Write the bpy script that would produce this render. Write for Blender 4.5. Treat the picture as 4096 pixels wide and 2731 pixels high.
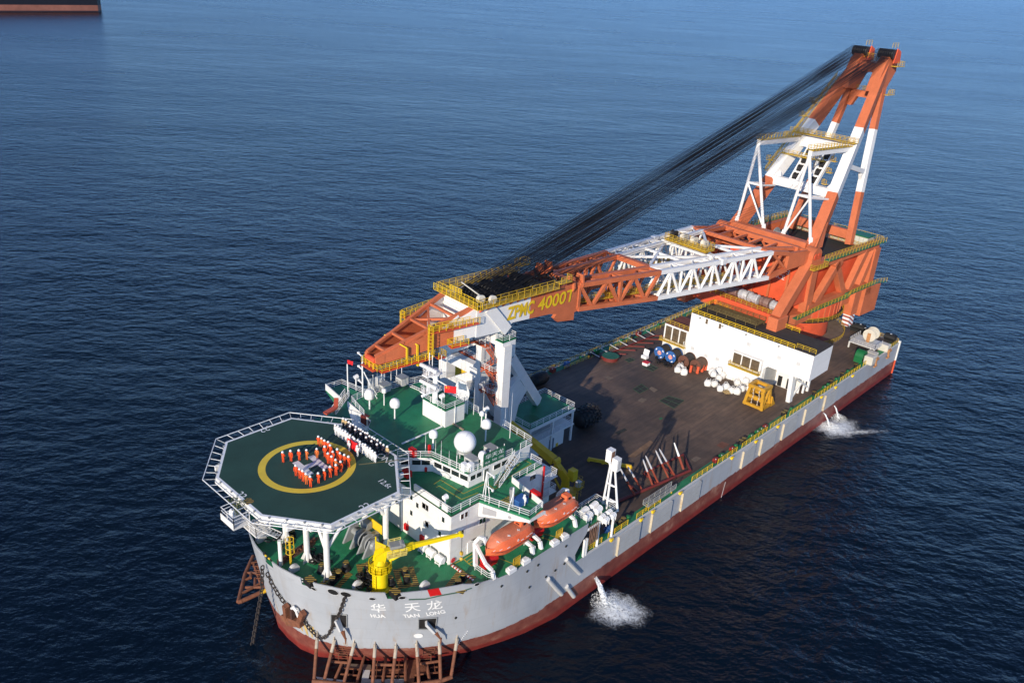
import bpy, bmesh, math, random
from mathutils import Vector, Matrix
random.seed(7)
R = math.radians
for o in list(bpy.data.objects): bpy.data.objects.remove(o)
scene = bpy.context.scene
COL = scene.collection

# ------------------------------------------------------------------ camera
CP = Vector((-42.9, -86.1, 93.1)); YAW, PITCH, ROLL, FPX = 0.7429773, 0.42296488, 0.06489577, 3339.9
W0, H0 = 4096., 2731.
fw = Vector((math.cos(YAW)*math.cos(PITCH), math.sin(YAW)*math.cos(PITCH), -math.sin(PITCH)))
r0 = fw.cross(Vector((0,0,1))).normalized(); u0 = r0.cross(fw)
rt = r0*math.cos(ROLL)+u0*math.sin(ROLL); up = -r0*math.sin(ROLL)+u0*math.cos(ROLL)
cam = bpy.data.cameras.new('camera'); camo = bpy.data.objects.new('camera', cam); COL.objects.link(camo)
M = Matrix((rt, up, -fw)).transposed().to_4x4(); M.translation = CP
camo.matrix_world = M
cam.sensor_width = 36; cam.lens = FPX/W0*36; cam.clip_start = 1; cam.clip_end = 200000
scene.camera = camo

# ------------------------------------------------------------------ light
SUN_EL, SUN_AZ = R(19), math.atan2(-0.345, -0.94)      # direction towards the sun, from the bow
world = bpy.data.worlds.new('World'); scene.world = world; world.use_nodes = True
nt = world.node_tree; nt.nodes.clear()
sky = nt.nodes.new('ShaderNodeTexSky'); sky.sky_type = 'NISHITA'; sky.sun_disc = False
sky.sun_elevation = SUN_EL; sky.sun_rotation = math.pi/2-SUN_AZ
sky.air_density = 0.62; sky.dust_density = 0.15; sky.ozone_density = 5.5
bg = nt.nodes.new('ShaderNodeBackground'); bg.inputs[1].default_value = 0.145
wo = nt.nodes.new('ShaderNodeOutputWorld')
nt.links.new(sky.outputs[0], bg.inputs[0]); nt.links.new(bg.outputs[0], wo.inputs[0])
sl = bpy.data.lights.new('sun', 'SUN'); sl.energy = 3.7; sl.angle = R(0.53); sl.color = (1, .88, .72)
so = bpy.data.objects.new('sun', sl); COL.objects.link(so)
sd = Vector((math.cos(SUN_AZ)*math.cos(SUN_EL), math.sin(SUN_AZ)*math.cos(SUN_EL), math.sin(SUN_EL)))
so.rotation_euler = sd.to_track_quat('Z', 'Y').to_euler(); so.location = (-60, -20, 120)
vs = scene.view_settings; vs.view_transform = 'Standard'; vs.look = 'None'; vs.exposure = 0.5; vs.gamma = 1

# ------------------------------------------------------------------ photo pixels -> rays
CROP = {0:(0,0,1.74150),1:(750,1550,.446429),2:(900,2050,.434405),3:(1300,1350,.446429),4:(1650,1650,.446429),5:(1400,1000,.446429),
 6:(2200,850,.446429),7:(2700,100,.446429),8:(2650,750,.446429),9:(2550,1150,.467687),10:(2050,1250,.510204),11:(2200,2200,.595238),
 'z1':(1120,1700,.15947),'z4':(1180,1600,.22965),'tw':(1700,1150,.38274),'jb':(1400,1080,.26786),'td':(1300,1380,.26786),'bm':(2050,950,.29762),
 'bw':(900,1950,.35088),'rk':(1200,2500,.29762),'st':(3350,1250,.17222),'mp':(2080,1750,.26361),'fd':(1120,2080,.20408),'fs':(1480,2050,.22318),'hs':(2150,1950,.2551)}
def P(k, a, b, x=None, y=None, z=None):
    """point where the ray through a photo pixel meets the plane x=, y= or z="""
    X0, Y0, s = CROP[k]; u, v = X0+a*s, Y0+b*s
    d = fw*FPX+rt*(u-W0/2)-up*(v-H0/2)
    t = (x-CP.x)/d.x if x is not None else (y-CP.y)/d.y if y is not None else (z-CP.z)/d.z
    return CP+d*t

# ------------------------------------------------------------------ materials
MATS = {}
def mat(name, col, rough=.5, var=.12, metal=0., scale=.6, rust=0., rustcol=(.16,.055,.02), bump=0., spec=.4, streak=False, fine=0., seam=0.):
    if name in MATS: return MATS[name]
    m = bpy.data.materials.new(name); m.use_nodes = True; t = m.node_tree; n = t.nodes; l = t.links
    p = n['Principled BSDF']; p.inputs['Roughness'].default_value = rough; p.inputs['Metallic'].default_value = metal
    p.inputs['Specular IOR Level'].default_value = spec
    tc = n.new('ShaderNodeTexCoord')
    nz = n.new('ShaderNodeTexNoise'); nz.inputs['Scale'].default_value = scale; nz.inputs['Detail'].default_value = 6; nz.inputs['Roughness'].default_value = .65
    l.new(tc.outputs['Object'], nz.inputs['Vector'])
    cr = n.new('ShaderNodeValToRGB'); e = cr.color_ramp.elements
    e[0].position = .3; e[0].color = (*[c*(1-var) for c in col], 1); e[1].position = .72; e[1].color = (*[min(1, c*(1+var*.8)) for c in col], 1)
    l.new(nz.outputs[0], cr.inputs[0]); out = cr.outputs[0]
    if fine:
        nf = n.new('ShaderNodeTexNoise'); nf.inputs['Scale'].default_value = 9; nf.inputs['Detail'].default_value = 3
        l.new(tc.outputs['Object'], nf.inputs['Vector'])
        mr = n.new('ShaderNodeMapRange'); mr.inputs[1].default_value = .3; mr.inputs[2].default_value = .7; mr.inputs[3].default_value = 1-fine; mr.inputs[4].default_value = 1+fine
        l.new(nf.outputs[0], mr.inputs[0])
        mm = n.new('ShaderNodeMix'); mm.data_type = 'RGBA'; mm.blend_type = 'MULTIPLY'; mm.inputs[0].default_value = 1
        l.new(out, mm.inputs[6]); l.new(mr.outputs[0], mm.inputs[7]); out = mm.outputs[2]
    if seam:
        sp = n.new('ShaderNodeSeparateXYZ'); l.new(tc.outputs['Object'], sp.inputs[0]); sa = n.new('ShaderNodeMath'); sa.operation = 'ADD'; l.new(sp.outputs[0], sa.inputs[0]); l.new(sp.outputs[1], sa.inputs[1])
        cb = n.new('ShaderNodeCombineXYZ'); l.new(sa.outputs[0], cb.inputs[0]); l.new(sp.outputs[2], cb.inputs[1])
        bk = n.new('ShaderNodeTexBrick'); bk.inputs['Scale'].default_value = 1; bk.inputs['Brick Width'].default_value = 4.2; bk.inputs['Row Height'].default_value = 1.9; bk.inputs['Mortar Size'].default_value = .05; bk.inputs['Mortar Smooth'].default_value = .8
        bk.inputs['Color1'].default_value = (1,1,1,1); bk.inputs['Color2'].default_value = (1-seam*.35,)*3+(1,); bk.inputs['Mortar'].default_value = (1-seam,)*3+(1,); l.new(cb.outputs[0], bk.inputs['Vector'])
        mm = n.new('ShaderNodeMix'); mm.data_type = 'RGBA'; mm.blend_type = 'MULTIPLY'; mm.inputs[0].default_value = 1; l.new(out, mm.inputs[6]); l.new(bk.outputs[0], mm.inputs[7]); out = mm.outputs[2]
    if rust:
        n2 = n.new('ShaderNodeTexNoise'); n2.inputs['Scale'].default_value = .9; n2.inputs['Detail'].default_value = 9; n2.inputs['Roughness'].default_value = .72
        if streak:
            mp = n.new('ShaderNodeMapping'); mp.inputs['Scale'].default_value = (1.6, 1.6, .13); l.new(tc.outputs['Object'], mp.inputs[0]); l.new(mp.outputs[0], n2.inputs['Vector'])
        else: l.new(tc.outputs['Object'], n2.inputs['Vector'])
        c2 = n.new('ShaderNodeValToRGB'); c2.color_ramp.elements[0].position = .68-rust*.35; c2.color_ramp.elements[1].position = .80-rust*.25
        l.new(n2.outputs[0], c2.inputs[0])
        mx = n.new('ShaderNodeMix'); mx.data_type = 'RGBA'; mx.inputs[7].default_value = (*rustcol, 1)
        l.new(c2.outputs[0], mx.inputs[0]); l.new(out, mx.inputs[6]); out = mx.outputs[2]
    l.new(out, p.inputs['Base Color'])
    if bump:
        bp = n.new('ShaderNodeBump'); bp.inputs['Strength'].default_value = bump; bp.inputs['Distance'].default_value = .03
        n3 = n.new('ShaderNodeTexNoise'); n3.inputs['Scale'].default_value = 4; n3.inputs['Detail'].default_value = 5
        l.new(tc.outputs['Object'], n3.inputs['Vector']); l.new(n3.outputs[0], bp.inputs['Height']); l.new(bp.outputs[0], p.inputs['Normal'])
    MATS[name] = m
    return m
WHITE = mat('white_paint', (.76,.75,.72), .5, .07, rust=.2, rustcol=(.50,.43,.35), streak=True, seam=.14)
WHITE2 = mat('white_gloss', (.82,.82,.80), .35, .03)
GREYW = mat('pale_grey_paint', (.55,.55,.54), .5, .08)
GREEN = mat('green_deck_paint', (.018,.19,.080), .55, .28, scale=.35, fine=.2, rust=.10, rustcol=(.06,.13,.07))
DGREEN = mat('dark_green_deck', (.021,.060,.043), .8, .2, scale=.25, fine=.25)
ORANGE = mat('red_oxide_paint', (.53,.142,.058), .6, .16, scale=.35, rust=.22, rustcol=(.30,.085,.045), streak=True, fine=.14)
RED = mat('red_lead_paint', (.64,.095,.036), .55, .15, scale=.4, rust=.15, rustcol=(.36,.07,.03), streak=True, fine=.1)
BRED = mat('bright_red_paint', (.55,.012,.014), .5, .06)
DRED = mat('dark_red_paint', (.16,.025,.02), .6, .2)
YEL = mat('yellow_paint', (.75,.50,.02), .45, .10)
YELR = mat('golden_yellow_paint', (.58,.37,.03), .5, .2)
AMBER = mat('amber_paint', (.72,.46,.03), .5, .15, rust=.1, rustcol=(.2,.11,.02))
BRIGHTY = mat('crane_yellow_paint', (.80,.60,.008), .4, .06)
BLACK = mat('black_rubber', (.012,.012,.013), .6, .3)
GREASE = mat('greasy_steel', (.025,.023,.022), .45, .5, scale=1.5)
ROPE = mat('black_wire_rope', (.010,.010,.011), .5, .2)
STEEL = mat('grey_machinery_paint', (.27,.28,.28), .45, .15)
RUST = mat('rusty_steel', (.20,.075,.038), .8, .4, scale=1.2, rust=.35, rustcol=(.10,.055,.045), bump=.5)
RUSTL = mat('faded_pipe_paint', (.42,.36,.28), .7, .2, rust=.35, rustcol=(.22,.09,.05))
CHAIN = mat('dark_chain_steel', (.055,.045,.04), .6, .3)
GLASS = mat('dark_window_glass', (.02,.025,.028), .08, .1, spec=.8)
BROWNG = mat('brown_blind_glass', (.13,.095,.06), .25, .35, scale=.8, spec=.6)
SKIN = mat('skin', (.42,.25,.17), .6, .05)
BOOT = mat('dark_boots', (.03,.022,.02), .6, .1)
SUIT = mat('orange_coverall', (.72,.075,.012), .75, .15, scale=3)
SUIT2 = mat('faded_orange_coverall', (.62,.15,.03), .75, .15, scale=3)
NAVY = mat('navy_uniform', (.012,.014,.032), .8, .2, scale=3)
WSUIT = mat('white_uniform', (.80,.80,.78), .7, .05)
TAN = mat('tan_jacket', (.55,.40,.20), .8, .1)
LBOAT = mat('lifeboat_orange', (.80,.155,.055), .45, .10, scale=.8, fine=.1)
LBOATT = mat('lifeboat_faded_roof', (.64,.19,.10), .65, .16, scale=.8, fine=.1)
BLUE = mat('blue_paint', (.03,.11,.32), .5, .15)
BAG = mat('white_woven_bag', (.72,.71,.68), .8, .08, bump=.6)
VGREEN = mat('vivid_green_paint', (.008,.13,.04), .5, .2)
FLAGR = mat('flag_red', (.62,.01,.015), .7, .05)
FLAGY = mat('flag_yellow', (.85,.62,.03), .7, .02)
FOIL = mat('grey_plastic_wrap', (.42,.42,.43), .3, .3, scale=2, bump=.8)
CONC = mat('brown_deck_patch', (.16,.12,.09), .85, .25, scale=.8)
DARKP = mat('dark_grating', (.028,.030,.026), .8, .3, scale=2)
DRUMB = mat('cable_black', (.028,.026,.025), .6, .3, scale=2)
BROWN = mat('brown_flange', (.13,.055,.035), .7, .2)

def striped(name, c1, c2, freq, d=(1,1,0), rough=.6):
    m = bpy.data.materials.new(name); m.use_nodes = True; t = m.node_tree; n = t.nodes; l = t.links; p = n['Principled BSDF']; p.inputs['Roughness'].default_value = rough
    tc = n.new('ShaderNodeTexCoord'); dt = n.new('ShaderNodeVectorMath'); dt.operation = 'DOT_PRODUCT'; dt.inputs[1].default_value = Vector(d).normalized()*freq
    l.new(tc.outputs['Object'], dt.inputs[0])
    fr = n.new('ShaderNodeMath'); fr.operation = 'FRACT'; l.new(dt.outputs['Value'], fr.inputs[0])
    gt = n.new('ShaderNodeMath'); gt.operation = 'GREATER_THAN'; gt.inputs[1].default_value = .5; l.new(fr.outputs[0], gt.inputs[0])
    mx = n.new('ShaderNodeMix'); mx.data_type = 'RGBA'; mx.inputs[6].default_value = (*c1,1); mx.inputs[7].default_value = (*c2,1)
    l.new(gt.outputs[0], mx.inputs[0]); l.new(mx.outputs[2], p.inputs['Base Color']); return m
HAZARD = striped('black_yellow_stripes', (.02,.019,.016), (.38,.25,.045), 2.6)
REDWHITE = striped('red_white_stripes', (.45,.03,.02), (.78,.77,.75), 2.0, (0,1,0))
LEGSTRIPE = striped('white_red_diagonal_stripes', (.8,.8,.8), (.30,.07,.05), 1.1, (.6,0,1))

# ------------------------------------------------------------------ mesh helpers
OFF = {}
class MB:
    def __init__(s): s.v = []; s.f = []; s.mi = []; s.cur = 0
    def add(s, vs, fs):
        b = len(s.v); s.v += [tuple(x) for x in vs]; s.f += [tuple(i+b for i in q) for q in fs]; s.mi += [s.cur]*len(fs); return s
    def box(s, c, d, rz=0, m=None):
        q = [Vector((x*d[0]/2, y*d[1]/2, z*d[2]/2)) for x in (-1,1) for y in (-1,1) for z in (-1,1)]
        r = m if m else Matrix.Rotation(rz, 3, 'Z')
        return s.add([r@p+Vector(c) for p in q], [(0,1,3,2),(4,6,7,5),(0,4,5,1),(2,3,7,6),(0,2,6,4),(1,5,7,3)])
    def bb(s, x0, x1, y0, y1, z0, z1):
        return s.box(((x0+x1)/2,(y0+y1)/2,(z0+z1)/2), (abs(x1-x0),abs(y1-y0),abs(z1-z0)))
    def beam(s, p, q, w=.3, h=None, w2=None, h2=None):
        """box-section member from p to q, w horizontal, h the other way; may taper"""
        p, q = Vector(p), Vector(q); h = h or w; w2 = w2 or w; h2 = h2 or h
        a = (q-p).normalized(); ref = Vector((0,0,1)) if abs(a.z) < .95 else Vector((1,0,0))
        sx = a.cross(ref).normalized(); sy = sx.cross(a)
        vs = [p+sx*i*w/2+sy*j*h/2 for i,j in ((-1,-1),(1,-1),(1,1),(-1,1))]+[q+sx*i*w2/2+sy*j*h2/2 for i,j in ((-1,-1),(1,-1),(1,1),(-1,1))]
        return s.add(vs, [(3,2,1,0),(4,5,6,7),(0,1,5,4),(1,2,6,5),(2,3,7,6),(3,0,4,7)])
    def tube(s, p, q, r=.1, n=8, r2=None, cap=True):
        p, q = Vector(p), Vector(q); r2 = r if r2 is None else r2
        a = (q-p).normalized(); ref = Vector((0,0,1)) if abs(a.z) < .95 else Vector((1,0,0))
        sx = a.cross(ref).normalized(); sy = sx.cross(a)
        cs = [(math.cos(2*math.pi*i/n), math.sin(2*math.pi*i/n)) for i in range(n)]
        vs = [p+(sx*x+sy*y)*r for x,y in cs]+[q+(sx*x+sy*y)*r2 for x,y in cs]
        fs = [(i,(i+1)%n,n+(i+1)%n,n+i) for i in range(n)]
        if cap: fs += [tuple(range(n-1,-1,-1)), tuple(range(n,2*n))]
        return s.add(vs, fs)
    def path(s, pts, r=.05, n=6):
        for a, b in zip(pts, pts[1:]): s.tube(a, b, r, n)
        return s
    def lathe(s, prof, c=(0,0,0), n=24, axis='z', a0=0, a1=2*math.pi):
        full = abs(a1-a0-2*math.pi) < 1e-6; k = n if full else n+1; m = len(prof); vs = []
        for i in range(k):
            a = a0+(a1-a0)*i/n
            for r, h in prof:
                x, y = r*math.cos(a), r*math.sin(a)
                p = (x,y,h) if axis == 'z' else (h,x,y) if axis == 'x' else (y,h,x)
                vs.append(Vector(p)+Vector(c))
        fs = []
        for i in range(n):
            j = (i+1) % k
            for q in range(m-1): fs.append((i*m+q, j*m+q, j*m+q+1, i*m+q+1))
        return s.add(vs, fs)
    def prism(s, poly, z0, z1):
        n = len(poly)
        if sum(poly[i][0]*poly[(i+1)%n][1]-poly[(i+1)%n][0]*poly[i][1] for i in range(n)) < 0: poly = poly[::-1]
        return s.add([(x,y,z0) for x,y in poly]+[(x,y,z1) for x,y in poly], [tuple(range(n-1,-1,-1)), tuple(range(n,2*n))]+[(i,(i+1)%n,n+(i+1)%n,n+i) for i in range(n)])
    def plate(s, pts, th):
        """flat polygon in any plane, thickened by th along its normal (both ways)"""
        pts = [Vector(p) for p in pts]; n = len(pts); nm = Vector((0,0,0))
        for i in range(n): nm += pts[i].cross(pts[(i+1)%n])
        nm.normalize(); k = nm*th/2
        return s.add([p-k for p in pts]+[p+k for p in pts], [tuple(range(n-1,-1,-1)), tuple(range(n,2*n))]+[(i,(i+1)%n,n+(i+1)%n,n+i) for i in range(n)])
    def rail(s, pts, h=1.1, r=.035, sp=1.6, closed=False, bars=(.36,.7,1.0)):
        pts = [Vector(p) for p in pts]; r = r*.74 if r >= .045 else r
        if closed: pts = pts+[pts[0]]
        for a, b in zip(pts, pts[1:]):
            L = (b-a).length; n = max(1, round(L/sp))
            for k in bars: s.beam(a+Vector((0,0,h*k)), b+Vector((0,0,h*k)), r*2, r*2 if k == 1. else r*1.4)
            for i in range(n+1): s.beam(a.lerp(b, i/n), a.lerp(b, i/n)+Vector((0,0,h)), r*2)
        return s
    def ladder(s, p, q, w=.6, r=.04, side=None, rung=.4):
        p, q = Vector(p), Vector(q); a = (q-p).normalized(); sd_ = Vector(side).normalized() if side else a.cross(Vector((0,0,1))).normalized()
        for k in (-1,1): s.beam(p+sd_*k*w/2, q+sd_*k*w/2, r*2)
        n = max(2, int((q-p).length/rung))
        for i in range(n+1): s.beam(p.lerp(q,i/n)-sd_*w/2, p.lerp(q,i/n)+sd_*w/2, r*1.4)
        return s
    def build(s, name, m, parent=None, smooth=False, label=None, kind=None, bevel=0):
        off = OFF.get(parent.name, Vector((0,0,0))) if parent else Vector((0,0,0))
        me = bpy.data.meshes.new(name); me.from_pydata([Vector(v)-off for v in s.v], [], s.f)
        for x in (m if isinstance(m, (list,tuple)) else [m]): me.materials.append(x)
        if isinstance(m, (list,tuple)): me.polygons.foreach_set('material_index', s.mi)
        bm = bmesh.new(); bm.from_mesh(me); bmesh.ops.recalc_face_normals(bm, faces=bm.faces)
        if bevel: bmesh.ops.bevel(bm, geom=bm.edges[:], offset=bevel, segments=1, affect='EDGES')
        bm.to_mesh(me); bm.free()
        if smooth:
            me.polygons.foreach_set('use_smooth', [True]*len(me.polygons))
            try: me.set_sharp_from_angle(angle=R(40))
            except Exception: pass
        o = bpy.data.objects.new(name, me); COL.objects.link(o)
        if parent: o.parent = parent
        OFF[o.name] = off.copy()
        if label: o['label'] = label
        if kind: o['kind'] = kind
        return o
def tag(o, label, cat, group=None, kind=None):
    o['label'] = label; o['category'] = cat
    if group: o['group'] = group
    if kind: o['kind'] = kind
    return o
def thing(name, label, cat, loc=(0,0,0), group=None, rz=0):
    o = bpy.data.objects.new(name, None); o.empty_display_size = .5; COL.objects.link(o)
    o.location = loc; o.rotation_euler = (0,0,rz); OFF[o.name] = Vector(loc) if not rz else Vector(loc)
    return tag(o, label, cat, group)
KIDS = {}
def dup(root, loc, rz=0, label=None, group=None, scale=None):
    r = root.copy(); COL.objects.link(r); r.location = loc; r.rotation_euler = (0,0,rz)
    if scale: r.scale = (scale,)*3
    if label: r['label'] = label
    if group: r['group'] = group
    for ch in [o for o in ALL(root)]:
        c = ch.copy(); COL.objects.link(c); c.parent = r
        for g in [o for o in ALL(ch)]:
            d = g.copy(); COL.objects.link(d); d.parent = c
    return r
def ALL(o): return [x for x in bpy.data.objects if x.parent == o]
FONTCACHE = {}
def text_mesh(txt, size=1., extrude=0., shear=0., bold=0.):
    cu = bpy.data.curves.new('t', 'FONT'); cu.body = txt; cu.size = size; cu.extrude = extrude; cu.shear = shear; cu.offset = bold; cu.resolution_u = 3
    cu.align_x = 'CENTER'; cu.align_y = 'CENTER'
    o = bpy.data.objects.new('t', cu); COL.objects.link(o)
    dg = bpy.context.evaluated_depsgraph_get(); me = bpy.data.meshes.new_from_object(o.evaluated_get(dg))
    vs = [v.co.copy() for v in me.vertices]; fs = [tuple(p.vertices) for p in me.polygons]
    bpy.data.objects.remove(o); bpy.data.curves.remove(cu); bpy.data.meshes.remove(me)
    return vs, fs
def text(name, txt, h, c, xd, yd, m, parent, ext=.02, shear=0., bold=0., wfit=None):
    """flat letters of cap height about h centred at c, reading along xd with yd up"""
    vs, fs = text_mesh(txt, 1, 0, shear, bold)
    if not vs: return None
    y0 = min(v.y for v in vs); y1 = max(v.y for v in vs); x0 = min(v.x for v in vs); x1 = max(v.x for v in vs)
    s_ = h/(y1-y0); sx = (wfit/(x1-x0)) if wfit else s_
    xd, yd = Vector(xd).normalized(), Vector(yd).normalized(); nm = xd.cross(yd).normalized(); c = Vector(c)
    mb = MB(); mb.add([c+xd*(v.x-(x0+x1)/2)*sx+yd*(v.y-(y0+y1)/2)*s_+nm*ext for v in vs], fs)
    return mb.build(name, m, parent)
# ================================================================== SEA
def water_material():
    m = bpy.data.materials.new('sea_water'); m.use_nodes = True; t = m.node_tree; n = t.nodes; l = t.links; p = n['Principled BSDF']
    p.inputs['Base Color'].default_value = (.0012,.0048,.011,1); p.inputs['Roughness'].default_value = .24; p.inputs['IOR'].default_value = 1.33; p.inputs['Specular IOR Level'].default_value = .42
    tc = n.new('ShaderNodeTexCoord')
    def noise(size, ang, stretch, det, rough=.55, dist=.3):
        mp = n.new('ShaderNodeMapping'); mp.vector_type = 'TEXTURE'; mp.inputs['Rotation'].default_value = (0,0,R(ang)); mp.inputs['Scale'].default_value = (size*stretch, size, size)
        z = n.new('ShaderNodeTexNoise'); z.inputs['Scale'].default_value = 1; z.inputs['Detail'].default_value = det; z.inputs['Roughness'].default_value = rough; z.inputs['Distortion'].default_value = dist
        l.new(tc.outputs['Object'], mp.inputs[0]); l.new(mp.outputs[0], z.inputs['Vector']); return z.outputs[0]
    def mul(x, k):
        q = n.new('ShaderNodeMath'); q.operation = 'MULTIPLY'; q.inputs[1].default_value = k; l.new(x, q.inputs[0]); return q.outputs[0]
    def addn(x, y):
        q = n.new('ShaderNodeMath'); q.operation = 'ADD'; l.new(x, q.inputs[0]); l.new(y, q.inputs[1]); return q.outputs[0]
    h = mul(noise(44,-30,1.8,2), 1.4)
    for size, ang, st, det, k in ((10,-58,2.0,3,.9),(4.2,-36,1.8,3,.72),(1.9,-62,1.6,4,.46),(.75,-35,1.5,3,.16)): h = addn(h, mul(noise(size,ang,st,det), k))
    bp = n.new('ShaderNodeBump'); bp.inputs['Strength'].default_value = 1; bp.inputs['Distance'].default_value = 1.
    l.new(h, bp.inputs['Height']); l.new(bp.outputs[0], p.inputs['Normal'])
    def rng(x, lo, hi, a, b):
        q = n.new('ShaderNodeMapRange'); q.inputs[1].default_value = lo; q.inputs[2].default_value = hi; q.inputs[3].default_value = a; q.inputs[4].default_value = b; l.new(x, q.inputs[0]); return q.outputs[0]
    patch = noise(150, -35, 2.6, 4, .6, .8); l.new(rng(patch, .35, .65, .94, 1.0), bp.inputs['Strength']); l.new(rng(noise(90, -50, 3., 3, .6, .6), .35, .65, .245, .275), p.inputs['Roughness'])
    return m
SEA = water_material()
mb = MB(); S = 60000
mb.add([(-S,-S,0),(S,-S,0),(S,S,0),(-S,S,0)], [(0,1,2,3)])
sea = mb.build('sea', SEA); sea['kind'] = 'structure'

# ================================================================== HULL
DECK, FC, BWK = 8.9, 15.2, 16.4
YT = [0,3,6,9,12,15,18,20,22,23,24]
XT = {16.4:[3.4,3.6,4.3,5.4,7.2,9.4,12.6,15.6,19.3,21.6,27.], 4.:[5.5,5.7,6.4,8.,10.2,13.4,16.9,20.2,24.8,28.,34.],
      0.:[6.,6.2,7.3,9.8,12.7,15.9,20.5,24.,29.5,33.,39.], -4.:[8.,8.3,9.5,12.5,16.,20.,25.,29.,34.5,38.,44.]}
def lerp_tab(xs, ys, x):
    for i in range(len(xs)-1):
        if x <= xs[i+1]: return ys[i]+(ys[i+1]-ys[i])*(x-xs[i])/(xs[i+1]-xs[i])
    return ys[-1]
def hull_x(y, z):
    """fore end of the hull at half breadth |y| and height z"""
    zs = sorted(XT); z = max(min(z, zs[-1]), zs[0])
    for a, b in zip(zs, zs[1:]):
        if z <= b: return lerp_tab(YT, XT[a], abs(y))*(b-z)/(b-a)+lerp_tab(YT, XT[b], abs(y))*(z-a)/(b-a)
YS = [0,1.5,3,4.5,6,7.5,9,10.5,12,13.5,15,16.5,18,19,20,21,22,22.5,23,23.5,23.8,24]
def outline(z, inset=0.):
    """half outline on the port side (y<0), bow to shoulder"""
    pts = []
    for i, y in enumerate(YS):
        pts.append(Vector((hull_x(y, z), -y, z)))
    if inset:
        o = []
        for i, p in enumerate(pts):
            a = pts[max(0,i-1)]; b = pts[min(len(pts)-1,i+1)]; t = (b-a).normalized(); nrm = Vector((-t.y, t.x, 0))
            if nrm.x < 0 and i == 0: nrm = Vector((1,0,0))
            if i == 0: nrm = Vector((1,0,0))
            elif nrm.y < 0: nrm = -nrm
            o.append(p+nrm*inset)
        pts = o
    return pts
def hull_mat():
    m = bpy.data.materials.new('hull_paint'); m.use_nodes = True; t = m.node_tree; n = t.nodes; l = t.links; p = n['Principled BSDF']; p.inputs['Roughness'].default_value = .5
    tc = n.new('ShaderNodeTexCoord'); sx = n.new('ShaderNodeSeparateXYZ'); l.new(tc.outputs['Object'], sx.inputs[0])
    def noise(sc, det, vec=(1,1,1), rough=.6):
        mp = n.new('ShaderNodeMapping'); mp.inputs['Scale'].default_value = vec; l.new(tc.outputs['Object'], mp.inputs[0])
        z = n.new('ShaderNodeTexNoise'); z.inputs['Scale'].default_value = sc; z.inputs['Detail'].default_value = det; z.inputs['Roughness'].default_value = rough; l.new(mp.outputs[0], z.inputs['Vector']); return z.outputs[0]
    def ramp(x, stops):
        r = n.new('ShaderNodeValToRGB'); e = r.color_ramp.elements
        while len(e) < len(stops): e.new(.5)
        for k, (ps, c) in enumerate(stops): e[k].position = ps; e[k].color = (*c,1)
        l.new(x, r.inputs[0]); return r.outputs[0]
    def mix(f, a, b):
        q = n.new('ShaderNodeMix'); q.data_type = 'RGBA'
        for i, v in ((0,f),(6,a),(7,b)):
            if hasattr(v, 'is_linked'): l.new(v, q.inputs[i])
            else: q.inputs[i].default_value = v if i == 0 else (*v,1)
        return q.outputs[2]
    grey = ramp(noise(.12, 6), [(.3,(.345,.37,.40)),(.7,(.425,.445,.47))])
    dirt = ramp(noise(1., 7, (.5,.5,.06), .7), [(.52,(0,0,0)),(.74,(.5,.5,.5))])
    grey = mix(dirt, grey, (.30,.27,.24))
    cb = n.new('ShaderNodeCombineXYZ'); l.new(sx.outputs[0], cb.inputs[0]); l.new(sx.outputs[2], cb.inputs[1])
    bk = n.new('ShaderNodeTexBrick'); bk.inputs['Scale'].default_value = 1; bk.inputs['Brick Width'].default_value = 7.5; bk.inputs['Row Height'].default_value = 2.1; bk.inputs['Mortar Size'].default_value = .035; bk.inputs['Mortar Smooth'].default_value = .6
    bk.inputs['Color1'].default_value = (1,1,1,1); bk.inputs['Color2'].default_value = (.965,.965,.97,1); bk.inputs['Mortar'].default_value = (.85,.85,.85,1); l.new(cb.outputs[0], bk.inputs['Vector'])
    def mulc(a, b):
        x = n.new('ShaderNodeMix'); x.data_type = 'RGBA'; x.blend_type = 'MULTIPLY'; x.inputs[0].default_value = 1; l.new(a, x.inputs[6]); l.new(b, x.inputs[7]); return x.outputs[2]
    grey = mulc(grey, bk.outputs[0])
    scuff = ramp(noise(.6, 9, (1,1,.35), .78), [(.60,(0,0,0)),(.70,(.45,.45,.45))]); grey = mix(scuff, grey, (.33,.30,.27))
    # plate seams across the shell
    rust = ramp(noise(1., 8, (.8,.8,.05), .72), [(.58,(0,0,0)),(.70,(.85,.85,.85))])
    bz = n.new('ShaderNodeMapRange'); bz.inputs[1].default_value = 15; bz.inputs[2].default_value = 5; l.new(sx.outputs[2], bz.inputs[0])
    rm = n.new('ShaderNodeMath'); rm.operation = 'MULTIPLY'; l.new(rust, rm.inputs[0]); l.new(bz.outputs[0], rm.inputs[1])
    grey = mix(rm.outputs[0], grey, (.34,.20,.08))
    red = ramp(noise(.35, 8, (1,1,1), .7), [(.25,(.085,.034,.027)),(.43,(.18,.048,.036)),(.57,(.24,.08,.056)),(.72,(.38,.20,.14))])
    redlo = ramp(noise(.5, 6), [(.3,(.15,.018,.015)),(.7,(.25,.032,.024))])
    # lower strake is fresher red
    lo = n.new('ShaderNodeMapRange'); lo.inputs[1].default_value = 1.7; lo.inputs[2].default_value = .9; l.new(sx.outputs[2], lo.inputs[0])
    red = mix(lo.outputs[0], red, redlo)
    wv = noise(.8, 5); ad = n.new('ShaderNodeMath'); ad.operation = 'MULTIPLY_ADD'; ad.inputs[1].default_value = .9; l.new(wv, ad.inputs[0]); l.new(sx.outputs[2], ad.inputs[2])
    gt = n.new('ShaderNodeMath'); gt.operation = 'GREATER_THAN'; gt.inputs[1].default_value = 4.45; l.new(ad.outputs[0], gt.inputs[0])
    l.new(mix(gt.outputs[0], red, grey), p.inputs['Base Color'])
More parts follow.
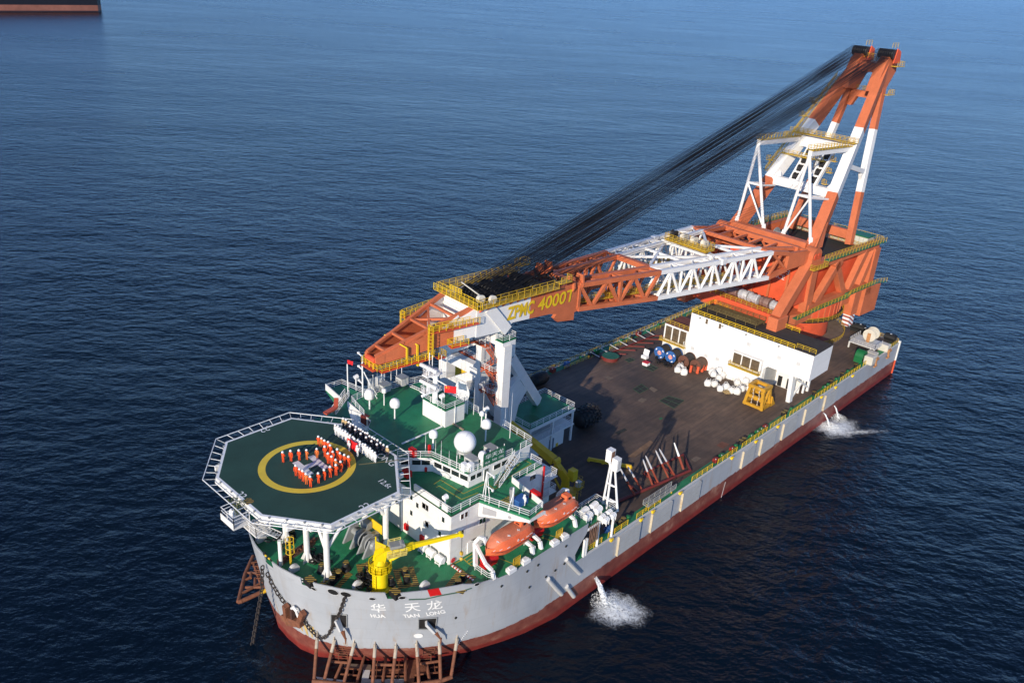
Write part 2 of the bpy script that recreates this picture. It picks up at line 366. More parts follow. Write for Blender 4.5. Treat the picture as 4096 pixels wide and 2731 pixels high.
    return m
HULL = hull_mat()
ship = thing('crane_ship', 'grey and red crane ship hull with green foredeck and brown main deck', 'ship', (90,0,0))
def loft(mb, rows):
    n = len(rows[0]); vs = [p for r in rows for p in r]
    fs = [(j*n+i, j*n+i+1, (j+1)*n+i+1, (j+1)*n+i) for j in range(len(rows)-1) for i in range(n-1)]
    mb.add(vs, fs)
mb = MB(); ZL = [-4,-1,0,1.5,3,4.2,6,7.5,DECK]
for sgn in (1,-1):
    rows = []
    for z in ZL:
        r = outline(z); r += [Vector((x,-24,z)) for x in (46,60,80,100,120,140,160)]+[Vector((174.8,-24,z))]
        rows.append([Vector((p.x, p.y*sgn, p.z)) for p in r])
    loft(mb, rows)
    rows = []
    for z in (DECK, 10.5, 12, 13.5, FC):          # forecastle side plating, with the rounded cut by the step
        xe = {DECK:42.6, 10.5:42.3, 12.:43.4, 13.5:44.8, FC:44.9}[z]
        r = outline(z); r = [p for p in r]+[Vector((40,-24,z)), Vector((xe,-24,z))]
        rows.append([Vector((p.x, p.y*sgn, p.z)) for p in r])
    loft(mb, rows)
mb.add([(174.8,-24,-4),(174.8,24,-4),(174.8,24,DECK),(174.8,-24,DECK)], [(0,1,2,3)])
mb.build('hull', HULL, ship, smooth=True)
# decks
def deck_mat():
    m = bpy.data.materials.new('worn_brown_deck'); m.use_nodes = True; t = m.node_tree; n = t.nodes; l = t.links; p = n['Principled BSDF']; p.inputs['Roughness'].default_value = .75
    tc = n.new('ShaderNodeTexCoord')
    def noise(sc, det, vec=(1,1,1), rough=.65):
        mp = n.new('ShaderNodeMapping'); mp.inputs['Scale'].default_value = vec; l.new(tc.outputs['Object'], mp.inputs[0])
        z = n.new('ShaderNodeTexNoise'); z.inputs['Scale'].default_value = sc; z.inputs['Detail'].default_value = det; z.inputs['Roughness'].default_value = rough; l.new(mp.outputs[0], z.inputs['Vector']); return z.outputs[0]
    r = n.new('ShaderNodeValToRGB'); e = r.color_ramp.elements; e[0].position = .25; e[0].color = (.078,.060,.048,1); e[1].position = .75; e[1].color = (.180,.118,.080,1)
    q = e.new(.5); q.color = (.128,.09,.066,1)
    l.new(noise(.12, 9), r.inputs[0])
    r2 = n.new('ShaderNodeValToRGB'); e = r2.color_ramp.elements; e[0].position = .35; e[0].color = (.72,.72,.72,1); e[1].position = .7; e[1].color = (1.2,1.15,1.1,1)
    l.new(noise(.9, 6, (.12,1.6,1)), r2.inputs[0])
    br = n.new('ShaderNodeTexBrick'); br.inputs['Scale'].default_value = 1; br.inputs['Mortar Size'].default_value = .022; br.inputs['Brick Width'].default_value = 6; br.inputs['Row Height'].default_value = .9
    br.inputs['Color1'].default_value = (1,1,1,1); br.inputs['Color2'].default_value = (.84,.84,.86,1); br.inputs['Mortar'].default_value = (.76,.76,.76,1); l.new(tc.outputs['Object'], br.inputs['Vector'])
    def mul(a, b):
        x = n.new('ShaderNodeMix'); x.data_type = 'RGBA'; x.blend_type = 'MULTIPLY'; x.inputs[0].default_value = 1; l.new(a, x.inputs[6]); l.new(b, x.inputs[7]); return x.outputs[2]
    r3 = n.new('ShaderNodeValToRGB'); e = r3.color_ramp.elements; e[0].position = .42; e[0].color = (.6,.61,.65,1); e[1].position = .62; e[1].color = (1.2,1.14,1.1,1); l.new(noise(.045, 10, (1,1,1), .75), r3.inputs[0])
    l.new(mul(mul(mul(r.outputs[0], r2.outputs[0]), br.outputs[0]), r3.outputs[0]), p.inputs['Base Color'])
    return m
BDECK = deck_mat()
mb = MB(); mb.add([(40,-22.3,DECK),(174.6,-22.3,DECK),(174.6,22.3,DECK),(40,22.3,DECK)], [(0,1,2,3)]); mb.build('main_deck', BDECK, ship)
for sgn in (1,-1):
    mb = MB(); a, b = sorted((sgn*22.3, sgn*23.99)); mb.bb(40,174.7,a,b,DECK-.3,DECK+.03); mb.build('deck_edge_strip', GREEN, ship)
    mb = MB(); a, b = sorted((sgn*23.8, sgn*24.06)); mb.bb(45.2,174.86,a,b,DECK-.1,DECK+.12); mb.build('gunwale', GREYW, ship)
mb = MB()
o = outline(FC, .12); pl = [(p.x,p.y) for p in o]+[(44.9,-23.95)]
poly = pl+[(x,-y) for x,y in pl[::-1]]
mb.prism(poly, FC-.35, FC); mb.build('forecastle_deck', GREEN, ship)
mb = MB(); mb.bb(44.6,44.9,-19.5,23.9,DECK,FC-.36); mb.build('forecastle_bulkhead', WHITE, ship)
# bulwark: shell from deck to cap with gaps for the fairleads
GAPS = [(.9,3.9),(-5.6,-8.),(-16.2,-18.9)]      # y ranges left open on the port/fore side (fairleads / chain stopper)
def outl_at(y, z, inset=0):
    x = hull_x(abs(y), z); e = .05
    d = (hull_x(min(24,abs(y)+e), z)-hull_x(max(0,abs(y)-e), z))/(min(24,abs(y)+e)-max(0,abs(y)-e))
    nrm = Vector((1, -d*(1 if y > 0 else -1), 0)).normalized()
    return Vector((x, y, z))+nrm*inset
def bulwark_piece(ya, yb, za=FC-.1, zb=BWK, n=14, name='bulwark', m=None, inset=.0, th=.16, zb2=None):
    mb = MB(); rows = [[],[],[],[]]
    for i in range(n+1):
        y = ya+(yb-ya)*i/n; top = zb if zb2 is None else zb+(zb2-zb)*i/n
        rows[0].append(outl_at(y, za, inset)); rows[1].append(outl_at(y, top, inset)); rows[2].append(outl_at(y, top, inset+th)); rows[3].append(outl_at(y, za, inset+th))
    rows.append(rows[0]); loft(mb, rows)
    for i in (0, n): mb.add([rows[k][i] for k in range(4)], [(0,1,2,3)])
    return mb.build(name, m or HULL, ship, smooth=True)
HULLW = mat('bulwark_white_paint', (.50,.50,.49), .5, .06)
bulwark_piece(-1.3,-6.7, n=8); bulwark_piece(-8.6,-16.6); bulwark_piece(-18.,-22.3, n=10); bulwark_piece(-22.3,-23.6, n=6, zb2=FC+.05)
bulwark_piece(.7,12, n=12); bulwark_piece(12,23.6, n=14)
bulwark_piece(-20.0,-20.75, zb=BWK+.01, inset=-.012, th=.19, n=3, m=BRED, name='red_bulwark_band')
# fairleads in the gaps
def roller_fairlead(y):
    p = outl_at(y, FC, .5); q = outl_at(y, FC, 1.5)
    mb = MB(); mb.box((p.x,p.y,FC+.45),(1.1,1.5,.9)); o = mb.build('roller_fairlead', BLACK, ship)
    mb = MB(); mb.box((p.x,p.y,FC+.92),(1.05,1.4,.05)); mb.build('striped_top', HAZARD, o)
    mb = MB()
    for s_ in (-1,1):
        a = outl_at(y+s_*.8, FC, .08); b = outl_at(y+s_*1.25, FC, .08)
        for h in (.4,.85): mb.beam((a.x,a.y,FC+h),(b.x,b.y,FC+h),.08)
    mb.build('gap_rail', WHITE2, o)
roller_fairlead(-7.65); roller_fairlead(-17.3)
# oval mooring holes in the bulwark
def hull_disc(y, z, ry, rz, name, m, depth=.05, ring=None):
    c = outl_at(y, z, -depth); e = outl_at(y-.3, z, -depth); t = (e-c).normalized(); n_ = 16
    a = outl_at(y, z-.5, -depth); b = outl_at(y, z+.5, -depth); v = (b-a).normalized()
    mb = MB(); pts = [c+t*ry*math.cos(2*math.pi*i/n_)+v*rz*math.sin(2*math.pi*i/n_) for i in range(n_)]
    mb.plate(pts, .03); o = mb.build(name, m, ship)
    mb = MB(); pr = [c+t*(ry+.03)*math.cos(2*math.pi*i/n_)+v*(rz+.03)*math.sin(2*math.pi*i/n_) for i in range(n_+1)]
    mb.path(pr, .035, 5); mb.build('hole_rim', GREYW, o); return o
for k, a, b, ry, rz in ((2,820,703,.38,.28),(2,1003,722,.75,.55),(2,1117,742,.72,.5),(2,1345,785,.42,.28),(2,1622,785,.45,.3),(4,577,1540,.42,.3)):
    X0,Y0,s_ = CROP[k]
    best = min(((Vector(P(k,a,b,z=z))-outl_at(-yy,z)).length, yy, z) for z in (14.9,15.2,15.5,15.8) for yy in [i*.25 for i in range(0,95)])
    hull_disc(-best[1], best[2], ry, rz, 'mooring_hole', BLACK)
def on_hull(k, a, b):
    """(y,z) of the bow shell under a photo pixel"""
    best = None
    for zi in range(-2, 66):
        z = zi*.25; p = P(k,a,b,z=z); f = abs(p.y)
        if f > 24: continue
        d = abs(hull_x(f, z)-p.x)
        if p.y < 3 and (best is None or d < best[0]): best = (d, p.y, z)
    return best[1], best[2]
# name on the bow
for txt, k, a, b, h, w in (('华',2,1402,878,1.85,2.1),('天',2,1722,868,1.8,2.2),('龙',2,1932,840,1.95,2.3),('HUA',2,1408,946,.75,2.0),('TIAN',2,1712,945,.75,2.2),('LONG',2,1927,925,.8,2.6)):
    yc, zc = on_hull(k, a, b)
    vs_, fs_ = text_mesh(txt, 1, 0, .15 if len(txt)==1 else 0, .008 if len(txt)==1 else .03)
    x0 = min(v.x for v in vs_); x1 = max(v.x for v in vs_); y0 = min(v.y for v in vs_); y1 = max(v.y for v in vs_)
    mb = MB(); out = []
    dd = (outl_at(yc-.5,zc)-outl_at(yc+.5,zc)).length
    for v in vs_:
        y = yc-(v.x-(x0+x1)/2)/(x1-x0)*w/dd; z = zc+(v.y-(y0+y1)/2)/(y1-y0)*h
        out.append(outl_at(y, z, -.045))
    mb.add(out, fs_); mb.build('name_lettering', WHITE2, ship)
# green strake line below the bulwark
mb = MB(); yz = [on_hull('fs',a,b) for a,b in ((690,1550),(1000,1530),(1250,1480),(1550,1430),(1810,1350))]
mb.path([outl_at(y,z,-.03) for y,z in yz], .11, 6); mb.build('strake_line', mat('line_green',(.05,.10,.07),.6), ship)
# anchor pockets
for (a,b),(c_,d_) in (((975,930),(1130,1045)),((1790,965),(1945,1060))):
    y1,z1 = on_hull(2,a,b); y2,z2 = on_hull(2,c_,b); y3,z3 = on_hull(2,c_,d_); y4,z4 = on_hull(2,a,d_)
    mb = MB(); mb.plate([outl_at(y1,z1,-.05),outl_at(y2,z2,-.05),outl_at(y3,z3,-.05),outl_at(y4,z4,-.05)], .04); o = mb.build('anchor_pocket', GREASE, ship)
    mb = MB(); q = [outl_at(*i,-.1) for i in ((y1,z1),(y2,z2),(y3,z3),(y4,z4),(y1,z1))]
    mb.path(q, .09, 5); mb.build('pocket_frame', STEEL, o)
    ym, zm = (y1+y3)/2, (z1+z3)/2
    mb = MB(); t0 = outl_at(ym,zm+.7,-.5); t1 = outl_at(ym-.35,zm-1.0,-.95); t2 = outl_at(ym-.6,zm-2.6,-1.1)
    mb.beam(t0,t1,.9,.35,.7,.3); mb.build('roller_plate', GREYW, o)
    mb = MB(); mb.beam(t1,t2,.34,.3,.2,.2); mb.beam(t1+Vector((.2,-.3,0)),t2,.2,.25,.12,.15); mb.tube(t2+Vector((0,0,.2)),t2-Vector((0,0,.9)),.16,8,.05); mb.build('anchor_shank', RUST, o)
# pipe guards and scuppers on the port side
def on_side(k,a,b): return P(k,a,b,y=-24)
def shell_pt(k,a,b,out=.0):
    """port shell point (bow curve or flat side) under a pixel"""
    p = on_side(k,a,b)
    for _ in range(40):
        y = -24 if p.x >= hull_x(24,p.z) else None
        if y is None:
            lo, hi = 0., 24.
            for _ in range(25):
                mid = (lo+hi)/2
                if hull_x(mid,p.z) < p.x: lo = mid
                else: hi = mid
            y = -lo
        p2 = P(k,a,b,y=y*.5+p.y*.5)
        if (p2-p).length < .01: break
        p = p2
    return p+Vector((-.15,-1,0)).normalized()*out
for k,a,b,c_,d_ in (('hs',440,1115,650,1330),('hs',155,1420,300,1590),(4,1215,1490,1330,1620),(4,1375,1550,1440,1640)):
    mb = MB(); mb.tube(shell_pt(k,a,b,.1), shell_pt(k,c_,d_,.1), .36, 10); mb.build('guard_pipe', HULLW, ship, smooth=True)
for k,a,b in ((4,1122,1362),(4,1275,1410),(4,1357,1350),(4,1373,1193),(4,1025,1418),(4,1193,1467),(4,795,1550),(4,1045,1560),(2,2122,963)):
    mb = MB(); p = shell_pt(k,a,b,.02); mb.tube(p, p+Vector((0,-.12,0)), .2, 8); mb.build('scupper', DARKP, ship)
# raised fender panels along the port side
FPX_ = [(on_side(9,a,b).x) for a,b in ((885,1470),(1035,1400),(1222,1270),(1408,1140),(1582,1010))]
xs_near = [on_side('hs',1225,990).x, on_side('hs',1745,640).x, on_side('hs',2225,290).x]
pan = sorted(xs_near+FPX_); PLW = 6.2
mats_panel = mat('panel_grey_paint', (.42,.425,.42), .55, .08, rust=.12, rustcol=(.34,.27,.18), streak=True)
RUSTY_EDGE = mat('weathered_cream_edge', (.50,.43,.31), .7, .2, rust=.35, rustcol=(.33,.18,.06))
for i, x in enumerate(pan):
    nx = pan[i+1] if i+1 < len(pan) else x+9; w = min(PLW, (nx-x)*.66)
    mb = MB(); n_ = 4
    for j in range(n_):
        za, zb = 4.35+(3.9)*j/n_, 4.35+(3.9)*(j+1)/n_-.04
        mb.bb(x+.2,x+w,-24.38,-23.95,za,zb)
    o = mb.build('fender_panel', mats_panel, ship)
    mb = MB(); mb.bb(x+.1,x+.19,-24.42,-23.95,4.3,8.2); mb.build('panel_edge', RUSTY_EDGE, o)
# draught marks / small patches / stern post
mb = MB(); mb.bb(174.5,175.0,-24.25,-23.7,3.9,9.4); mb.build('stern_corner_post', WHITE, ship)
mb = MB(); mb.bb(174.5,175.,-24.25,-23.7,.1,3.89); mb.build('stern_corner_post', RED, ship)
for k,a,b in (('rk',1597,130),):
    y,z = on_hull(k,a,b); hull_disc(y,z,.62,.5,'load_mark',WHITE2)
mb = MB()
for i in range(16):
    p = shell_pt(10,1668-i*2.2,1330+i*8,.03); mb.box(p,(.16,.05,.1))
for i in range(10):
    p = shell_pt('rk',2250-i*16,75+i*22,.05); mb.box(p,(.13,.13,.07))
mb.build('draught_marks', WHITE2, ship, kind='stuff')
# deck patches
for pts, m, nm in (([(1150,690),(1225,655),(1345,690),(1265,750)],DARKP,'deck_hatch'),([(945,600),(1010,560),(1065,600),(995,635)],DARKP,'deck_hatch'),([(1070,595),(1090,580),(1140,605),(1110,625)],CONC,'deck_patch'),
    ([(980,690),(1010,668),(1055,680),(1020,705)],CONC,'deck_patch'),([(1400,1150),(1440,1125),(1480,1140),(1430,1170)],CONC,'deck_patch'),([(880,370),(920,355),(960,370),(915,390)],DARKP,'deck_hatch'),
    ([(1020,430),(1070,405),(1140,435),(1100,460)],DARKP,'deck_hatch'),([(1600,1040),(1640,1010),(1700,1030),(1650,1065)],mat('red_brown_patch',(.17,.07,.045),.8,.3),'deck_patch'),([(900,1130),(1080,1000),(1110,1020),(960,1130)],mat('sunlit_deck_patch',(.20,.12,.07),.85,.35),'deck_patch'),  # last entry: sunlit gap in the deck shadow, painted as lighter brown
    ([(1145,830),(1165,820),(1180,828),(1160,838)],VGREEN,'deck_patch'),([(720,505),(750,495),(790,515),(755,525)],CONC,'deck_patch'),([(800,940),(880,905),(900,920),(830,955)],DARKP,'deck_patch')):
    mb = MB(); q = [P(10,a,b,z=DECK+.012) for a,b in pts]; mb.plate(q, .016); o = mb.build(nm, m, ship)
    if nm == 'deck_hatch':
        mb = MB(); mb.path([v+Vector((0,0,.03)) for v in q]+[q[0]+Vector((0,0,.03))], .07, 4)
        mb.beam((q[0]+q[1])/2+Vector((0,0,.03)), (q[2]+q[3])/2+Vector((0,0,.03)), .09,.06); mb.beam((q[1]+q[2])/2+Vector((0,0,.03)), (q[0]+q[3])/2+Vector((0,0,.03)), .09,.06)
        mb.build('hatch_frame', mat('faded_green_frame',(.035,.07,.045),.7), o)
# forecastle rust track for the anchor chain
a_ = P(2,480,470,z=FC+.012); b_ = P(2,830,250,z=FC+.012); w_ = Vector((.5,.9,0))*.9
mb = MB(); mb.plate([a_-w_,a_+w_,b_+w_,b_-w_], .016); mb.build('chain_track', mat('rusty_deck_track',(.10,.06,.045),.9,.4,scale=1), ship)

# rails round the main deck, in runs
def ship_rail(name, pts, m, parent=ship, **k):
    mb = MB(); mb.rail(pts, **k); return mb.build(name, m, parent)
xs = [45.5,49.5, 51.2,56.5, 59,66, 76,83, 85,92, 94,104, 105.5,112, 114,124, 126,137, 139,150, 152,161]
for i in range(0, len(xs), 2): ship_rail('deck_railing', [(xs[i],-23.7,DECK+.03),(xs[i+1],-23.7,DECK+.03)], YEL, r=.05, sp=1.6)
for i in range(10): ship_rail('deck_railing', [(62+i*11.2,23.7,DECK+.03),(72.6+i*11.2,23.7,DECK+.03)], YELR, r=.05, sp=1.8)
for i in range(5): ship_rail('pipe_guard_rail', [(76+i*17,21.9,DECK+.03),(85+i*17,21.9,DECK+.03)], YELR, r=.045, sp=2.2, h=.9)
ship_rail('stern_railing', [(174.5,-6,DECK),(174.5,-23.6,DECK)], YELR, r=.05)
ship_rail('stern_railing', [(166.5,-23.7,DECK),(174.3,-23.7,DECK)], YELR, r=.05)
# ================================================================== HELIDECK
HX, HY, HZ, HA, HB, T1, T2 = 10.88, -.13, 28.2, 10.88, 13.05, 5.44, 5.67
def octo(ax, ay, t1, t2, dx=0, dy=0):
    return [(HX+x, HY+y) for x, y in ((t1,ay),(ax,t2),(ax,-t2),(t1,-ay),(-t1,-ay),(-ax,-t2),(-ax,t2),(-t1,ay))]
def octo_in(d):
    k = d*.414; return octo(HA-d, HB-d, T1-k, T2-k)
hd = thing('helideck', 'octagonal dark green helicopter deck with yellow landing circle on white pillars', 'helideck', (HX,HY,FC))
mb = MB(); mb.prism(octo_in(0), HZ-.5, HZ-.012); mb.build('deck_slab', WHITE, hd)
mb = MB(); mb.prism(octo_in(.38), HZ-.2, HZ); mb.build('deck_surface', DGREEN, hd)
mb = MB(); mb.prism(octo_in(.10), HZ-.4, HZ-.004); mb.build('white_border', WHITE2, hd)
def sheet_ring(r0, r1, z, n=72):
    mb = MB(); vs = []
    for i in range(n):
        a = 2*math.pi*i/n; vs += [(HX+RCX+r0*math.cos(a), HY+RCY+r0*math.sin(a), z), (HX+RCX+r1*math.cos(a), HY+RCY+r1*math.sin(a), z)]
    mb.add(vs, [(2*i,2*i+1,(2*i+3)%(2*n),(2*i+2)%(2*n)) for i in range(n)]); return mb
RCX, RCY = 0., 0.
# centre of the circle from its left and right edges in the photo
cl = P(1,663,740,z=HZ); cr_ = P(1,1533,665,z=HZ); ct = P(1,1080,468,z=HZ); cb = P(1,1010,942,z=HZ)
cc = (cl+cr_+ct+cb)/4; RCX, RCY = cc.x-HX, cc.y-HY
RO = ((cl-cr_).length+(ct-cb).length)/4
sheet_ring(RO-1.0, RO, HZ+.004).build('landing_circle', mat('landing_yellow',(.72,.52,.05),.7,.10,rust=.10,rustcol=(.35,.26,.08)), hd)
# H
hp = [P(1,a,b,z=HZ+.006) for a,b in ((945,680),(1000,655),(1140,775),(1085,790),(1085,625),(1125,605),(1250,700),(1205,725))]
HCOL = mat('faded_white_mark', (.70,.69,.68), .7, .12, rust=.12, rustcol=(.3,.29,.28))
hc = sum(hp, Vector((0,0,0)))/8; ux = ((hp[2]-hp[1])+(hp[6]-hp[5])).normalized(); uy = Vector((-ux.y, ux.x, 0))
LH = 4.1; WH = 2.45; sw = .95
mb = MB()
for s_ in (-1,1): mb.plate([hc+ux*i*LH/2+uy*(s_*WH/2+j*sw/2) for i,j in ((-1,-1),(1,-1),(1,1),(-1,1))], .004)
mb.plate([hc+ux*i*sw/2+uy*j*(WH/2-sw/2) for i,j in ((-1,-1),(1,-1),(1,1),(-1,1))], .004)
mb.build('landing_letter', HCOL, hd)
def deck_text(txt, k, a, b, h, ang, w=None, z=HZ+.006):
    c = P(k,a,b,z=z); d = Vector((math.cos(ang), math.sin(ang), 0))
    return text('deck_lettering', txt, h, c, d, Vector((-d.y,d.x,0)), WHITE2, hd, ext=.002, wfit=w)
deck_text('22',1,1590,1060,1.05,R(0)); deck_text('22',1,484,960,1.05,R(-90)); deck_text('22',1,690,378,1.05,R(180))
deck_text('12.6t',1,1775,860,.9,R(-90),w=2.2)
deck_text('HUA  TIAN  LONG','z4',1225,790,1.2,R(-90),w=13.5)
c_ = P(1,545,1015,z=HZ+.005); mb = MB(); mb.box(c_,(1.1,1.3,.006)); mb.build('step_marking', HAZARD, hd)
# tread line across the deck
a_, b_ = P(1,1535,688,z=HZ+.007), P(1,1895,648,z=HZ+.007); mb = MB(); mb.beam(a_,b_,.16,.006); mb.build('tie_down_line', mat('khaki_strap',(.22,.18,.08),.8), hd)
# safety net frames round the edge
ou = octo_in(-1.55); inn = octo_in(-.05)
NET = mat('net_mesh_grey', (.35,.36,.36), .7)
for i in range(8):
    a, b = Vector((*inn[i],HZ-.25)), Vector((*inn[(i+1)%8],HZ-.25)); c_, d_ = Vector((*ou[i],HZ+.02)), Vector((*ou[(i+1)%8],HZ+.02))
    mb = MB(); mb.beam(c_,d_,.09); n_ = max(4, round((b-a).length/1.6))
    for j in range(n_+1): mb.beam(a.lerp(b,j/n_), c_.lerp(d_,j/n_), .065)
    mb.build('safety_net_frame', WHITE2, hd)
    mb = MB(); mb.beam(a+Vector((0,0,-.4)),b+Vector((0,0,-.4)),.2,.4); mb.build('edge_girder', WHITE, hd)
    for j in range(4): mb = MB(); mb.box(a.lerp(b,(j+.5)/4)+Vector((0,0,.2)),(.24,.24,.2)); mb.build('edge_lamp', STEEL, hd)
# girders under the deck
mb = MB()
for y in (-9,-3,3,9): mb.bb(HX-HA+1.6,HX+HA-1.6,HY+y-.15,HY+y+.15,HZ-1.3,HZ-.5)
for x in (-7,-2.5,2.5,7): mb.bb(HX+x-.15,HX+x+.15,HY-HB+2.,HY+HB-2.,HZ-1.35,HZ-.5)
mb.build('underdeck_girders', WHITE, hd)
PIL = [P(2,945,600,z=FC), P(2,760,440,z=FC), P(2,565,265,z=FC), P(2,1480,300,z=FC), Vector((18.8,-2.,FC)), Vector((8.,8,FC)), Vector((18.6,8,FC))]
for i, p in enumerate(PIL):
    mb = MB(); mb.tube((p.x,p.y,FC),(p.x,p.y,HZ-1.2),.42,14); o = mb.build('pillar', WHITE, hd, smooth=True)
    mb = MB()
    for k in range(4):
        d = Vector((math.cos(k*math.pi/2+.4), math.sin(k*math.pi/2+.4),0)); mb.plate([p+d*.3, p+d*1.1, p+d*.42+Vector((0,0,1.5)), p+d*.3+Vector((0,0,1.5))], .05)
    mb.build('foot_gusset', GREYW, o)
def brace(a, b, r=.25, name='brace', parent=hd, m=WHITE):
    mb = MB(); mb.tube(a,b,r,10); return mb.build(name, m, parent, smooth=True)
p0, p1, p3, p4 = PIL[0], PIL[1], PIL[3], PIL[4]
brace((p0.x,p0.y,19.5),(p1.x,p1.y-.6,HZ-1)); brace((p0.x,p0.y,20),(p3.x-3,p3.y,HZ-1)); brace((p1.x,p1.y,21),(p4.x-4,p4.y,HZ-1))
brace((p3.x,p3.y,20.5),(p4.x,p4.y,HZ-1.2)); brace((p3.x,p3.y,20.5),(p3.x-4.5,p3.y,HZ-1)); brace((p3.x,p3.y,23.5),(p4.x,p4.y,25.3),.2)
# access platform hanging at the fore edge, with crate and net
pc = P(1,430,1150,z=HZ-1.6)
mb = MB(); mb.box((pc.x,pc.y,HZ-2.3),(2.3,3.2,.25)); mb.plate([Vector((pc.x-1.2,pc.y-1.6,HZ-2.4)),Vector((pc.x-1.2,pc.y+1.6,HZ-2.4)),Vector((pc.x-1.2,pc.y+1.6,HZ-1.4)),Vector((pc.x-1.2,pc.y-1.6,HZ-1.4))],.06); mb.build('side_platform', WHITE, hd)
mb = MB(); mb.rail([(pc.x+1.1,pc.y-1.55,HZ-2.2),(pc.x-1.1,pc.y-1.55,HZ-2.2),(pc.x-1.1,pc.y+1.55,HZ-2.2),(pc.x+1.1,pc.y+1.55,HZ-2.2)],h=1.7,r=.05)
mb.ladder((pc.x+1.2,pc.y-1.5,HZ-2.3),(pc.x+3.2,pc.y-5,HZ-3.4),1.2)
mb.build('platform_rail', WHITE2, hd)
mb = MB(); q = P(1,620,1250,z=HZ-3.2); mb.box((q.x,q.y,HZ-3.3),(2.2,3.4,.2)); mb.plate([Vector((q.x-.6,q.y-1.7,HZ-3.3)),Vector((q.x-.6,q.y+1.7,HZ-3.3)),Vector((q.x+3,q.y-.6,HZ-5.6))],.15); mb.build('stair_landing', WHITE, hd)
mb = MB(); mb.rail([(q.x-1,q.y+1.6,HZ-3.2),(q.x-1,q.y-1.6,HZ-3.2),(q.x+1,q.y-1.6,HZ-3.2)],h=1.2,r=.05); mb.build('landing_rail', WHITE2, hd)
mb = MB(); mb.lathe([(0,-.5),(.4,-.5),(.45,.4),(.3,.7),(0,.8)],(pc.x,pc.y+.8,HZ-1.7),12); tag(mb.build('deck_cannon', WHITE2), 'white foam monitor standing on the small fore platform of the helideck', 'monitor')
mb = MB()
nc = P(1,450,1040,z=HZ-.4)
for i in range(60): 
    d = Vector((random.uniform(-.8,.8),random.uniform(-1.2,1.2),random.uniform(-.7,.6))); mb.beam(nc+d, nc+d+Vector((random.uniform(-.5,.5),random.uniform(-.5,.5),random.uniform(-.5,.5))), .07)
tag(mb.build('rope_net', mat('mossy_net',(.07,.09,.03),.9,.4,scale=3)), 'tangled dark green rope net on the fore corner of the helideck', 'net')

# ================================================================== SUPERSTRUCTURE
NAV, TOP = 23.7, 26.3
br = thing('bridge_superstructure', 'white accommodation block with wheelhouse and green painted decks behind the helideck', 'superstructure', (33,0,FC))
mb = MB(); mb.bb(22.3,41.2,-17,17,FC-.05,NAV-.12); mb.build('accommodation_wall', WHITE, br)
navp = [(22.3,-17),(22.3,17),(28,17),(30.2,24.4),(33.4,24.3),(34.6,17),(41.2,17),(41.2,-16.8),(34.4,-16.8),(33.2,-24.2),(30,-24.6),(27.6,-17)]
mb = MB(); mb.prism(navp, NAV-.3, NAV); mb.build('navigation_deck', GREEN, br)
# port wing fascia with its cut-outs
mb = MB()
A_, B_, C_, D_ = Vector((27.6,-17.05,NAV)), Vector((30,-24.65,NAV)), Vector((33.2,-24.25,NAV)), Vector((34.6,-17.05,NAV))
def wall_strip(mb, a, b, z0, z1, th=.16): mb.plate([Vector((a.x,a.y,z0)),Vector((b.x,b.y,z0)),Vector((b.x,b.y,z1)),Vector((a.x,a.y,z1))], th)
mb.plate([Vector((A_.x,A_.y,NAV-2.6)),Vector((B_.x,B_.y,NAV-.7)),Vector((B_.x,B_.y,NAV-.31)),Vector((A_.x,A_.y,NAV-.31))], .2)
mb.bb(30,33.2,-24.75,-24.5,NAV-.7,NAV-.31)
o = mb.build('wing_bracket', WHITE, br)
def on_plane(a, b, s, z, out=.12):
    d = (b-a).normalized(); n_ = Vector((d.y,-d.x,0)); n_ = n_ if n_.x < 0 or n_.y < 0 else -n_
    p = a.lerp(b, s); return Vector((p.x,p.y,z))+n_*out
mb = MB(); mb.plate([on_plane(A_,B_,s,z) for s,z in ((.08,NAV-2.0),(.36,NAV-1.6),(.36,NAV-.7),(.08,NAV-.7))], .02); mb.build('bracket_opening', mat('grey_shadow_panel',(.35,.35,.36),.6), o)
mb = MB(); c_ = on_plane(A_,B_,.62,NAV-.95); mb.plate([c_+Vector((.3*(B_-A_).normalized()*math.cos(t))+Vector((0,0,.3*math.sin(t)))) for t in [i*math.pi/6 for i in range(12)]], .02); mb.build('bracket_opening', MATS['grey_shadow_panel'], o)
# wheelhouse
whp = [(23.3,-3.8),(27.,-7.3),(28.1,-14.1),(36.8,-14.4),(41.5,-14.2),(42,12.5),(38.,13.5),(30.8,14.6),(28.1,14.1),(27.,7.3),(23.3,3.8)]
mb = MB(); mb.prism([(22+(x-22)*1.0+(.45 if x < 29 else -.1), y*.975) for x,y in whp], NAV, TOP-.35); mb.build('wheelhouse_wall', WHITE, br)
mb = MB(); mb.prism(whp, TOP-.36, TOP-.02); mb.build('roof_fascia', WHITE, br)
mb = MB(); mb.prism([(x*.995+.12,y*.985) for x,y in whp], TOP-.1, TOP); mb.build('top_deck', GREEN, br)
def wall_window(a, b, s0, s1, z0, z1, name='window', parent=br, m=GLASS, frame=WHITE2, out=.03):
    a, b = Vector(a), Vector(b); d = (b-a).normalized(); n_ = Vector((d.y,-d.x,0))
    L = (b-a).length; p, q = a+d*s0, a+d*s1
    mb = MB(); mb.plate([p+Vector((0,0,z0))+n_*out, q+Vector((0,0,z0))+n_*out, q+Vector((0,0,z1))+n_*out, p+Vector((0,0,z1))+n_*out], .03); o = mb.build(name, m, parent)
    mb = MB(); k = .05; pp = [p-d*k+Vector((0,0,z0-k)), q+d*k+Vector((0,0,z0-k)), q+d*k+Vector((0,0,z1+k)), p-d*k+Vector((0,0,z1+k))]
    for i in range(4): mb.beam(pp[i]+n_*(out), pp[(i+1)%4]+n_*(out), .09)
    mb.build('frame', frame, o); return o
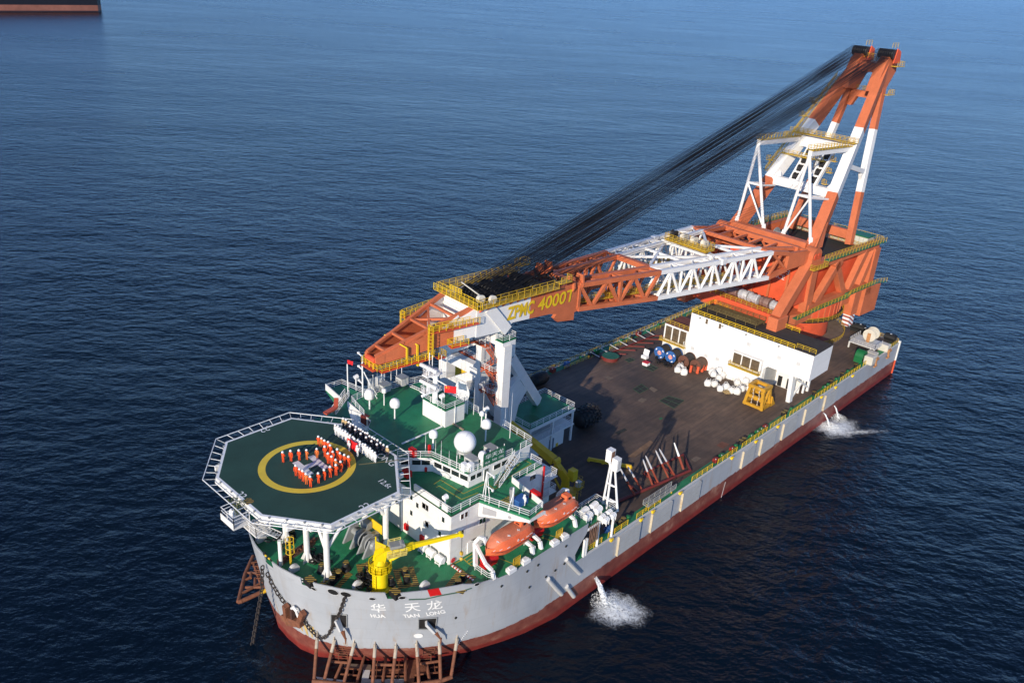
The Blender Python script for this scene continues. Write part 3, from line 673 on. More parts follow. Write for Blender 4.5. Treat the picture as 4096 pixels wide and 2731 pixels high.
wl = [(23.75,-3.7),(27.45,-7.12),(28.55,-13.75),(36.7,-14.04)]
W3 = [Vector((x,y,0)) for x,y in wl]
def fl(i, z): return [(v.x,v.y,z) for v in (W3[i],W3[i+1])]
for s0 in (.4,2.0,3.4): wall_window(W3[0],W3[1],s0,s0+1.25,NAV+1.15,NAV+1.95)
for s0 in (.35,2.0,3.6,5.2): wall_window(W3[1],W3[2],s0,s0+1.4,NAV+1.1,NAV+1.9)
for s0 in (.3,1.5,4.9,6.5): wall_window(W3[2],W3[3],s0,s0+(1. if s0 < 3 else 1.4),NAV+1.1,NAV+1.9)
wall_window(W3[2],W3[3],3.0,3.9,NAV+.05,NAV+1.95,'door',m=mat('door_shade',(.10,.12,.10),.5))
# yellow walkway lines on the navigation deck
YL = mat('yellow_line', (.50,.36,.04), .7)
def line(pts, k, z, m=YL, w=.10, parent=br, name='walkway_line'):
    mb = MB(); q = [P(k,a,b,z=z+.006) for a,b in pts]
    for a, b in zip(q, q[1:]): mb.beam(a, b, w, .006)
    return mb.build(name, m, parent)
line([(190,640),(250,600),(455,725),(640,640),(690,650),(735,685),(805,645)],4,NAV); line([(215,668),(240,655),(440,775),(590,715)],4,NAV); line([(735,625),(790,590),(965,455),(880,420)],4,NAV); line([(830,600),(1065,455),(990,420)],4,NAV)
# rails
mb = MB(); mb.rail([(22.4,-9.2,NAV),(22.4,-16.9,NAV),(27.6,-17,NAV),(30.05,-24.5,NAV),(33.1,-24.1,NAV)]); mb.build('deck_railing', WHITE2, br)
mb = MB(); mb.rail([(23.4,-3.9,TOP),(27.1,-7.3,TOP),(28.2,-14.1,TOP),(36.8,-14.4,TOP)]); mb.rail([(38.8,-14.2,TOP),(41.4,-14.1,TOP),(41.9,-7.4,TOP)]); mb.rail([(41.7,-2,TOP),(41.9,12.4,TOP),(38,13.4,TOP),(30.9,14.5,TOP),(28.2,14.,TOP),(27,9,TOP)]); mb.build('top_railing', WHITE2, br)
mb = MB(); mb.bb(22.28,22.46,-14.5,-9.0,NAV,NAV+1.0); mb.bb(22.28,22.46,-16.2,-15.,NAV,NAV+1.0); mb.build('wind_screen', WHITE, br)
# port wing bulwark toward the stern side
mb = MB(); mb.plate([Vector((33.2,-24.1,NAV)),Vector((34.4,-16.9,NAV)),Vector((34.4,-16.9,NAV+1)),Vector((33.2,-24.1,NAV+1))],.12); mb.build('wing_bulwark', WHITE, br)
mb = MB(); mb.rail([(34.5,-16.8,NAV),(41.1,-16.75,NAV),(41.1,-14.5,NAV)]); mb.build('deck_railing', WHITE2, br)
# starboard wing: sloping wing bulwarks and stair
mb = MB(); mb.plate([Vector((26.1,10.7,TOP-2.2)),Vector((27,8,TOP-2.4)),Vector((27,8,TOP+.1)),Vector((27.8,14.5,TOP+.1)),Vector((27.8,14.5,TOP-.6))],.2); mb.build('wing_screen', WHITE, br)
mb = MB(); mb.plate([Vector((29.2,18,NAV)),Vector((30.2,24.3,NAV)),Vector((30.2,24.3,NAV+1.2)),Vector((29.2,18,NAV+1.2))],.15); mb.build('wing_bulwark', WHITE, br)
mb = MB(); mb.rail([(30.3,24.2,NAV),(33.4,24.1,NAV),(34.5,17.2,NAV)]); mb.build('wing_railing', WHITE2, br)
def stair(name, p, q, w, parent, m=WHITE2, steps=10, side=None, rail=True, mt=None):
    p, q = Vector(p), Vector(q); d = q-p; sd_ = Vector((d.y,-d.x,0)).normalized()
    mb = MB()
    for k in (-1,1):
        mb.beam(p+sd_*k*w/2, q+sd_*k*w/2, .07,.22)
        if rail:
            mb.beam(p+sd_*k*w/2+Vector((0,0,1)), q+sd_*k*w/2+Vector((0,0,1)), .07)
            mb.beam(p+sd_*k*w/2+Vector((0,0,.5)), q+sd_*k*w/2+Vector((0,0,.5)), .05)
            for i in range(5): mb.beam(p.lerp(q,i/4)+sd_*k*w/2, p.lerp(q,i/4)+sd_*k*w/2+Vector((0,0,1)), .06)
    o = mb.build(name, m, parent)
    mb = MB()
    for i in range(steps): mb.box(p.lerp(q,(i+.5)/steps),(.34,.34 if abs(d.x)<abs(d.y) else w,.05) if abs(d.x)>=abs(d.y) else (w,.34,.05))
    mb.build('steps', mt or STEEL, o); return o
stair('stairway', (31.9,-16.2,NAV), (36.9,-15.3,TOP), .9, br, steps=11, mt=mat('tread_brown',(.2,.17,.10),.8))
stair('stairway', P('td',130,1020,z=NAV+.5), P('td',330,740,z=TOP), .9, br, steps=11, mt=MATS['tread_brown'])
# accommodation windows: front and port
def small_windows(lst, axis):
    for k, a, b in lst:
        if axis == 'x':
            p = P(k,a,b,x=22.3); wall_window(Vector((22.3,p.y+.28,0)),Vector((22.3,p.y-.28,0)),0,.56,p.z-.42,p.z+.42)
        else:
            p = P(k,a,b,y=-17); wall_window(Vector((p.x-.28,-17,0)),Vector((p.x+.28,-17,0)),0,.56,p.z-.42,p.z+.42)
small_windows([(4,104,832),(4,134,852),(4,278,957),(4,131,997),(4,246,1080),(3,830,1500),(1,2008,980),(1,2120,1055),(1,2148,1075),(1,1875,1020),(1,2008,1120),(1,2147,1220)], 'x')
small_windows([(4,445,928),(4,481,908),(4,611,970),(4,642,957),(4,412,1085),(4,446,1070)], 'y')
p = P(4,548,1165,y=-17); mb = MB(); mb.bb(p.x-.5,p.x+.5,-17.06,-16.9,FC+.1,FC+2.2); mb.build('doorway', mat('door_shade2',(.08,.07,.06),.6), br)
p = P(4,515,1185,y=-17); mb = MB(); mb.bb(p.x-.55,p.x+.45,-17.12,-17.0,FC+.15,FC+2.1); mb.build('open_door', WHITE2, br)
# downpipe at the corner, red boxes on the front wall
mb = MB(); mb.tube((22.2,-16.8,FC),(22.2,-16.8,NAV-.3),.1,8); mb.tube((22.2,-6.4,FC),(22.2,-6.4,NAV-.3),.1,8); mb.build('downpipe', WHITE2, br)
for i, (k, a, b) in enumerate((('fs',662,245),('fs',945,452))):
    p = P(k,a,b,x=22.25); mb = MB(); mb.box((22.1,p.y,p.z),(.35,.75,1.0)); mb.box((21.91,p.y,p.z),(.03,.6,.85)); tag(mb.build('fire_hose_box', BRED), ('red fire hose box on the front wall above a red hydrant','red fire hose box on the front wall above the white life raft canisters')[i], 'hose box')
# aft part: deck steps behind the bridge, port balconies
mb = MB(); mb.bb(41.2,44.5,-16,15,FC,21.5); mb.build('aft_accommodation', WHITE, br)
for z in (18.2,21.0):
    mb = MB(); mb.bb(41.2,44.2,-17.6,-16.01,z-.15,z); o = mb.build('side_balcony', WHITE, br)
    mb = MB(); mb.rail([(41.3,-17.5,z),(44.1,-17.5,z),(44.1,-16.1,z)]); mb.build('balcony_rail', WHITE2, o)
mb = MB(); mb.tube((41.3,-17.15,FC),(41.3,-17.15,NAV),.16,8); mb.build('fire_main_pipe', BRED, br)
for k,a,b in ((4,1060,585),(4,1088,570),(4,1083,700)):
    p = P(k,a,b,y=-16.95); wall_window(Vector((p.x-.3,-17,0)),Vector((p.x+.3,-17,0)),0,.6,p.z-.4,p.z+.4)
# top house with mast base
th = thing('mast_house', 'white box house with green roof on the top deck under the radar mast', 'deckhouse', (36.5,.6,TOP))
mb = MB(); mb.bb(34.4,38.5,-2.0,3.4,TOP,29.2); mb.build('house_wall', WHITE, th)
mb = MB(); mb.bb(34.35,38.55,-2.05,3.45,29.2,29.32); mb.build('roof', GREEN, th)
mb = MB(); mb.rail([(34.45,3.4,29.32),(34.45,-1.95,29.32),(38.45,-1.95,29.32),(38.45,3.4,29.32),(34.45,3.4,29.32)],h=1.0); mb.build('roof_railing', WHITE2, th)
mb = MB(); mb.tube((34.3,-1.2,TOP),(34.3,-1.2,29.4),.06,6); mb.tube((36.4,-2.08,TOP),(36.4,-2.08,29.4),.06,6); mb.build('downpipe', WHITE2, th)
# radar mast
mx, my = P('tw',105,1190,z=29.4).x, P('tw',105,1190,z=29.4).y
ms = thing('radar_mast', 'white radar mast with scanner platforms and yard on the mast house roof', 'mast', (mx,my,29.32))
mb = MB(); mb.tube((mx,my,29.3),(mx,my,35.2),.5,12,.38); mb.build('mast_column', WHITE2, ms, smooth=True)
for z, ln, ry, nm in ((31.8,2.6,.9,0),(34.6,2.2,.9,1)):
    mb = MB(); mb.prism([(mx-ln,my-.5),(mx-ln,my+.7),(mx-.3,my+1.1),(mx+.7,my+.7),(mx+.7,my-.8),(mx-.3,my-1.1)], z-.15, z+.05); o = mb.build('scanner_platform', WHITE2, ms)
    mb = MB(); mb.rail([(mx-.2,my-1.05,z+.05),(mx-ln+.1,my-.5,z+.05),(mx-ln+.1,my+.65,z+.05),(mx-.2,my+1.05,z+.05)],h=.9,r=.03,sp=.9); mb.build('platform_rail', WHITE2, o)
    mb = MB(); mb.tube((mx-1.5,my,z),(mx-1.5,my,z+.9),.28,10); mb.build('scanner_pedestal', WHITE2, o)
    mb = MB(); mb.beam((mx-1.5-.35,my+1.55,z+1.35),(mx-1.5+.35,my-1.55,z+.95),.35,.45); mb.build('radar_scanner', WHITE2, o)
mb = MB(); mb.beam((mx,my+2.4,33.4),(mx,my-2.6,33.3),.14); mb.tube((mx-.3,my+1.2,34.6),(mx-.3,my+1.2,37.6),.06,6); mb.tube((mx-.3,my+.5,34.6),(mx-.3,my+.5,37.4),.06,6); mb.tube((mx+.6,my-.6,34.6),(mx+.6,my-.6,37.6),.05,6); mb.ladder((mx+.5,my-.3,29.4),(mx+.5,my-.3,34.5),.5); mb.tube((mx-2.9,my-.2,31.4),(mx-2.1,my-.2,31.5),.25,8); mb.build('yard_and_aerials', WHITE2, ms)
def flag(name, c, xd, w, h, label, cat='flag', stars=True, yd=(0,0,1)):
    xd = Vector(xd).normalized(); yd = Vector(yd).normalized(); nm = xd.cross(yd)
    mb = MB(); n_ = 10; rows = []
    for j in range(5):
        rows.append([Vector(c)+xd*(w*i/n_)+yd*(h*j/4)+nm*(.09*math.sin(i*.9+j*.4)*i/n_) for i in range(n_+1)])
    loft(mb, rows); o = mb.build(name, FLAGR, smooth=True); tag(o, label, cat)
    if stars:
        mb = MB()
        for fx, fy, s_ in ((.17,.74,.15),(.33,.9,.05),(.4,.8,.05),(.4,.66,.05),(.33,.56,.05)):
            for sg in (-1,1):
                cc_ = Vector(c)+xd*w*fx+yd*h*fy+nm*(.03*sg+.09*math.sin(fx*9+fy*1.6)*fx)
                mb.add([cc_+(xd*math.sin(t)+yd*math.cos(t))*h*s_*(1 if i%2==0 else .4) for i,t in enumerate([k*math.pi/5 for k in range(10)])], [tuple(range(10))])
        mb.build('flag_stars', FLAGY, o)
    return o
fp = P('td',1820,600,x=mx-.2)
flag('national_flag', (mx-.1,my-2.2,32.0), (.6,-.8,0), 1.9, 1.2, 'red flag with yellow stars flying from the radar mast yard')
mb = MB(); mb.tube((mx-.1,my-2.2,29.4),(mx-.1,my-2.2,33.3),.02,4); mb.build('flag_halyard', WHITE2, ms)
# satellite domes on the top deck
def dome(k, a, b, r, zc, label, stem=.14, shape='egg', z0=TOP, cat='dome'):
    p = P(k,a,b,z=z0); t = thing('satellite_dome', label, cat, (p.x,p.y,z0), 'satellite domes on the top deck')
    mb = MB(); mb.tube((p.x,p.y,z0),(p.x,p.y,zc-r*.8),stem,10); mb.build('stem', WHITE2, t, smooth=True)
    mb = MB()
    if shape == 'egg': pr = [(0,-r*.95),(r*.5,-r*.92),(r*.92,-r*.6),(r*1.0,-r*.1),(r*.98,r*.3),(r*.8,r*.75),(r*.45,r*1.05),(0,r*1.15)]
    else: pr = [(r*math.cos(t_), r*math.sin(t_)) for t_ in [-math.pi/2+i*math.pi/14 for i in range(15)]]
    mb.lathe(pr, (p.x,p.y,zc), 24); mb.build('radome', WHITE2, t, smooth=True)
    return t, p
dome(3,400,640,.86,TOP+2.6,'large white satellite dome beside the slim stemmed one near the starboard stair')
dome(3,530,605,.42,TOP+2.6,'small white dome on a thin tall stem between two large domes',stem=.1)
t_, p_ = dome(3,625,730,.82,TOP+2.8,'white satellite dome with grey lettering standing alone in the middle of the top deck',stem=.12)
text('dome_lettering','SAILOR',.2,(p_.x-.79,p_.y-.25,TOP+2.5),(-.1,-1,0),(0,0,1),BLACK,t_,ext=.06)
dome(3,968,995,.68,TOP+2.5,'white cone shaped dome on a stem at the fore rail of the top deck',stem=.16)
t_, p_ = dome(3,1437,925,.78,TOP+2.9,'white satellite dome with grey lettering near the port rail behind the big ball',stem=.12)
text('dome_lettering','SAILOR',.2,(p_.x-.6,p_.y-.5,TOP+2.6),(.35,-.94,0),(0,0,1),BLACK,t_,ext=.06)
dome(3,1400,800,.42,TOP+2.4,'small white dome next to a searchlight at the aft port corner of the top deck',stem=.1)
dome(3,1408,1140,.66,TOP+1.6,'white dome on a short stem behind the green name board',stem=.3)
p = P(3,1250,1060,z=TOP); t = thing('big_radome', 'largest white ball radome on a ring of short legs on the top deck', 'dome', (p.x,p.y,TOP))
mb = MB(); mb.lathe([(1.66*math.sin(t_), -1.66*math.cos(t_)) for t_ in [i*math.pi/20 for i in range(21)]],(p.x,p.y,TOP+2.45),36); mb.build('radome', WHITE2, t, smooth=True)
mb = MB(); mb.lathe([(.85,.8),(1.05,.8),(1.05,.98),(.85,.98)],(p.x,p.y,TOP),20); mb.build('support_ring', GREYW, t)
for i in range(6):
    a = i*math.pi/3; mb = MB(); mb.beam((p.x+.95*math.cos(a),p.y+.95*math.sin(a),TOP),(p.x+.95*math.cos(a),p.y+.95*math.sin(a),TOP+.85),.14); mb.build('leg', GREYW, t)
# satellite dish, upright beside the mast house
p = P('tw',400,1075,x=39.6); t = thing('satellite_dish', 'large white flat satellite dish standing on edge behind the mast house', 'dish', (39.6,p.y,TOP))
mb = MB(); mb.lathe([(0,.25),(.8,.15),(1.6,-.12),(1.62,-.2),(.8,.05),(0,.15)],(39.6,p.y,p.z),24,axis='x'); mb.build('reflector', WHITE2, t, smooth=True)
mb = MB(); mb.beam((39.9,p.y,p.z-.3),(40.,p.y,TOP),.5); mb.beam((39.9,p.y-.8,p.z-.5),(40.1,p.y-.6,TOP),.15); mb.beam((39.9,p.y+.8,p.z-.5),(40.1,p.y+.6,TOP),.15); mb.build('dish_mount', WHITE2, t)
# white signal mast on the starboard wing
p = P('td',565,770,z=TOP); t = thing('signal_mast', 'thin white signal lamp mast with stays at the starboard side of the top deck', 'mast', (p.x,p.y,TOP))
mb = MB(); mb.tube((p.x,p.y,TOP),(p.x,p.y,TOP+7.6),.13,8); mb.tube((p.x+.2,p.y-.1,TOP+4.6),(p.x+1.4,p.y-2.0,TOP),.09,6); mb.tube((p.x+.2,p.y,TOP+4.6),(p.x+2.2,p.y-.9,TOP),.09,6); mb.build('mast_poles', WHITE2, t)
for h in (2.6,5.2,7.6): mb = MB(); mb.beam((p.x,p.y+1.0,TOP+h+.05),(p.x,p.y,TOP+h-.2),.16); mb.box((p.x,p.y+1.0,TOP+h+.1),(.3,.3,.3)); mb.build('lamp_arm', WHITE2, t)
# screens and lockers on the top deck
p = P('td',770,640,z=TOP); mb = MB()
for i in range(4): mb.box((p.x+.9*(i-1.5),p.y+.0*(i-1.5),TOP+1.1),(.82,.08,2.1))
for i in range(3): mb.tube((p.x+.9*(i-1),p.y-.2,TOP),(p.x+.9*(i-1),p.y-.2,TOP+2.9),.06,6)
tag(mb.build('vent_screen', WHITE2), 'row of tall white flat panels beside the grey locker on the top deck', 'screen')
for k,a,b,lab,sz in (('td',890,690,'grey locker with an open front below the white panels',(1.6,1.3,1.3)),('td',1150,590,'grey locker by the starboard aft rail of the top deck',(1.5,1.6,1.4)),(3,1310,1140,'grey locker with sloping lid beside two white cabinets',(1.2,1.8,1.2)),(3,1490,1060,'tall grey locker with sloping lid behind the green name board',(1.3,2.0,1.4))):
    p = P(k,a,b,z=TOP); t = thing('deck_locker', lab, 'locker', (p.x,p.y,TOP)); mb = MB(); mb.box((p.x,p.y,TOP+sz[2]/2+.1),sz); mb.build('locker_body', GREYW, t)
    mb = MB(); mb.box((p.x,p.y,TOP+sz[2]+.16),(sz[0]+.15,sz[1]+.15,.1)); mb.build('lid', STEEL, t)
    mb = MB(); mb.box((p.x-sz[0]/2-.01,p.y,TOP+sz[2]/2),(.04,sz[1]*.8,sz[2]*.7)); mb.build('front_panel', STEEL, t)
for i,(a,b) in enumerate(((1245,1190),(1305,1190))):
    p = P(3,a,b,z=TOP); mb = MB(); mb.box((p.x,p.y,TOP+.75),(.7,.7,1.1)); mb.box((p.x,p.y,TOP+.1),(.8,.8,.2)); tag(mb.build('white_cabinet', WHITE2), 'white cabinet standing at the port fore rail of the top deck', 'cabinet', 'white cabinets at the rail')
# name board
a_, b_ = P(3,1490,1120,z=TOP+.6), P(3,1620,1060,z=TOP+.6); nb = thing('name_board', 'green ship name board with white characters on the rail above the wheelhouse', 'sign', (a_.x,a_.y,TOP))
a_ = Vector((30.8,-14.35,0)); b_ = Vector((35.0,-14.55,0)); zz = TOP+.3
mb = MB(); mb.plate([a_+Vector((0,0,zz)),b_+Vector((0,0,zz)),b_+Vector((0,0,zz+2.1)),a_+Vector((0,0,zz+2.1))],.08); mb.build('board', mat('board_green',(.012,.12,.06),.5), nb)
d_ = (b_-a_).normalized(); m_ = (a_+b_)/2
text('board_lettering','华天龙',.8,m_+Vector((0,-.05,zz+1.5)),d_,(0,0,1),WHITE2,nb,ext=.01,wfit=3.6); [text('board_caption',w_,.4,m_+d_*o_+Vector((0,-.05,zz+.55)),d_,(0,0,1),WHITE2,nb,ext=.01,wfit=.95) for w_,o_ in (('HUA',-1.35),('TIAN',0.),('LONG',1.35))]
mb = MB()
for i in range(4): q = a_.lerp(b_,i/3); mb.tube((q.x,q.y+.2,TOP),(q.x,q.y+.2,TOP+2.6),.05,6)
mb.build('board_posts', WHITE2, nb)
# long white pipe on the top deck, brown plank
a_, b_ = P(3,690,950,z=TOP+.15), P(3,1050,795,z=TOP+.15); mb = MB(); mb.tube(a_,b_,.14,8); tag(mb.build('deck_pipe', WHITE2), 'long white pipe lying across the green top deck to the mast house', 'pipe')
a_, b_ = P(3,1140,765,z=TOP+.1), P(3,1240,825,z=TOP+.1); mb = MB(); mb.beam(a_,b_,.3,.16); tag(mb.build('deck_plank', mat('weathered_wood',(.32,.25,.17),.8)), 'weathered plank lying beside the mast house', 'plank')
a_, b_ = P('td',1265,600,z=TOP+.1), P('td',1450,680,z=TOP+.1); mb = MB(); mb.ladder(a_,b_,.7,.05,side=(0.7,0.7,0)); tag(mb.build('loose_ladder', WHITE2), 'white ladder lying on the deck by the starboard aft railing', 'ladder')
# whip aerials
for i,(k,a,b,h) in enumerate(((3,1110,1140,2.4),(3,1178,1170,6.0),(3,1415,700,5.0),(3,1610,790,3.4),(3,1655,900,8.),(3,1330,690,5.),(3,1040,1060,2.6),(3,990,1040,2.4),(3,900,1010,3.),('td',985,570,5.),('td',1070,520,7.),('td',1145,490,6.5))):
    p = P(k,a,b,z=TOP); mb = MB(); mb.tube((p.x,p.y,TOP),(p.x,p.y,TOP+h),.035,5,.015); mb.tube((p.x,p.y,TOP),(p.x,p.y,TOP+h*.35),.055,6); tag(mb.build('whip_aerial', WHITE2), 'thin white whip aerial rising from the top deck', 'aerial', 'whip aerials on the top deck')
# red boxes, searchlights, small gear
for k,a,b,sz,z,lab in ((3,785,1060,(.7,1.1,1.3),TOP,'red box at the fore port rail of the top deck'),(3,935,1030,(.35,.35,1.3),TOP,'thin red extinguisher at the bend of the top deck rail'),(3,900,1190,(.5,.7,.7),NAV,'small red box on the front of the wheelhouse'),(3,1880,1440,(.8,1.5,1.2),NAV,'red cabinet against the port wing bulwark'),(3,360,780,(.9,1.2,1.7),NAV+1,'dark red cabinet behind the row of navy uniforms'),(3,430,870,(1.6,1.2,.8),NAV+1,'dark red box between the helideck and the bridge'),(3,735,1240,(.9,1.2,1.0),NAV+.5,'red pump unit between the helideck corner and the wheelhouse')):
    p = P(k,a,b,z=z); mb = MB(); mb.box((p.x,p.y,z+sz[2]/2),sz); mb.box((p.x,p.y,z+sz[2]),(sz[0]*.8,sz[1]*.8,.12)); tag(mb.build('red_cabinet', BRED if 'dark' not in lab else DRED), lab, 'cabinet')
for k,a,b,h,z,lab in ((3,1075,1510,1.2,NAV,'white searchlight on a post at the fore corner of the navigation deck'),(3,1045,590,1.0,29.3,'white searchlight on the mast house roof rail'),(3,1440,740,1.7,TOP,'white searchlight behind the small dome at the aft port corner'),('td',465,610,1.4,TOP,'white searchlight near the starboard signal mast')):
    p = P(k,a,b,z=z); t = thing('searchlight', lab, 'searchlight', (p.x,p.y,z)); mb = MB(); mb.tube((p.x,p.y,z),(p.x,p.y,z+h),.12,8); mb.build('post', WHITE2, t)
    mb = MB(); mb.lathe([(0,-.35),(.32,-.35),(.42,.3),(.36,.3),(0,.22)],(p.x,p.y,z+h+.35),14,axis='x'); mb.build('lamp', WHITE2, t, smooth=True)
# port wing gear: signal post, vent, blue box, striped mat
p = P(4,655,770,z=NAV); t = thing('wing_lamp_mast', 'white lattice lamp mast at the port rail of the navigation deck', 'mast', (p.x,p.y,NAV)); mb = MB()
for dx, dy in ((-.5,-.4),(.5,-.3),(0,.6)): mb.tube((p.x+dx,p.y+dy,NAV),(p.x,p.y,NAV+4.6),.07,6)
mb.beam((p.x,p.y,NAV+4.5),(p.x+.2,p.y-1.2,NAV+4.3),.12); mb.beam((p.x,p.y,NAV+2.2),(p.x+.2,p.y-1.1,NAV+2.0),.12); mb.build('mast_frame', WHITE2, t)
mb = MB(); mb.box((p.x+.2,p.y-1.2,NAV+4.2),(.25,.25,.35)); mb.box((p.x+.2,p.y-1.1,NAV+1.9),(.25,.25,.35)); mb.build('lamps', WHITE2, t)
p = P(4,885,800,z=NAV); mb = MB(); mb.lathe([(0,2.3),(.4,2.3),(.4,1.5),(.3,1.4),(.3,0)],(p.x,p.y,NAV),12); tag(mb.build('vent_pipe', STEEL, smooth=True), 'grey vent pipe on the port wing beside the blue box', 'vent')
p = P(4,965,815,z=NAV); mb = MB(); mb.box((p.x,p.y,NAV+.5),(1.9,1.3,1.0)); mb.box((p.x,p.y,NAV+1.03),(1.95,1.35,.08)); tag(mb.build('blue_locker', BLUE), 'blue locker on the port bridge wing', 'locker')
p = P(4,880,775,z=NAV+.01); mb = MB(); mb.box((p.x,p.y,NAV+.015),(2.6,1.6,.02)); tag(mb.build('striped_mat', striped('yellow_stripes',(.5,.36,.05),(.03,.1,.05),2.5,(1,.3,0))), 'yellow striped platform mat on the port wing', 'mat')
p = P(4,895,840,z=NAV); mb = MB(); mb.beam((p.x,p.y,NAV),(p.x,p.y,NAV+3.2),.16); mb.beam((p.x-1.2,p.y-.3,NAV),(p.x,p.y,NAV+2.0),.1); tag(mb.build('wing_post', WHITE2), 'white post with a raking stay at the port wing rail', 'post')
# red rescue davit and flag at the starboard wing
a_ = P('td',0,1020,z=HZ-1); mb = MB(); b_ = P('td',160,930,z=HZ-1); mb.beam(a_,b_,.8,.3); mb.beam(b_,b_+Vector((1.2,1.5,.6)),.7,.3); tag(mb.build('gangway', mat('salmon_red',(.55,.10,.05),.6)), 'red gangway joining the helideck to the starboard bridge wing', 'gangway')
p = P('td',345,800,z=TOP-1.5); mb = MB(); mb.tube((p.x,p.y,TOP-1.5),(p.x,p.y,TOP+5),.1,8); tag(mb.build('wing_flagpole', WHITE2), 'white pole carrying a small red flag at the starboard wing', 'pole')
flag('small_red_flag', (p.x,p.y-.05,TOP+5.1), (.3,-1,0), 1.1, .7, 'small red flag at the head of the starboard wing pole', stars=False)
# ================================================================== BOOM REST TOWER
TX = 50.
def tp(a, b, x=TX): return P('tw',a,b,x=x)
tw = thing('boom_rest_tower', 'tall white steel tower with zigzag bracing carrying the crane boom', 'tower', (TX,7,DECK))
def post(name, a0, a1, zt, zb=DECK, dep=2.2, bref=900):
    y0 = tp(a0,bref).y; y1 = tp(a1,bref).y; mb = MB(); mb.bb(TX,TX+dep,min(y0,y1),max(y0,y1),zb,zt); return mb.build(name, WHITE, tw), (y0+y1)/2
ztL = tp(180,560).z+1.5
_, yL = post('post', 142, 222, tp(142,560).z+1.2); _, yM = post('post', 522, 580, tp(545,560).z+.8); _, yR = post('post', 745, 818, tp(770,600).z, dep=1.8)
# port post head block with green platform
zp = tp(808,580).z; y0, y1 = tp(735,640).y, tp(808,640).y
mb = MB(); mb.bb(TX-.05,TX+3.1,min(y0,y1)-.1,max(y0,y1)+.05,zp-3.2,zp); mb.build('post_head', WHITE, tw)
mb = MB(); mb.bb(TX-.1,TX+3.2,min(y0,y1)-.15,max(y0,y1)+.1,zp,zp+.12); mb.build('head_platform', GREEN, tw)
mb = MB(); mb.rail([(TX,max(y0,y1),zp+.12),(TX,min(y0,y1)-.1,zp+.12),(TX+3.1,min(y0,y1)-.1,zp+.12),(TX+3.1,max(y0,y1),zp+.12)]); mb.build('platform_rail', WHITE2, tw)
# zigzag plates between starboard and middle posts
def zz(p, q, w=1.7, name='diagonal'):
    mb = MB(); a, b = tp(*p), tp(*q); mb.beam(a+Vector((1.,0,0)), b+Vector((1.,0,0)), 1.7, w); return mb.build(name, WHITE, tw)
def frame_plate(pts, name='frame_plate'):
    mb = MB(); mb.plate([tp(a,b)+Vector((.75,0,0)) for a,b in pts], 1.4); return mb.build(name, WHITE, tw)
frame_plate([(215,575),(215,705),(262,692),(528,598),(528,535)]); frame_plate([(215,700),(262,692),(528,818),(528,886),(442,886),(215,768)])
frame_plate([(442,886),(528,884),(528,962),(432,978),(215,1065),(215,952)]); frame_plate([(215,1065),(432,978),(440,1090),(215,1180)])
# saddle on which the boom lies
mb = MB(); mb.bb(TX+.2,TX+2.,yR+1.7,yL+.6,tp(545,560).z+.8,37.1); mb.build('saddle_beam', WHITE, tw)
# raking braces aft: port to the roof of the deck house, starboard behind
ft = Vector((66.5,6.6,16.1)); hdp = Vector((TX+2.4,yR,zp-3.6))
def rake(a, b, w=1.3): 
    mb = MB(); mb.beam(a, b, 1.0, w); return mb.build('raking_brace', WHITE, tw)
rake(hdp, ft, 2.1); rake(Vector((TX+2.,yL,tp(180,560).z-1)), Vector((66,yL+1,DECK)), 1.4); rake(Vector((TX+2.,yM,tp(545,600).z-1)), Vector((66,yM+2,DECK)), 1.2)
m1 = hdp.lerp(ft,.33); m2 = hdp.lerp(ft,.6)
mb = MB(); mb.beam(Vector((TX+2.2,yR,m1.z-1.0)), m1, 1.0, 1.1); mb.build('cross_plate', WHITE, tw)
mb = MB(); mb.plate([Vector((TX+2.3,yR,m2.z+3.2)),m1+Vector((.6,.3,-1.0)),m2+Vector((0,0,.2)),Vector((TX+6.5,yR+1.5,m2.z-1.6)),Vector((TX+4.6,yR+.8,m2.z-5.5)),Vector((TX+2.3,yR,m2.z-7.5))],.9); mb.build('web_plate', WHITE, tw)
# orange stair tower between middle and port posts
OST = mat('stair_orange', (.45,.09,.035), .6)
def land(a, b, w, d, z=None):
    p = tp(a,b,TX-.6); mb = MB(); mb.box((p.x+.4,p.y,p.z-.1),(1.4,w,.25)); o = mb.build('stair_landing', OST, tw)
    mb = MB(); mb.rail([(p.x+1.1,p.y+w/2,p.z),(p.x-.3,p.y+w/2,p.z),(p.x-.3,p.y-w/2,p.z),(p.x+1.1,p.y-w/2,p.z)],r=.05,sp=1.1); mb.build('landing_rail', WHITE2, o); return p
l1 = land(660,860,3.2,1); l2 = land(640,1090,3.2,1)
for (a,b),(c_,d_) in (((655,640),(735,745)),((735,785),(600,870)),((650,870),(735,990)),((735,1040),(600,1090)),((650,1085),(735,1230))):
    stair('tower_stair', tp(c_,d_,TX-.4), tp(a,b,TX-.4), .8, tw, m=OST, steps=9)
    
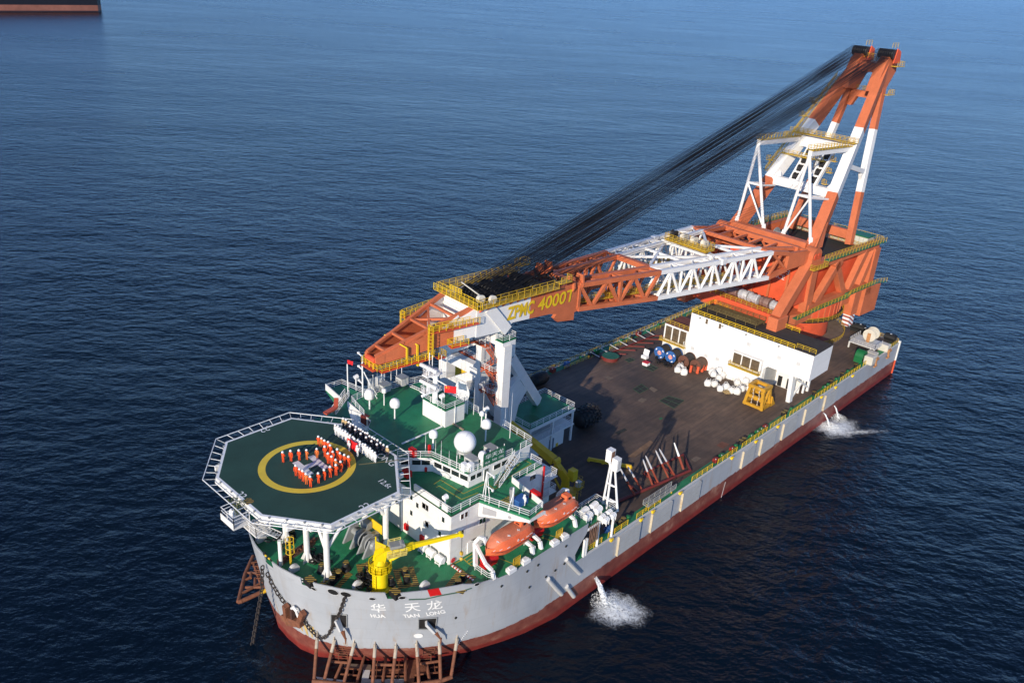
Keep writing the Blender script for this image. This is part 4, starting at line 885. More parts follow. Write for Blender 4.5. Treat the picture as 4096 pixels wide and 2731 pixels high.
a_, b_, c_ = tp(390,585,TX-.8), tp(530,560,TX-.8), tp(650,615,TX-.8)
mb = MB(); mb.beam(a_,b_,1.1,.3); mb.beam(b_,c_,1.1,.3); o = mb.build('upper_walkway', OST, tw); mb = MB(); mb.rail([a_+Vector((-.5,0,.15)),b_+Vector((-.5,0,.15)),c_+Vector((-.5,0,.15))],r=.05); mb.build('walkway_rail', WHITE2, o)
a_, b_ = tp(370,655,TX+2.6), tp(530,740,TX+2.6); mb = MB(); mb.beam(a_,b_,1.,.3); o = mb.build('inner_walkway', OST, tw); mb = MB(); mb.rail([a_+Vector((-.4,0,.15)),b_+Vector((-.4,0,.15))],r=.05); mb.build('walkway_rail', WHITE2, o)
mb = MB(); p = tp(380,880,TX+5); mb.box((TX+5,p.y,p.z),(.6,4.2,4.2)); tag(mb.build('hook_block', AMBER), 'big amber hook block hanging inside the boom rest tower', 'hook block')
# ================================================================== AFT SERVICE HOUSE (green roof on posts)
sv = thing('service_deckhouse', 'two storey white deckhouse with an open upper gallery and green roof beside the black fender', 'deckhouse', (65,4.5,DECK))
RZ = 16.
mb = MB(); mb.bb(57.6,70.6,.4,8.6,RZ-.7,RZ-.05); mb.build('roof_slab', WHITE, sv)
mb = MB(); mb.bb(57.7,70.5,.5,8.5,RZ-.06,RZ); mb.build('green_roof', GREEN, sv)
mb = MB(); mb.rail([(57.8,.5,RZ),(70.4,.5,RZ),(70.4,8.4,RZ),(57.8,8.4,RZ),(57.8,.5,RZ)],sp=1.8); mb.build('roof_railing', WHITE2, sv)
mb = MB(); mb.lathe([(0,.02),(1.5,.02),(1.5,.0)],(P('tw',1110,1368,z=RZ).x,P('tw',1110,1368,z=RZ).y,RZ+.01),20); mb.build('roof_patch', VGREEN, sv)
mb = MB(); mb.bb(57.6,70.6,.4,8.6,DECK+3.4,DECK+3.7); mb.build('gallery_floor', WHITE, sv)
mb = MB(); mb.bb(57.6,68.2,.8,8.4,DECK,DECK+3.39); mb.build('lower_wall', WHITE, sv)
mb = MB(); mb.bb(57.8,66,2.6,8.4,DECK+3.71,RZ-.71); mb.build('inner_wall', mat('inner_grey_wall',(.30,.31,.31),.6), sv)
for x, y in ((70.1,.6),(64.3,.6),(58,.6),(70.1,8.3)):
    mb = MB(); mb.bb(x-.17,x+.17,y-.17,y+.17,DECK,RZ-.7); mb.build('post', WHITE, sv)
mb = MB(); mb.rail([(58,.55,DECK+3.7),(70.3,.55,DECK+3.7),(70.3,8.3,DECK+3.7)],sp=1.8); mb.build('gallery_rail', WHITE2, sv)
mb = MB(); mb.bb(64.,65.3,.72,.84,DECK+.1,DECK+2.3); mb.build('door', mat('grey_blue_door',(.12,.15,.19),.5), sv)
mb = MB(); p = P(3,2077,968,y=.75); mb.bb(p.x-.3,p.x+.3,.7,.82,p.z-.7,p.z+.6); mb.build('yellow_locker', AMBER, sv)
# ================================================================== FOREDECK
# yellow knuckle crane on a pedestal
kx, ky = 12.1, -14.3
yc = thing('foredeck_crane', 'bright yellow pedestal crane with its jib reaching over the foredeck to the bridge corner', 'crane', (kx,ky,FC))
mb = MB(); mb.lathe([(1.15,FC),(1.2,FC+.15),(1.05,FC+.3),(1.05,FC+3.4),(1.15,FC+3.5),(1.15,FC+3.7),(0,FC+3.7)],(kx,ky,0),28); mb.build('pedestal', BRIGHTY, yc, smooth=True)
mb = MB(); mb.ladder((kx-1.12,ky-.2,FC),(kx-1.12,ky-.2,FC+3.6),.6,.05,side=(0,1,0)); mb.lathe([(1.2,FC+.05),(1.5,FC+.05),(1.5,FC+.12),(1.2,FC+.12)],(kx,ky,0),20); mb.build('pedestal_ladder', BRIGHTY, yc)
mb = MB(); mb.lathe([(1.0,FC+3.3),(1.6,FC+3.3),(1.6,FC+3.4),(1.0,FC+3.4)],(kx,ky,0),20); o = mb.build('slew_platform', BRIGHTY, yc)
mb = MB(); mb.rail([(kx+1.55*math.cos(i*math.pi/6),ky+1.55*math.sin(i*math.pi/6),FC+3.4) for i in range(13)],sp=1.1,r=.04); mb.build('platform_rail', BRIGHTY, o)
tipj = P(2,2185,195,x=22.); heel = Vector((kx+.3,ky-.5,FC+6.1)); jd = (tipj-heel).normalized(); jd2 = Vector((jd.x,jd.y,0)).normalized()
sdj = Vector((jd2.y,-jd2.x,0))
mb = MB(); mb.lathe([(.95,FC+3.7),(.95,FC+4.1),(.8,FC+4.6),(.7,FC+5.),(0,FC+5.)],(kx,ky,0),20)
for s_ in (-1,1): mb.plate([Vector((kx,ky,FC+4.4))+jd2*a+sdj*s_*.55+Vector((0,0,b)) for a,b in ((-.9,0),(.5,0),(.8,1.2),(.4,2.0),(-.6,1.5))], .18)
mb.build('slew_head', BRIGHTY, yc, smooth=True)
mb = MB(); mid = heel.lerp(tipj,.38); mb.beam(heel, mid, .8, .85, .7, .8); mb.beam(mid, tipj, .52, .68, .36, .42); mb.build('jib', BRIGHTY, yc, bevel=.04)
mb = MB(); mb.tube(tipj+sdj*.35-jd*.2, tipj-sdj*.35-jd*.2, .32, 14); mb.build('jib_sheave', BRIGHTY, yc)
mb = MB(); mb.tube(Vector((kx,ky,FC+4.3))+jd2*1.3, heel.lerp(tipj,.34)-Vector((0,0,.45)), .2, 10); mb.build('luffing_ram', BRIGHTY, yc)
mb = MB(); q = heel.lerp(tipj,.14); mb.box(q+Vector((0,0,.75)),(1.5,1.2,.5),math.atan2(jd2.y,jd2.x)); mb.tube(q+jd*.9+sdj*.5+Vector((0,0,.7)),q+jd*.9-sdj*.5+Vector((0,0,.7)),.38,12); mb.build('winch_unit', STEEL, yc)
mb = MB(); b0 = heel.lerp(tipj,.02)+sdj*.9; b1 = heel.lerp(tipj,.26)+sdj*.9; mb.beam(b0-Vector((0,0,.2)),b1-Vector((0,0,.2)),.8,.06); mb.rail([b0+sdj*.4,b1+sdj*.4],h=.9,r=.04,sp=1.0); mb.rail([heel.lerp(tipj,.06)-sdj*.6+Vector((0,0,.5)),heel.lerp(tipj,.22)-sdj*.6+Vector((0,0,.5))],h=.9,r=.04,sp=1.0); mb.build('jib_walkway', mat('pale_yellow_rail',(.66,.55,.16),.5), yc)
mb = MB(); hk = tipj-Vector((0,0,3.0)); mb.tube(tipj-Vector((0,0,.3)),hk,.03,5); mb.tube(tipj-Vector((.15,.1,.3)),hk,.03,5); mb.build('hoist_rope', ROPE, yc)
mb = MB(); mb.box(hk-Vector((0,0,.25)),(.3,.4,.5)); mb.lathe([(.1,-.9),(.3,-1.2),(.1,-1.5)],hk,10); mb.build('hook', mat('hook_yellow',(.6,.38,.05),.5), yc)
mb = MB(); q = P(2,1455,330,z=FC+4.5); 
# yellow plate frame (jib rest) behind the crane
q = P('fs',225,650,z=FC+3.8); rs = thing('jib_rest', 'yellow frame with a wire panel standing behind the foredeck crane', 'frame', (q.x,q.y,FC))
mb = MB(); mb.beam((q.x-.3,q.y+1.1,FC),(q.x-.3,q.y+1.1,FC+5.4),.14); mb.beam((q.x+.3,q.y-1.1,FC),(q.x+.3,q.y-1.1,FC+4.6),.14); mb.beam((q.x-.3,q.y+1.1,FC+4.6),(q.x+.3,q.y-1.1,FC+4.6),.12); mb.build('rest_frame', BRIGHTY, rs)
mb = MB(); mb.plate([Vector((q.x-.3,q.y+1.1,FC+2.6)),Vector((q.x+.3,q.y-1.1,FC+2.6)),Vector((q.x+.3,q.y-1.1,FC+4.5)),Vector((q.x-.3,q.y+1.1,FC+4.5))],.05); mb.build('rest_panel', AMBER, rs)
# windlass
wx, wy = 15.8, -5.2
wd = thing('anchor_windlass', 'grey anchor windlass with big drums and a yellow guard under the helideck', 'windlass', (wx,wy,FC))
for y, w in ((-7.9,.3),(-6.6,.3),(-4.9,.35),(-3.2,.3)):
    mb = MB(); mb.plate([Vector((wx-1.9,y,FC)),Vector((wx+1.6,y,FC)),Vector((wx+.8,y,FC+2.3)),Vector((wx-.6,y,FC+2.5))],w); mb.build('side_frame', STEEL, wd)
mb = MB(); mb.lathe([(.45,-8.9),(.8,-8.8),(.55,-8.4),(.75,-8.0)],(wx,0,FC+1.5),18,axis='y'); mb.lathe([(1.2,-7.6),(1.2,-7.4),(.7,-7.4),(.7,-6.9),(1.25,-6.9),(1.25,-6.7)],(wx,0,FC+1.5),22,axis='y')
mb.lathe([(1.3,-6.2),(1.3,-6.0),(.8,-5.9),(.8,-5.4),(1.3,-5.3),(1.3,-5.1)],(wx,0,FC+1.5),22,axis='y'); mb.lathe([(.5,-5),(.5,-3)],(wx,0,FC+1.5),14,axis='y'); mb.build('drums', STEEL, wd, smooth=True)
mb = MB(); mb.box((wx+1.3,-4.6,FC+2.6),(.9,1.6,1.3)); mb.box((wx+1.2,-6.6,FC+1.6),(1.2,.9,1.3)); mb.build('gear_box', STEEL, wd)
mb = MB(); mb.box((wx+1.9,-5.7,FC+2.9),(.12,3.6,1.5)); mb.build('yellow_guard', YEL, wd)
mb = MB(); mb.lathe([(0,-9.02),(.42,-9.02),(.42,-8.9)],(wx,0,FC+1.5),12,axis='y'); mb.build('warping_end', RED, wd)
# chain on the track
def chain(name, pts, label, link=.55, r=.09, m=CHAIN):
    pts = [Vector(p) for p in pts]; mb = MB(); seg = [(b-a).length for a,b in zip(pts,pts[1:])]; tot = sum(seg); n_ = max(2,int(tot/(link*.75)))
    def at(s):
        for (a,b),L in zip(zip(pts,pts[1:]),seg):
            if s <= L: return a.lerp(b,s/L), (b-a).normalized()
            s -= L
        return pts[-1], (pts[-1]-pts[-2]).normalized()
    for i in range(n_):
        c, d = at(tot*(i+.5)/n_); ref = Vector((0,0,1)) if abs(d.z)<.9 else Vector((1,0,0)); s1 = d.cross(ref).normalized(); s2 = s1.cross(d); sv_ = s1 if i%2 else s2
        h = link/2; w = link*.3; loop = [c-d*h*.7+sv_*w, c-d*h, c-d*h*.7-sv_*w, c+d*h*.7-sv_*w, c+d*h, c+d*h*.7+sv_*w]
        for a,b in zip(loop, loop[1:]+loop[:1]): mb.beam(a,b,r*1.5)
    return tag(mb.build(name, m), label, 'chain')
chain('deck_chain', [P(2,500,450,z=FC+.25),P(2,690,335,z=FC+.25),P(2,850,235,z=FC+.25)], 'rusty anchor chain lying along the foredeck track under the helideck', .7, .08, RUST)
# bollards
def bollard_pair(k, a, b, ang, group, label, h=.85, r=.38, marking=False, sep=1.5, z0=FC, capm=HAZARD):
    p = P(k,a,b,z=z0); t = thing('mooring_bollard', label, 'bollard', (p.x,p.y,z0), group); d = Vector((math.cos(ang),math.sin(ang),0))
    mb = MB(); mb.box((p.x,p.y,z0+.08),(sep+1.1,1.0,.16),ang); mb.build('base_plate', BLACK, t)
    for s_ in (-1,1):
        c = p+d*s_*sep/2; mb = MB(); mb.lathe([(r,z0+.16),(r*.95,z0+h),(r*1.12,z0+h+.05)],(c.x,c.y,0),16); mb.build('bollard_post', BLACK, t, smooth=True)
        mb = MB(); mb.lathe([(r*1.14,z0+h),(r*1.14,z0+h+.1),(0,z0+h+.12)],(c.x,c.y,0),16); mb.build('striped_cap', capm, t)
    if marking:
        mb = MB(); nrm = Vector((-d.y,d.x,0)); L, Wd, b_ = sep/2+1.3, 1.45, .75
        for s_ in (-1,1):
            mb.plate([p+d*i*L+nrm*s_*j+Vector((0,0,.012)) for i,j in ((-1,Wd),(1,Wd),(1,Wd-b_),(-1,Wd-b_))],.012)
            mb.plate([p+d*s_*i+nrm*j+Vector((0,0,.012)) for i,j in ((L,-Wd+b_),(L,Wd-b_),(L-b_,Wd-b_),(L-b_,-Wd+b_))],.012)
        mb.build('hazard_marking', HAZARD, t)
    return t
G_ = 'mooring bollards on the foredeck'
bollard_pair('fs',645,1160,R(62),G_,'black double bollard inside a striped rectangle between the yellow crane and the red bulwark band',marking=True)
bollard_pair('fd',1740,1020,R(62),G_,'black double bollard with striped rectangle just behind the yellow crane pedestal',marking=True)
bollard_pair('fd',1090,1160,R(20),G_,'black double bollard with striped rectangle behind the bow bulwark roller gap',marking=True)
bollard_pair('fs',1620,1240,R(20),G_,'black double bollard at the port end of the bulwark by the lifeboats',marking=True)
bollard_pair('fd',230,360,R(50),G_,'black double bollard beside the chain track under the helideck')
bollard_pair('bw',385,545,R(50),G_,'black double bollard near the starboard bulwark under the helideck',sep=1.2)
for k,a,b,lab in (('fd',825,1000,'single black mooring post with yellow cap at a white helideck pillar'),('fd',1295,960,'single black mooring post with yellow cap in the open foredeck'),('fs',367,1280,'single black mooring post beside the yellow crane pedestal')):
    p = P(k,a,b,z=FC); t = thing('roller_post', lab, 'bollard', (p.x,p.y,FC)); mb = MB(); mb.lathe([(.75,FC),(.72,FC+.2),(.5,FC+.4),(.5,FC+1.1),(.42,FC+1.2)],(p.x,p.y,0),16); mb.build('post_body', BLACK, t, smooth=True)
    mb = MB(); mb.lathe([(.42,FC+1.2),(.42,FC+1.26),(0,FC+1.28)],(p.x,p.y,0),12); mb.build('post_cap', HAZARD, t)
for i,(k,a,b) in enumerate((('fd',1525,1320),('fs',980,1350),('fd',280,1000),('bw',412,610))):
    p = P(k,a,b,z=FC); mb = MB(); mb.lathe([(0,-.3),(.78,-.25),(.8,.25),(0,.3)],(p.x,p.y,FC+.35),18,axis='y'); mb.box((p.x,p.y,FC+.1),(1.2,.5,.2))
    tag(mb.build('fairlead_disc', GREYW, smooth=True), 'round grey fairlead housing just inside the bow bulwark', 'fairlead', 'fairlead housings inside the bulwark')
for k,a,b,lab,n_ in (('fd',1660,1210,'heap of black rope coils beside the yellow crane',26),('fd',720,760,'heap of dark fittings beside a helideck pillar on the foredeck',22),('bw',650,600,'dark machinery heap under the starboard part of the helideck',14)):
    p = P(k,a,b,z=FC); mb = MB()
    for i in range(n_):
        x, y = p.x+random.gauss(0,.8), p.y+random.gauss(0,.8); ra = random.uniform(.25,.5); zc = FC+.15+random.uniform(0,.5); tl = random.uniform(-.4,.4)
        ring = [(x+ra*math.cos(t),y+ra*math.sin(t),zc+tl*ra*math.cos(t)) for t in [j*math.pi/4 for j in range(9)]]; mb.path(ring,.1,5)
    tag(mb.build('rope_heap', BLACK, kind='stuff'), lab, 'rope heap')
p = P('bw',640,880,z=FC); t = thing('bow_lamp_post', 'white post with a yellow hooped ladder cage at the bow', 'post', (p.x,p.y,FC)); mb = MB(); mb.tube((p.x,p.y,FC),(p.x,p.y,FC+4.2),.28,12); mb.build('post', WHITE2, t, smooth=True)
mb = MB(); mb.ladder((p.x+1.0,p.y-.9,FC),(p.x+1.0,p.y-.9,FC+4.4),.6,.05,side=(.7,.7,0))
for h in (2.2,3.1,4.4): mb.path([(p.x+1.0+.6*math.cos(t_),p.y-.9+.6*math.sin(t_),FC+h) for t_ in [j*math.pi/6 for j in range(13)]],.045,5)
for j in range(6): t_ = j*math.pi/3; mb.beam((p.x+1+.6*math.cos(t_),p.y-.9+.6*math.sin(t_),FC+2.2),(p.x+1+.6*math.cos(t_),p.y-.9+.6*math.sin(t_),FC+4.4),.06)
mb.build('ladder_cage', YEL, t)
a_ = outl_at(.6,BWK+.05,.1); b_ = outl_at(-1.2,BWK+.05,.1); mb = MB(); mb.tube(a_,b_,.13,6); mb.tube(a_,a_+Vector((0,.05,.35)),.2,8); tag(mb.build('chain_bar', striped('yellow_black_bar',(.7,.48,.02),(.02,.02,.02),1.2,(0,1,0))), 'yellow and black bar across the chain gap in the bow bulwark', 'bar')
# life raft canisters before the bridge front
def canister(c, d, r, L, label, group, cradle=True, bands=4, zb=None):
    c, d = Vector(c), Vector(d).normalized(); t = thing('life_raft_canister', label, 'life raft', (c.x,c.y,zb if zb is not None else c.z-r-.25), group)
    mb = MB(); pr = [(0,-L/2),(r*.8,-L/2),(r,-L/2+.12)]
    for i in range(bands): x = -L/2+.2+(L-.4)*i/max(1,bands-1); pr += [(r,x-.05),(r*1.06,x-.04),(r*1.06,x+.04),(r,x+.05)]
    pr += [(r,L/2-.12),(r*.8,L/2),(0,L/2)]
    ref = Vector((0,0,1)); s1 = d.cross(ref).normalized(); s2 = s1.cross(d); vs = []; n_ = 18
    for i in range(n_):
        a = 2*math.pi*i/n_
        for rr, h in pr: vs.append(c+d*h+(s1*math.cos(a)+s2*math.sin(a))*rr)
    m_ = len(pr); mb.add(vs,[(i*m_+q,((i+1)%n_)*m_+q,((i+1)%n_)*m_+q+1,i*m_+q+1) for i in range(n_) for q in range(m_-1)]); mb.build('canister', WHITE2, t, smooth=True)
    if cradle:
        mb = MB(); base = zb if zb is not None else c.z-r-.25
        for s_ in (-.3,.3):
            for k in (-1,1): mb.beam(c+d*L*s_+s1*k*r*.8+Vector((0,0,-r*.5)), Vector(((c+d*L*s_+s1*k*r*.8).x,(c+d*L*s_+s1*k*r*.8).y,base)), .1)
            mb.beam(c+d*L*s_+s1*r-Vector((0,0,r+.05)),c+d*L*s_-s1*r-Vector((0,0,r+.05)),.1)
        for k in (-1,1): mb.beam(c-d*L*.36+s1*k*r*.8-Vector((0,0,r+.05)),c+d*L*.36+s1*k*r*.8-Vector((0,0,r+.05)),.1)
        mb.build('cradle', WHITE2, t)
    return t
for x, y, lab_ in ((21.4,-12.2,'farthest from the bridge corner'),(21.4,-14.,'middle one of three'),(21.4,-15.9,'nearest the bridge corner')): canister((x,y,FC+.85),(0,1,0),.55,1.45,'white life raft canister at the foot of the bridge front, '+lab_,'rafts at the bridge front',bands=3,zb=FC)
# red and white striped strip and dashed yellow lines at the port side
a_, b_ = P('fs',1460,935,z=FC+.1), P('fs',1850,1210,z=FC+.1); mb = MB(); mb.beam(a_,b_,.28,.2); tag(mb.build('striped_barrier', REDWHITE), 'red and white striped barrier bar from the bridge corner to the bulwark', 'barrier')
p = P('fs',1488,850,y=-17.1); mb = MB(); mb.lathe([(.35,-.05),(.42,0),(.35,.05),(.28,0),(.35,-.05)],(p.x,-17.12,p.z),16,axis='y')
for j in range(6): t_ = j*math.pi/3; mb.beam((p.x,-17.14,p.z),(p.x+.36*math.cos(t_),-17.14,p.z+.36*math.sin(t_)),.05)
tag(mb.build('hose_reel', BRED), 'round red hose reel on the port corner of the bridge front', 'hose reel')
for pts in ([(1510,910),(1680,830),(1940,670)],[(1680,830),(1820,950),(1940,900)],[(1720,880),(1940,740)],[(1760,915),(1940,810)],[(1520,930),(1690,1050)]):
    mb = MB(); q = [P('fs',a,b,z=FC+.006) for a,b in pts]
    for a,b in zip(q,q[1:]): mb.beam(a,b,.13,.006)
    mb.build('walkway_line', YL, ship)
line([(1140,1075),(1300,1115)],4,FC,parent=ship); line([(1140,1110),(1260,1150)],4,FC,parent=ship); line([(740,1290),(900,1350)],4,FC,parent=ship)
for i,(a,b) in enumerate(((1300,1080),(920,1330))):
    p = P(4,a+5,b+55,z=FC); mb = MB(); mb.plate([Vector((p.x-.6,p.y,FC+.02)),Vector((p.x+.6,p.y,FC+.02)),Vector((p.x+.6,p.y,FC+1.6)),Vector((p.x-.6,p.y,FC+1.6))],.05); mb.rail([(p.x-.7,p.y-.1,FC),(p.x+.7,p.y-.1,FC)],h=1.9,r=.04); tag(mb.build('embarkation_gate', YELR), ('yellow gate with wire panel at the deck edge by the rear lifeboat','yellow gate with wire panel at the deck edge by the front lifeboat')[i], 'gate', 'yellow gates at the deck edge')
for i,(a,b) in enumerate(((1355,1110),(1270,1165),(1007,1330),(880,1410))):
    p = P(4,a,b+12,z=FC); mb = MB(); mb.prism([(p.x-.75,p.y-.45),(p.x+.75,p.y-.45),(p.x+.55,p.y+.5),(p.x-.55,p.y+.5)],FC,FC+.55); mb.prism([(p.x-.5,p.y-.3),(p.x+.5,p.y-.3),(p.x+.35,p.y+.3),(p.x-.35,p.y+.3)],FC+.55,FC+.8); tag(mb.build('vent_cowl', WHITE2), 'white wedge shaped vent cowl on the deck edge below a lifeboat', 'vent', 'vent cowls along the port deck edge')
# ================================================================== LIFEBOATS
def lifeboat(x0, label, L=8.5, z0=17.8, yc_=-21.9):
    t = thing('lifeboat', label, 'lifeboat', (x0+L/2,yc_,z0), 'lifeboats at the port side')
    N = 22; K = 20
    def section(u):
        # u 0 bow .. 1 stern ; half beam, keel, sheer, roof
        hb = 1.75*min(1,(math.sin(min(1,u/.38)*math.pi/2))**.7) if u < .38 else 1.75*(1-.30*max(0,(u-.72)/.28)**2)
        kz = .75*(1-min(1,u/.30))**1.6+.25*max(0,(u-.8)/.2)**2
        rz = 1.6+1.3*min(1,max(0,u-.02)/.2)**.8 if u < .22 else 2.9
        if u > .9: rz = 2.9-1.0*((u-.9)/.1)**2
        return max(hb,.06), kz, 1.45, rz
    rows = []
    for i in range(N+1):
        u = i/N; hb,kz,sz,rz = section(u); rw = hb*.72; pts = []
        prof = [(0,kz),(hb*.45,kz+.12),(hb*.82,kz+.5),(hb*.98,sz-.15),(hb*1.03,sz),(hb*1.0,sz+.12),(hb*.93,sz+.55),(rw,rz-.2),(rw*.72,rz),(0,rz+.06)]
        full = prof+[(-a,b) for a,b in prof[-2:0:-1]]
        rows.append([Vector((x0+u*L,yc_-a,z0+b)) for a,b in full])
    mb = MB(); n_ = len(rows[0]); vs = [p for r in rows for p in r]
    for j in range(N):
        for i in range(n_):
            mb.cur = 1 if 6 <= i <= 11 and False else (1 if i in (8,9) or i in (7,10) else 0)
            mb.mi.append(mb.cur); mb.f.append((j*n_+i,j*n_+(i+1)%n_,(j+1)*n_+(i+1)%n_,(j+1)*n_+i))
    mb.f += [tuple(range(n_)), tuple(range(N*n_+n_-1,N*n_-1,-1))]; mb.mi += [0,0]; mb.v = [tuple(v) for v in vs]
    mb.build('hull', [LBOAT, LBOATT], t, smooth=True)
    mb = MB(); c = x0+L*.80; mb.add([(c-.9,yc_-.75,z0+2.6),(c-.9,yc_+.75,z0+2.6),(c+.95,yc_+.7,z0+2.6),(c+.95,yc_-.7,z0+2.6),(c-.35,yc_-.55,z0+3.5),(c-.35,yc_+.55,z0+3.5),(c+.6,yc_+.5,z0+3.5),(c+.6,yc_-.5,z0+3.5)],[(0,1,5,4),(1,2,6,5),(2,3,7,6),(3,0,4,7),(4,5,6,7)]); mb.build('steering_cupola', LBOAT, t)
    mb = MB(); mb.box((c-.68,yc_,z0+3.05),(.04,.7,.42),m=Matrix.Rotation(R(-31),3,'Y')); mb.box((c+.1,yc_-.66,z0+3.05),(.5,.04,.4),m=Matrix.Rotation(R(-12),3,'X')); mb.build('window', GLASS, t)
    mb = MB(); mb.path([rows[i][4] +Vector((0,-.04,0)) for i in range(1,N+1)], .07, 6); mb.build('fender_line', mat('dark_orange_line',(.32,.06,.03),.6), t)
    mb = MB(); px = x0+L*.55; mb.box((px,yc_-1.53,z0+2.0),(.9,.05,.95),m=Matrix.Rotation(R(-14),3,'X')); mb.build('side_hatch', LBOAT, t)
    mb = MB()
    for u in (.12,.22,.32,.68,.78,.88):
        r_ = rows[int(u*N)]; p = r_[5]; mb.box((p.x,p.y-.03,p.z+.2),(.55,.04,.1))
    for u, k in ((.2,8),(.42,8),(.64,8),(.92,8)):
        p = rows[int(u*N)][k]; mb.box((p.x,p.y,p.z+.04),(.5,.1,.03)); mb.box((p.x,p.y,p.z+.042),(.1,.5,.03))
    p = rows[int(.55*N)][6]; mb.box((p.x,p.y-.06,p.z),(.4,.04,.1)); mb.box((p.x,p.y-.06,p.z),(.1,.04,.4)); mb.build('reflective_marks', WHITE2, t)
    mb = MB(); mb.box((x0+L*.5,yc_,z0+.15),(L*.6,.14,.4)); mb.build('keel', LBOAT, t)
    mb = MB(); mb.path([rows[i][5]+Vector((0,-.05,-.15-.25*abs(math.sin(i*math.pi/3.5)))) for i in range(2,N)],.025,4); mb.build('grab_line', DRED, t)
    return t
lifeboat(24.5,'orange enclosed lifeboat hanging in its davit beside the bridge front corner'); lifeboat(34.4,'orange enclosed lifeboat hanging in its davit next to the stacked white raft canisters', z0=17.6)
def davit(x, label, lean=1):
    t = thing('lifeboat_davit', label, 'davit', (x,-20.4,FC), 'white lifeboat davits')
    mb = MB(); pts = [(x,-19.6,FC),(x,-19.3,FC+3.9),(x,-20.2,FC+5.3),(x,-21.2,FC+5.6)]
    for a,b,w in zip(pts,pts[1:],(.6,.5,.4)): mb.beam(a,b,.4,w)
    mb.build('arm', WHITE2, t)
    mb = MB(); pts = [(x,-19.5,FC+3.6),(x,-21.6,FC+1.5),(x,-22.9,FC+1.2),(x,-23.3,FC)]
    for a,b,w in zip(pts,pts[1:],(.45,.5,.6)): mb.beam(a,b,.38,w)
    mb.build('cradle_leg', WHITE2, t)
    mb = MB(); mb.tube((x,-21.2,FC+5.5),(x,-21.25,FC+4.6),.06,6); mb.box((x,-21.2,FC+5.2),(.3,.3,.5)); mb.build('fall_block', WHITE2, t)
davit(24.9,'white davit at the fore end of the front lifeboat'); davit(32.9,'white davit at the aft end of the front lifeboat'); davit(34.7,'white davit at the fore end of the rear lifeboat'); davit(42.6,'white davit at the aft end of the rear lifeboat')
for x,lab in ((26.5,'red boat winch under the front lifeboat'),(36.2,'red boat winch under the rear lifeboat')):
    mb = MB(); mb.tube((x-1,-20.6,FC+.9),(x+1.2,-20.6,FC+.9),.8,16); mb.box((x,-20.6,FC+.2),(2.4,1.2,.4)); tag(mb.build('boat_winch', BRED, smooth=True), lab, 'winch')
for pts_, lab_ in (([(24.2,-20.2,FC),(24.2,-22.8,FC),(24.6,-23.5,FC)],'short white railing before the front lifeboat'),([(33.4,-23.2,FC),(33.4,-20,FC)],'short white railing between the two lifeboats'),([(44.7,-19,FC),(44.7,-23.7,FC)],'white railing behind the rear lifeboat')):
    mb = MB(); mb.rail(pts_,sp=1.2); tag(mb.build('boat_deck_railing', WHITE2), lab_, 'railing')
# ================================================================== RAFT PLATFORM AND TRIPOD MAST
rp = thing('raft_platform', 'green topped platform on white posts carrying life raft canisters at the port step', 'platform', (48.5,-22.5,DECK))
PZ = 14.0
mb = MB(); mb.bb(44.95,52.2,-23.95,-19.6,PZ-.25,PZ); mb.build('platform_deck', GREEN, rp)
mb = MB(); mb.bb(44.95,52.25,-24.,-23.9,PZ-.4,PZ+.06); mb.bb(52.2,52.3,-24,-19.6,PZ-.4,PZ+.06); mb.build('platform_edge', WHITE2, rp)
for x,y in ((48.2,-23.7),(52.,-23.7),(52.,-19.9),(48.,-19.9)):
    mb = MB(); mb.tube((x,y,DECK),(x,y,PZ-.2),.22,10); mb.build('post', WHITE2, rp)
mb = MB(); mb.rail([(45,-19.7,PZ),(52.1,-19.7,PZ),(52.1,-23.85,PZ)]); mb.rail([(48.5,-23.85,PZ),(52.1,-23.85,PZ)]); mb.build('platform_railing', WHITE2, rp)
mb = MB()
for i in range(6):
    y = -23.6+.0*i; x = 45.4+i*.42; mb.path([(x,-23.9,PZ+.3),(x+.05,-24.15,PZ-.8),(x+.1,-24.05,PZ-3.4)],.07,5)
tag(mb.build('hanging_hoses', mat('hose_brown',(.16,.09,.06),.7,.3)), 'bunch of brown hoses hanging over the port side below the raft canisters', 'hoses')
gA = 'life raft canisters by the tripod mast'
for i,(k,a,b) in enumerate((('mp',975,1110),('mp',1120,1030),('mp',1030,1185),('mp',1180,1090))):
    p = P(k,a,b,z=PZ+1.5+.0*i); canister((p.x,p.y,PZ+1.5),(1,.12,0),.52,1.75,'large white banded life raft canister in the double row nearest the rear lifeboat',gA,bands=5,zb=PZ)
for i,(k,a,b) in enumerate((('mp',1245,1200),('mp',1350,1130),('mp',1305,1245),('mp',1410,1180))):
    p = P(k,a,b,z=PZ+.85); canister((p.x,p.y,PZ+.85),(1,.1,0),.42,1.2,'smaller white life raft canister in the group at the foot of the tripod mast',gA,bands=3,zb=PZ)
tm = thing('tripod_mast', 'white three legged mast with two twin lamp boxes on top at the port side', 'mast', (50.6,-23,PZ))
tops = P('mp',1400,420,x=50.6); F3 = [P('mp',1255,1000,z=PZ),P('mp',1310,1075,z=PZ),P('mp',1480,1110,z=PZ)]
hd3 = [tops+Vector((0,.35,0)),tops,tops+Vector((.1,-.5,-.3))]
for f,h in zip(F3,hd3):
    mb = MB(); mb.tube(f,h,.2,10,.17); mb.build('leg', WHITE2, tm, smooth=True)
for s_ in (.2,.56):
    q = [f.lerp(h,s_) for f,h in zip(F3,hd3)]; mb = MB()
    for i in range(3): mb.tube(q[i],q[(i+1)%3],.12,8)
    mb.build('ring_brace', WHITE2, tm)
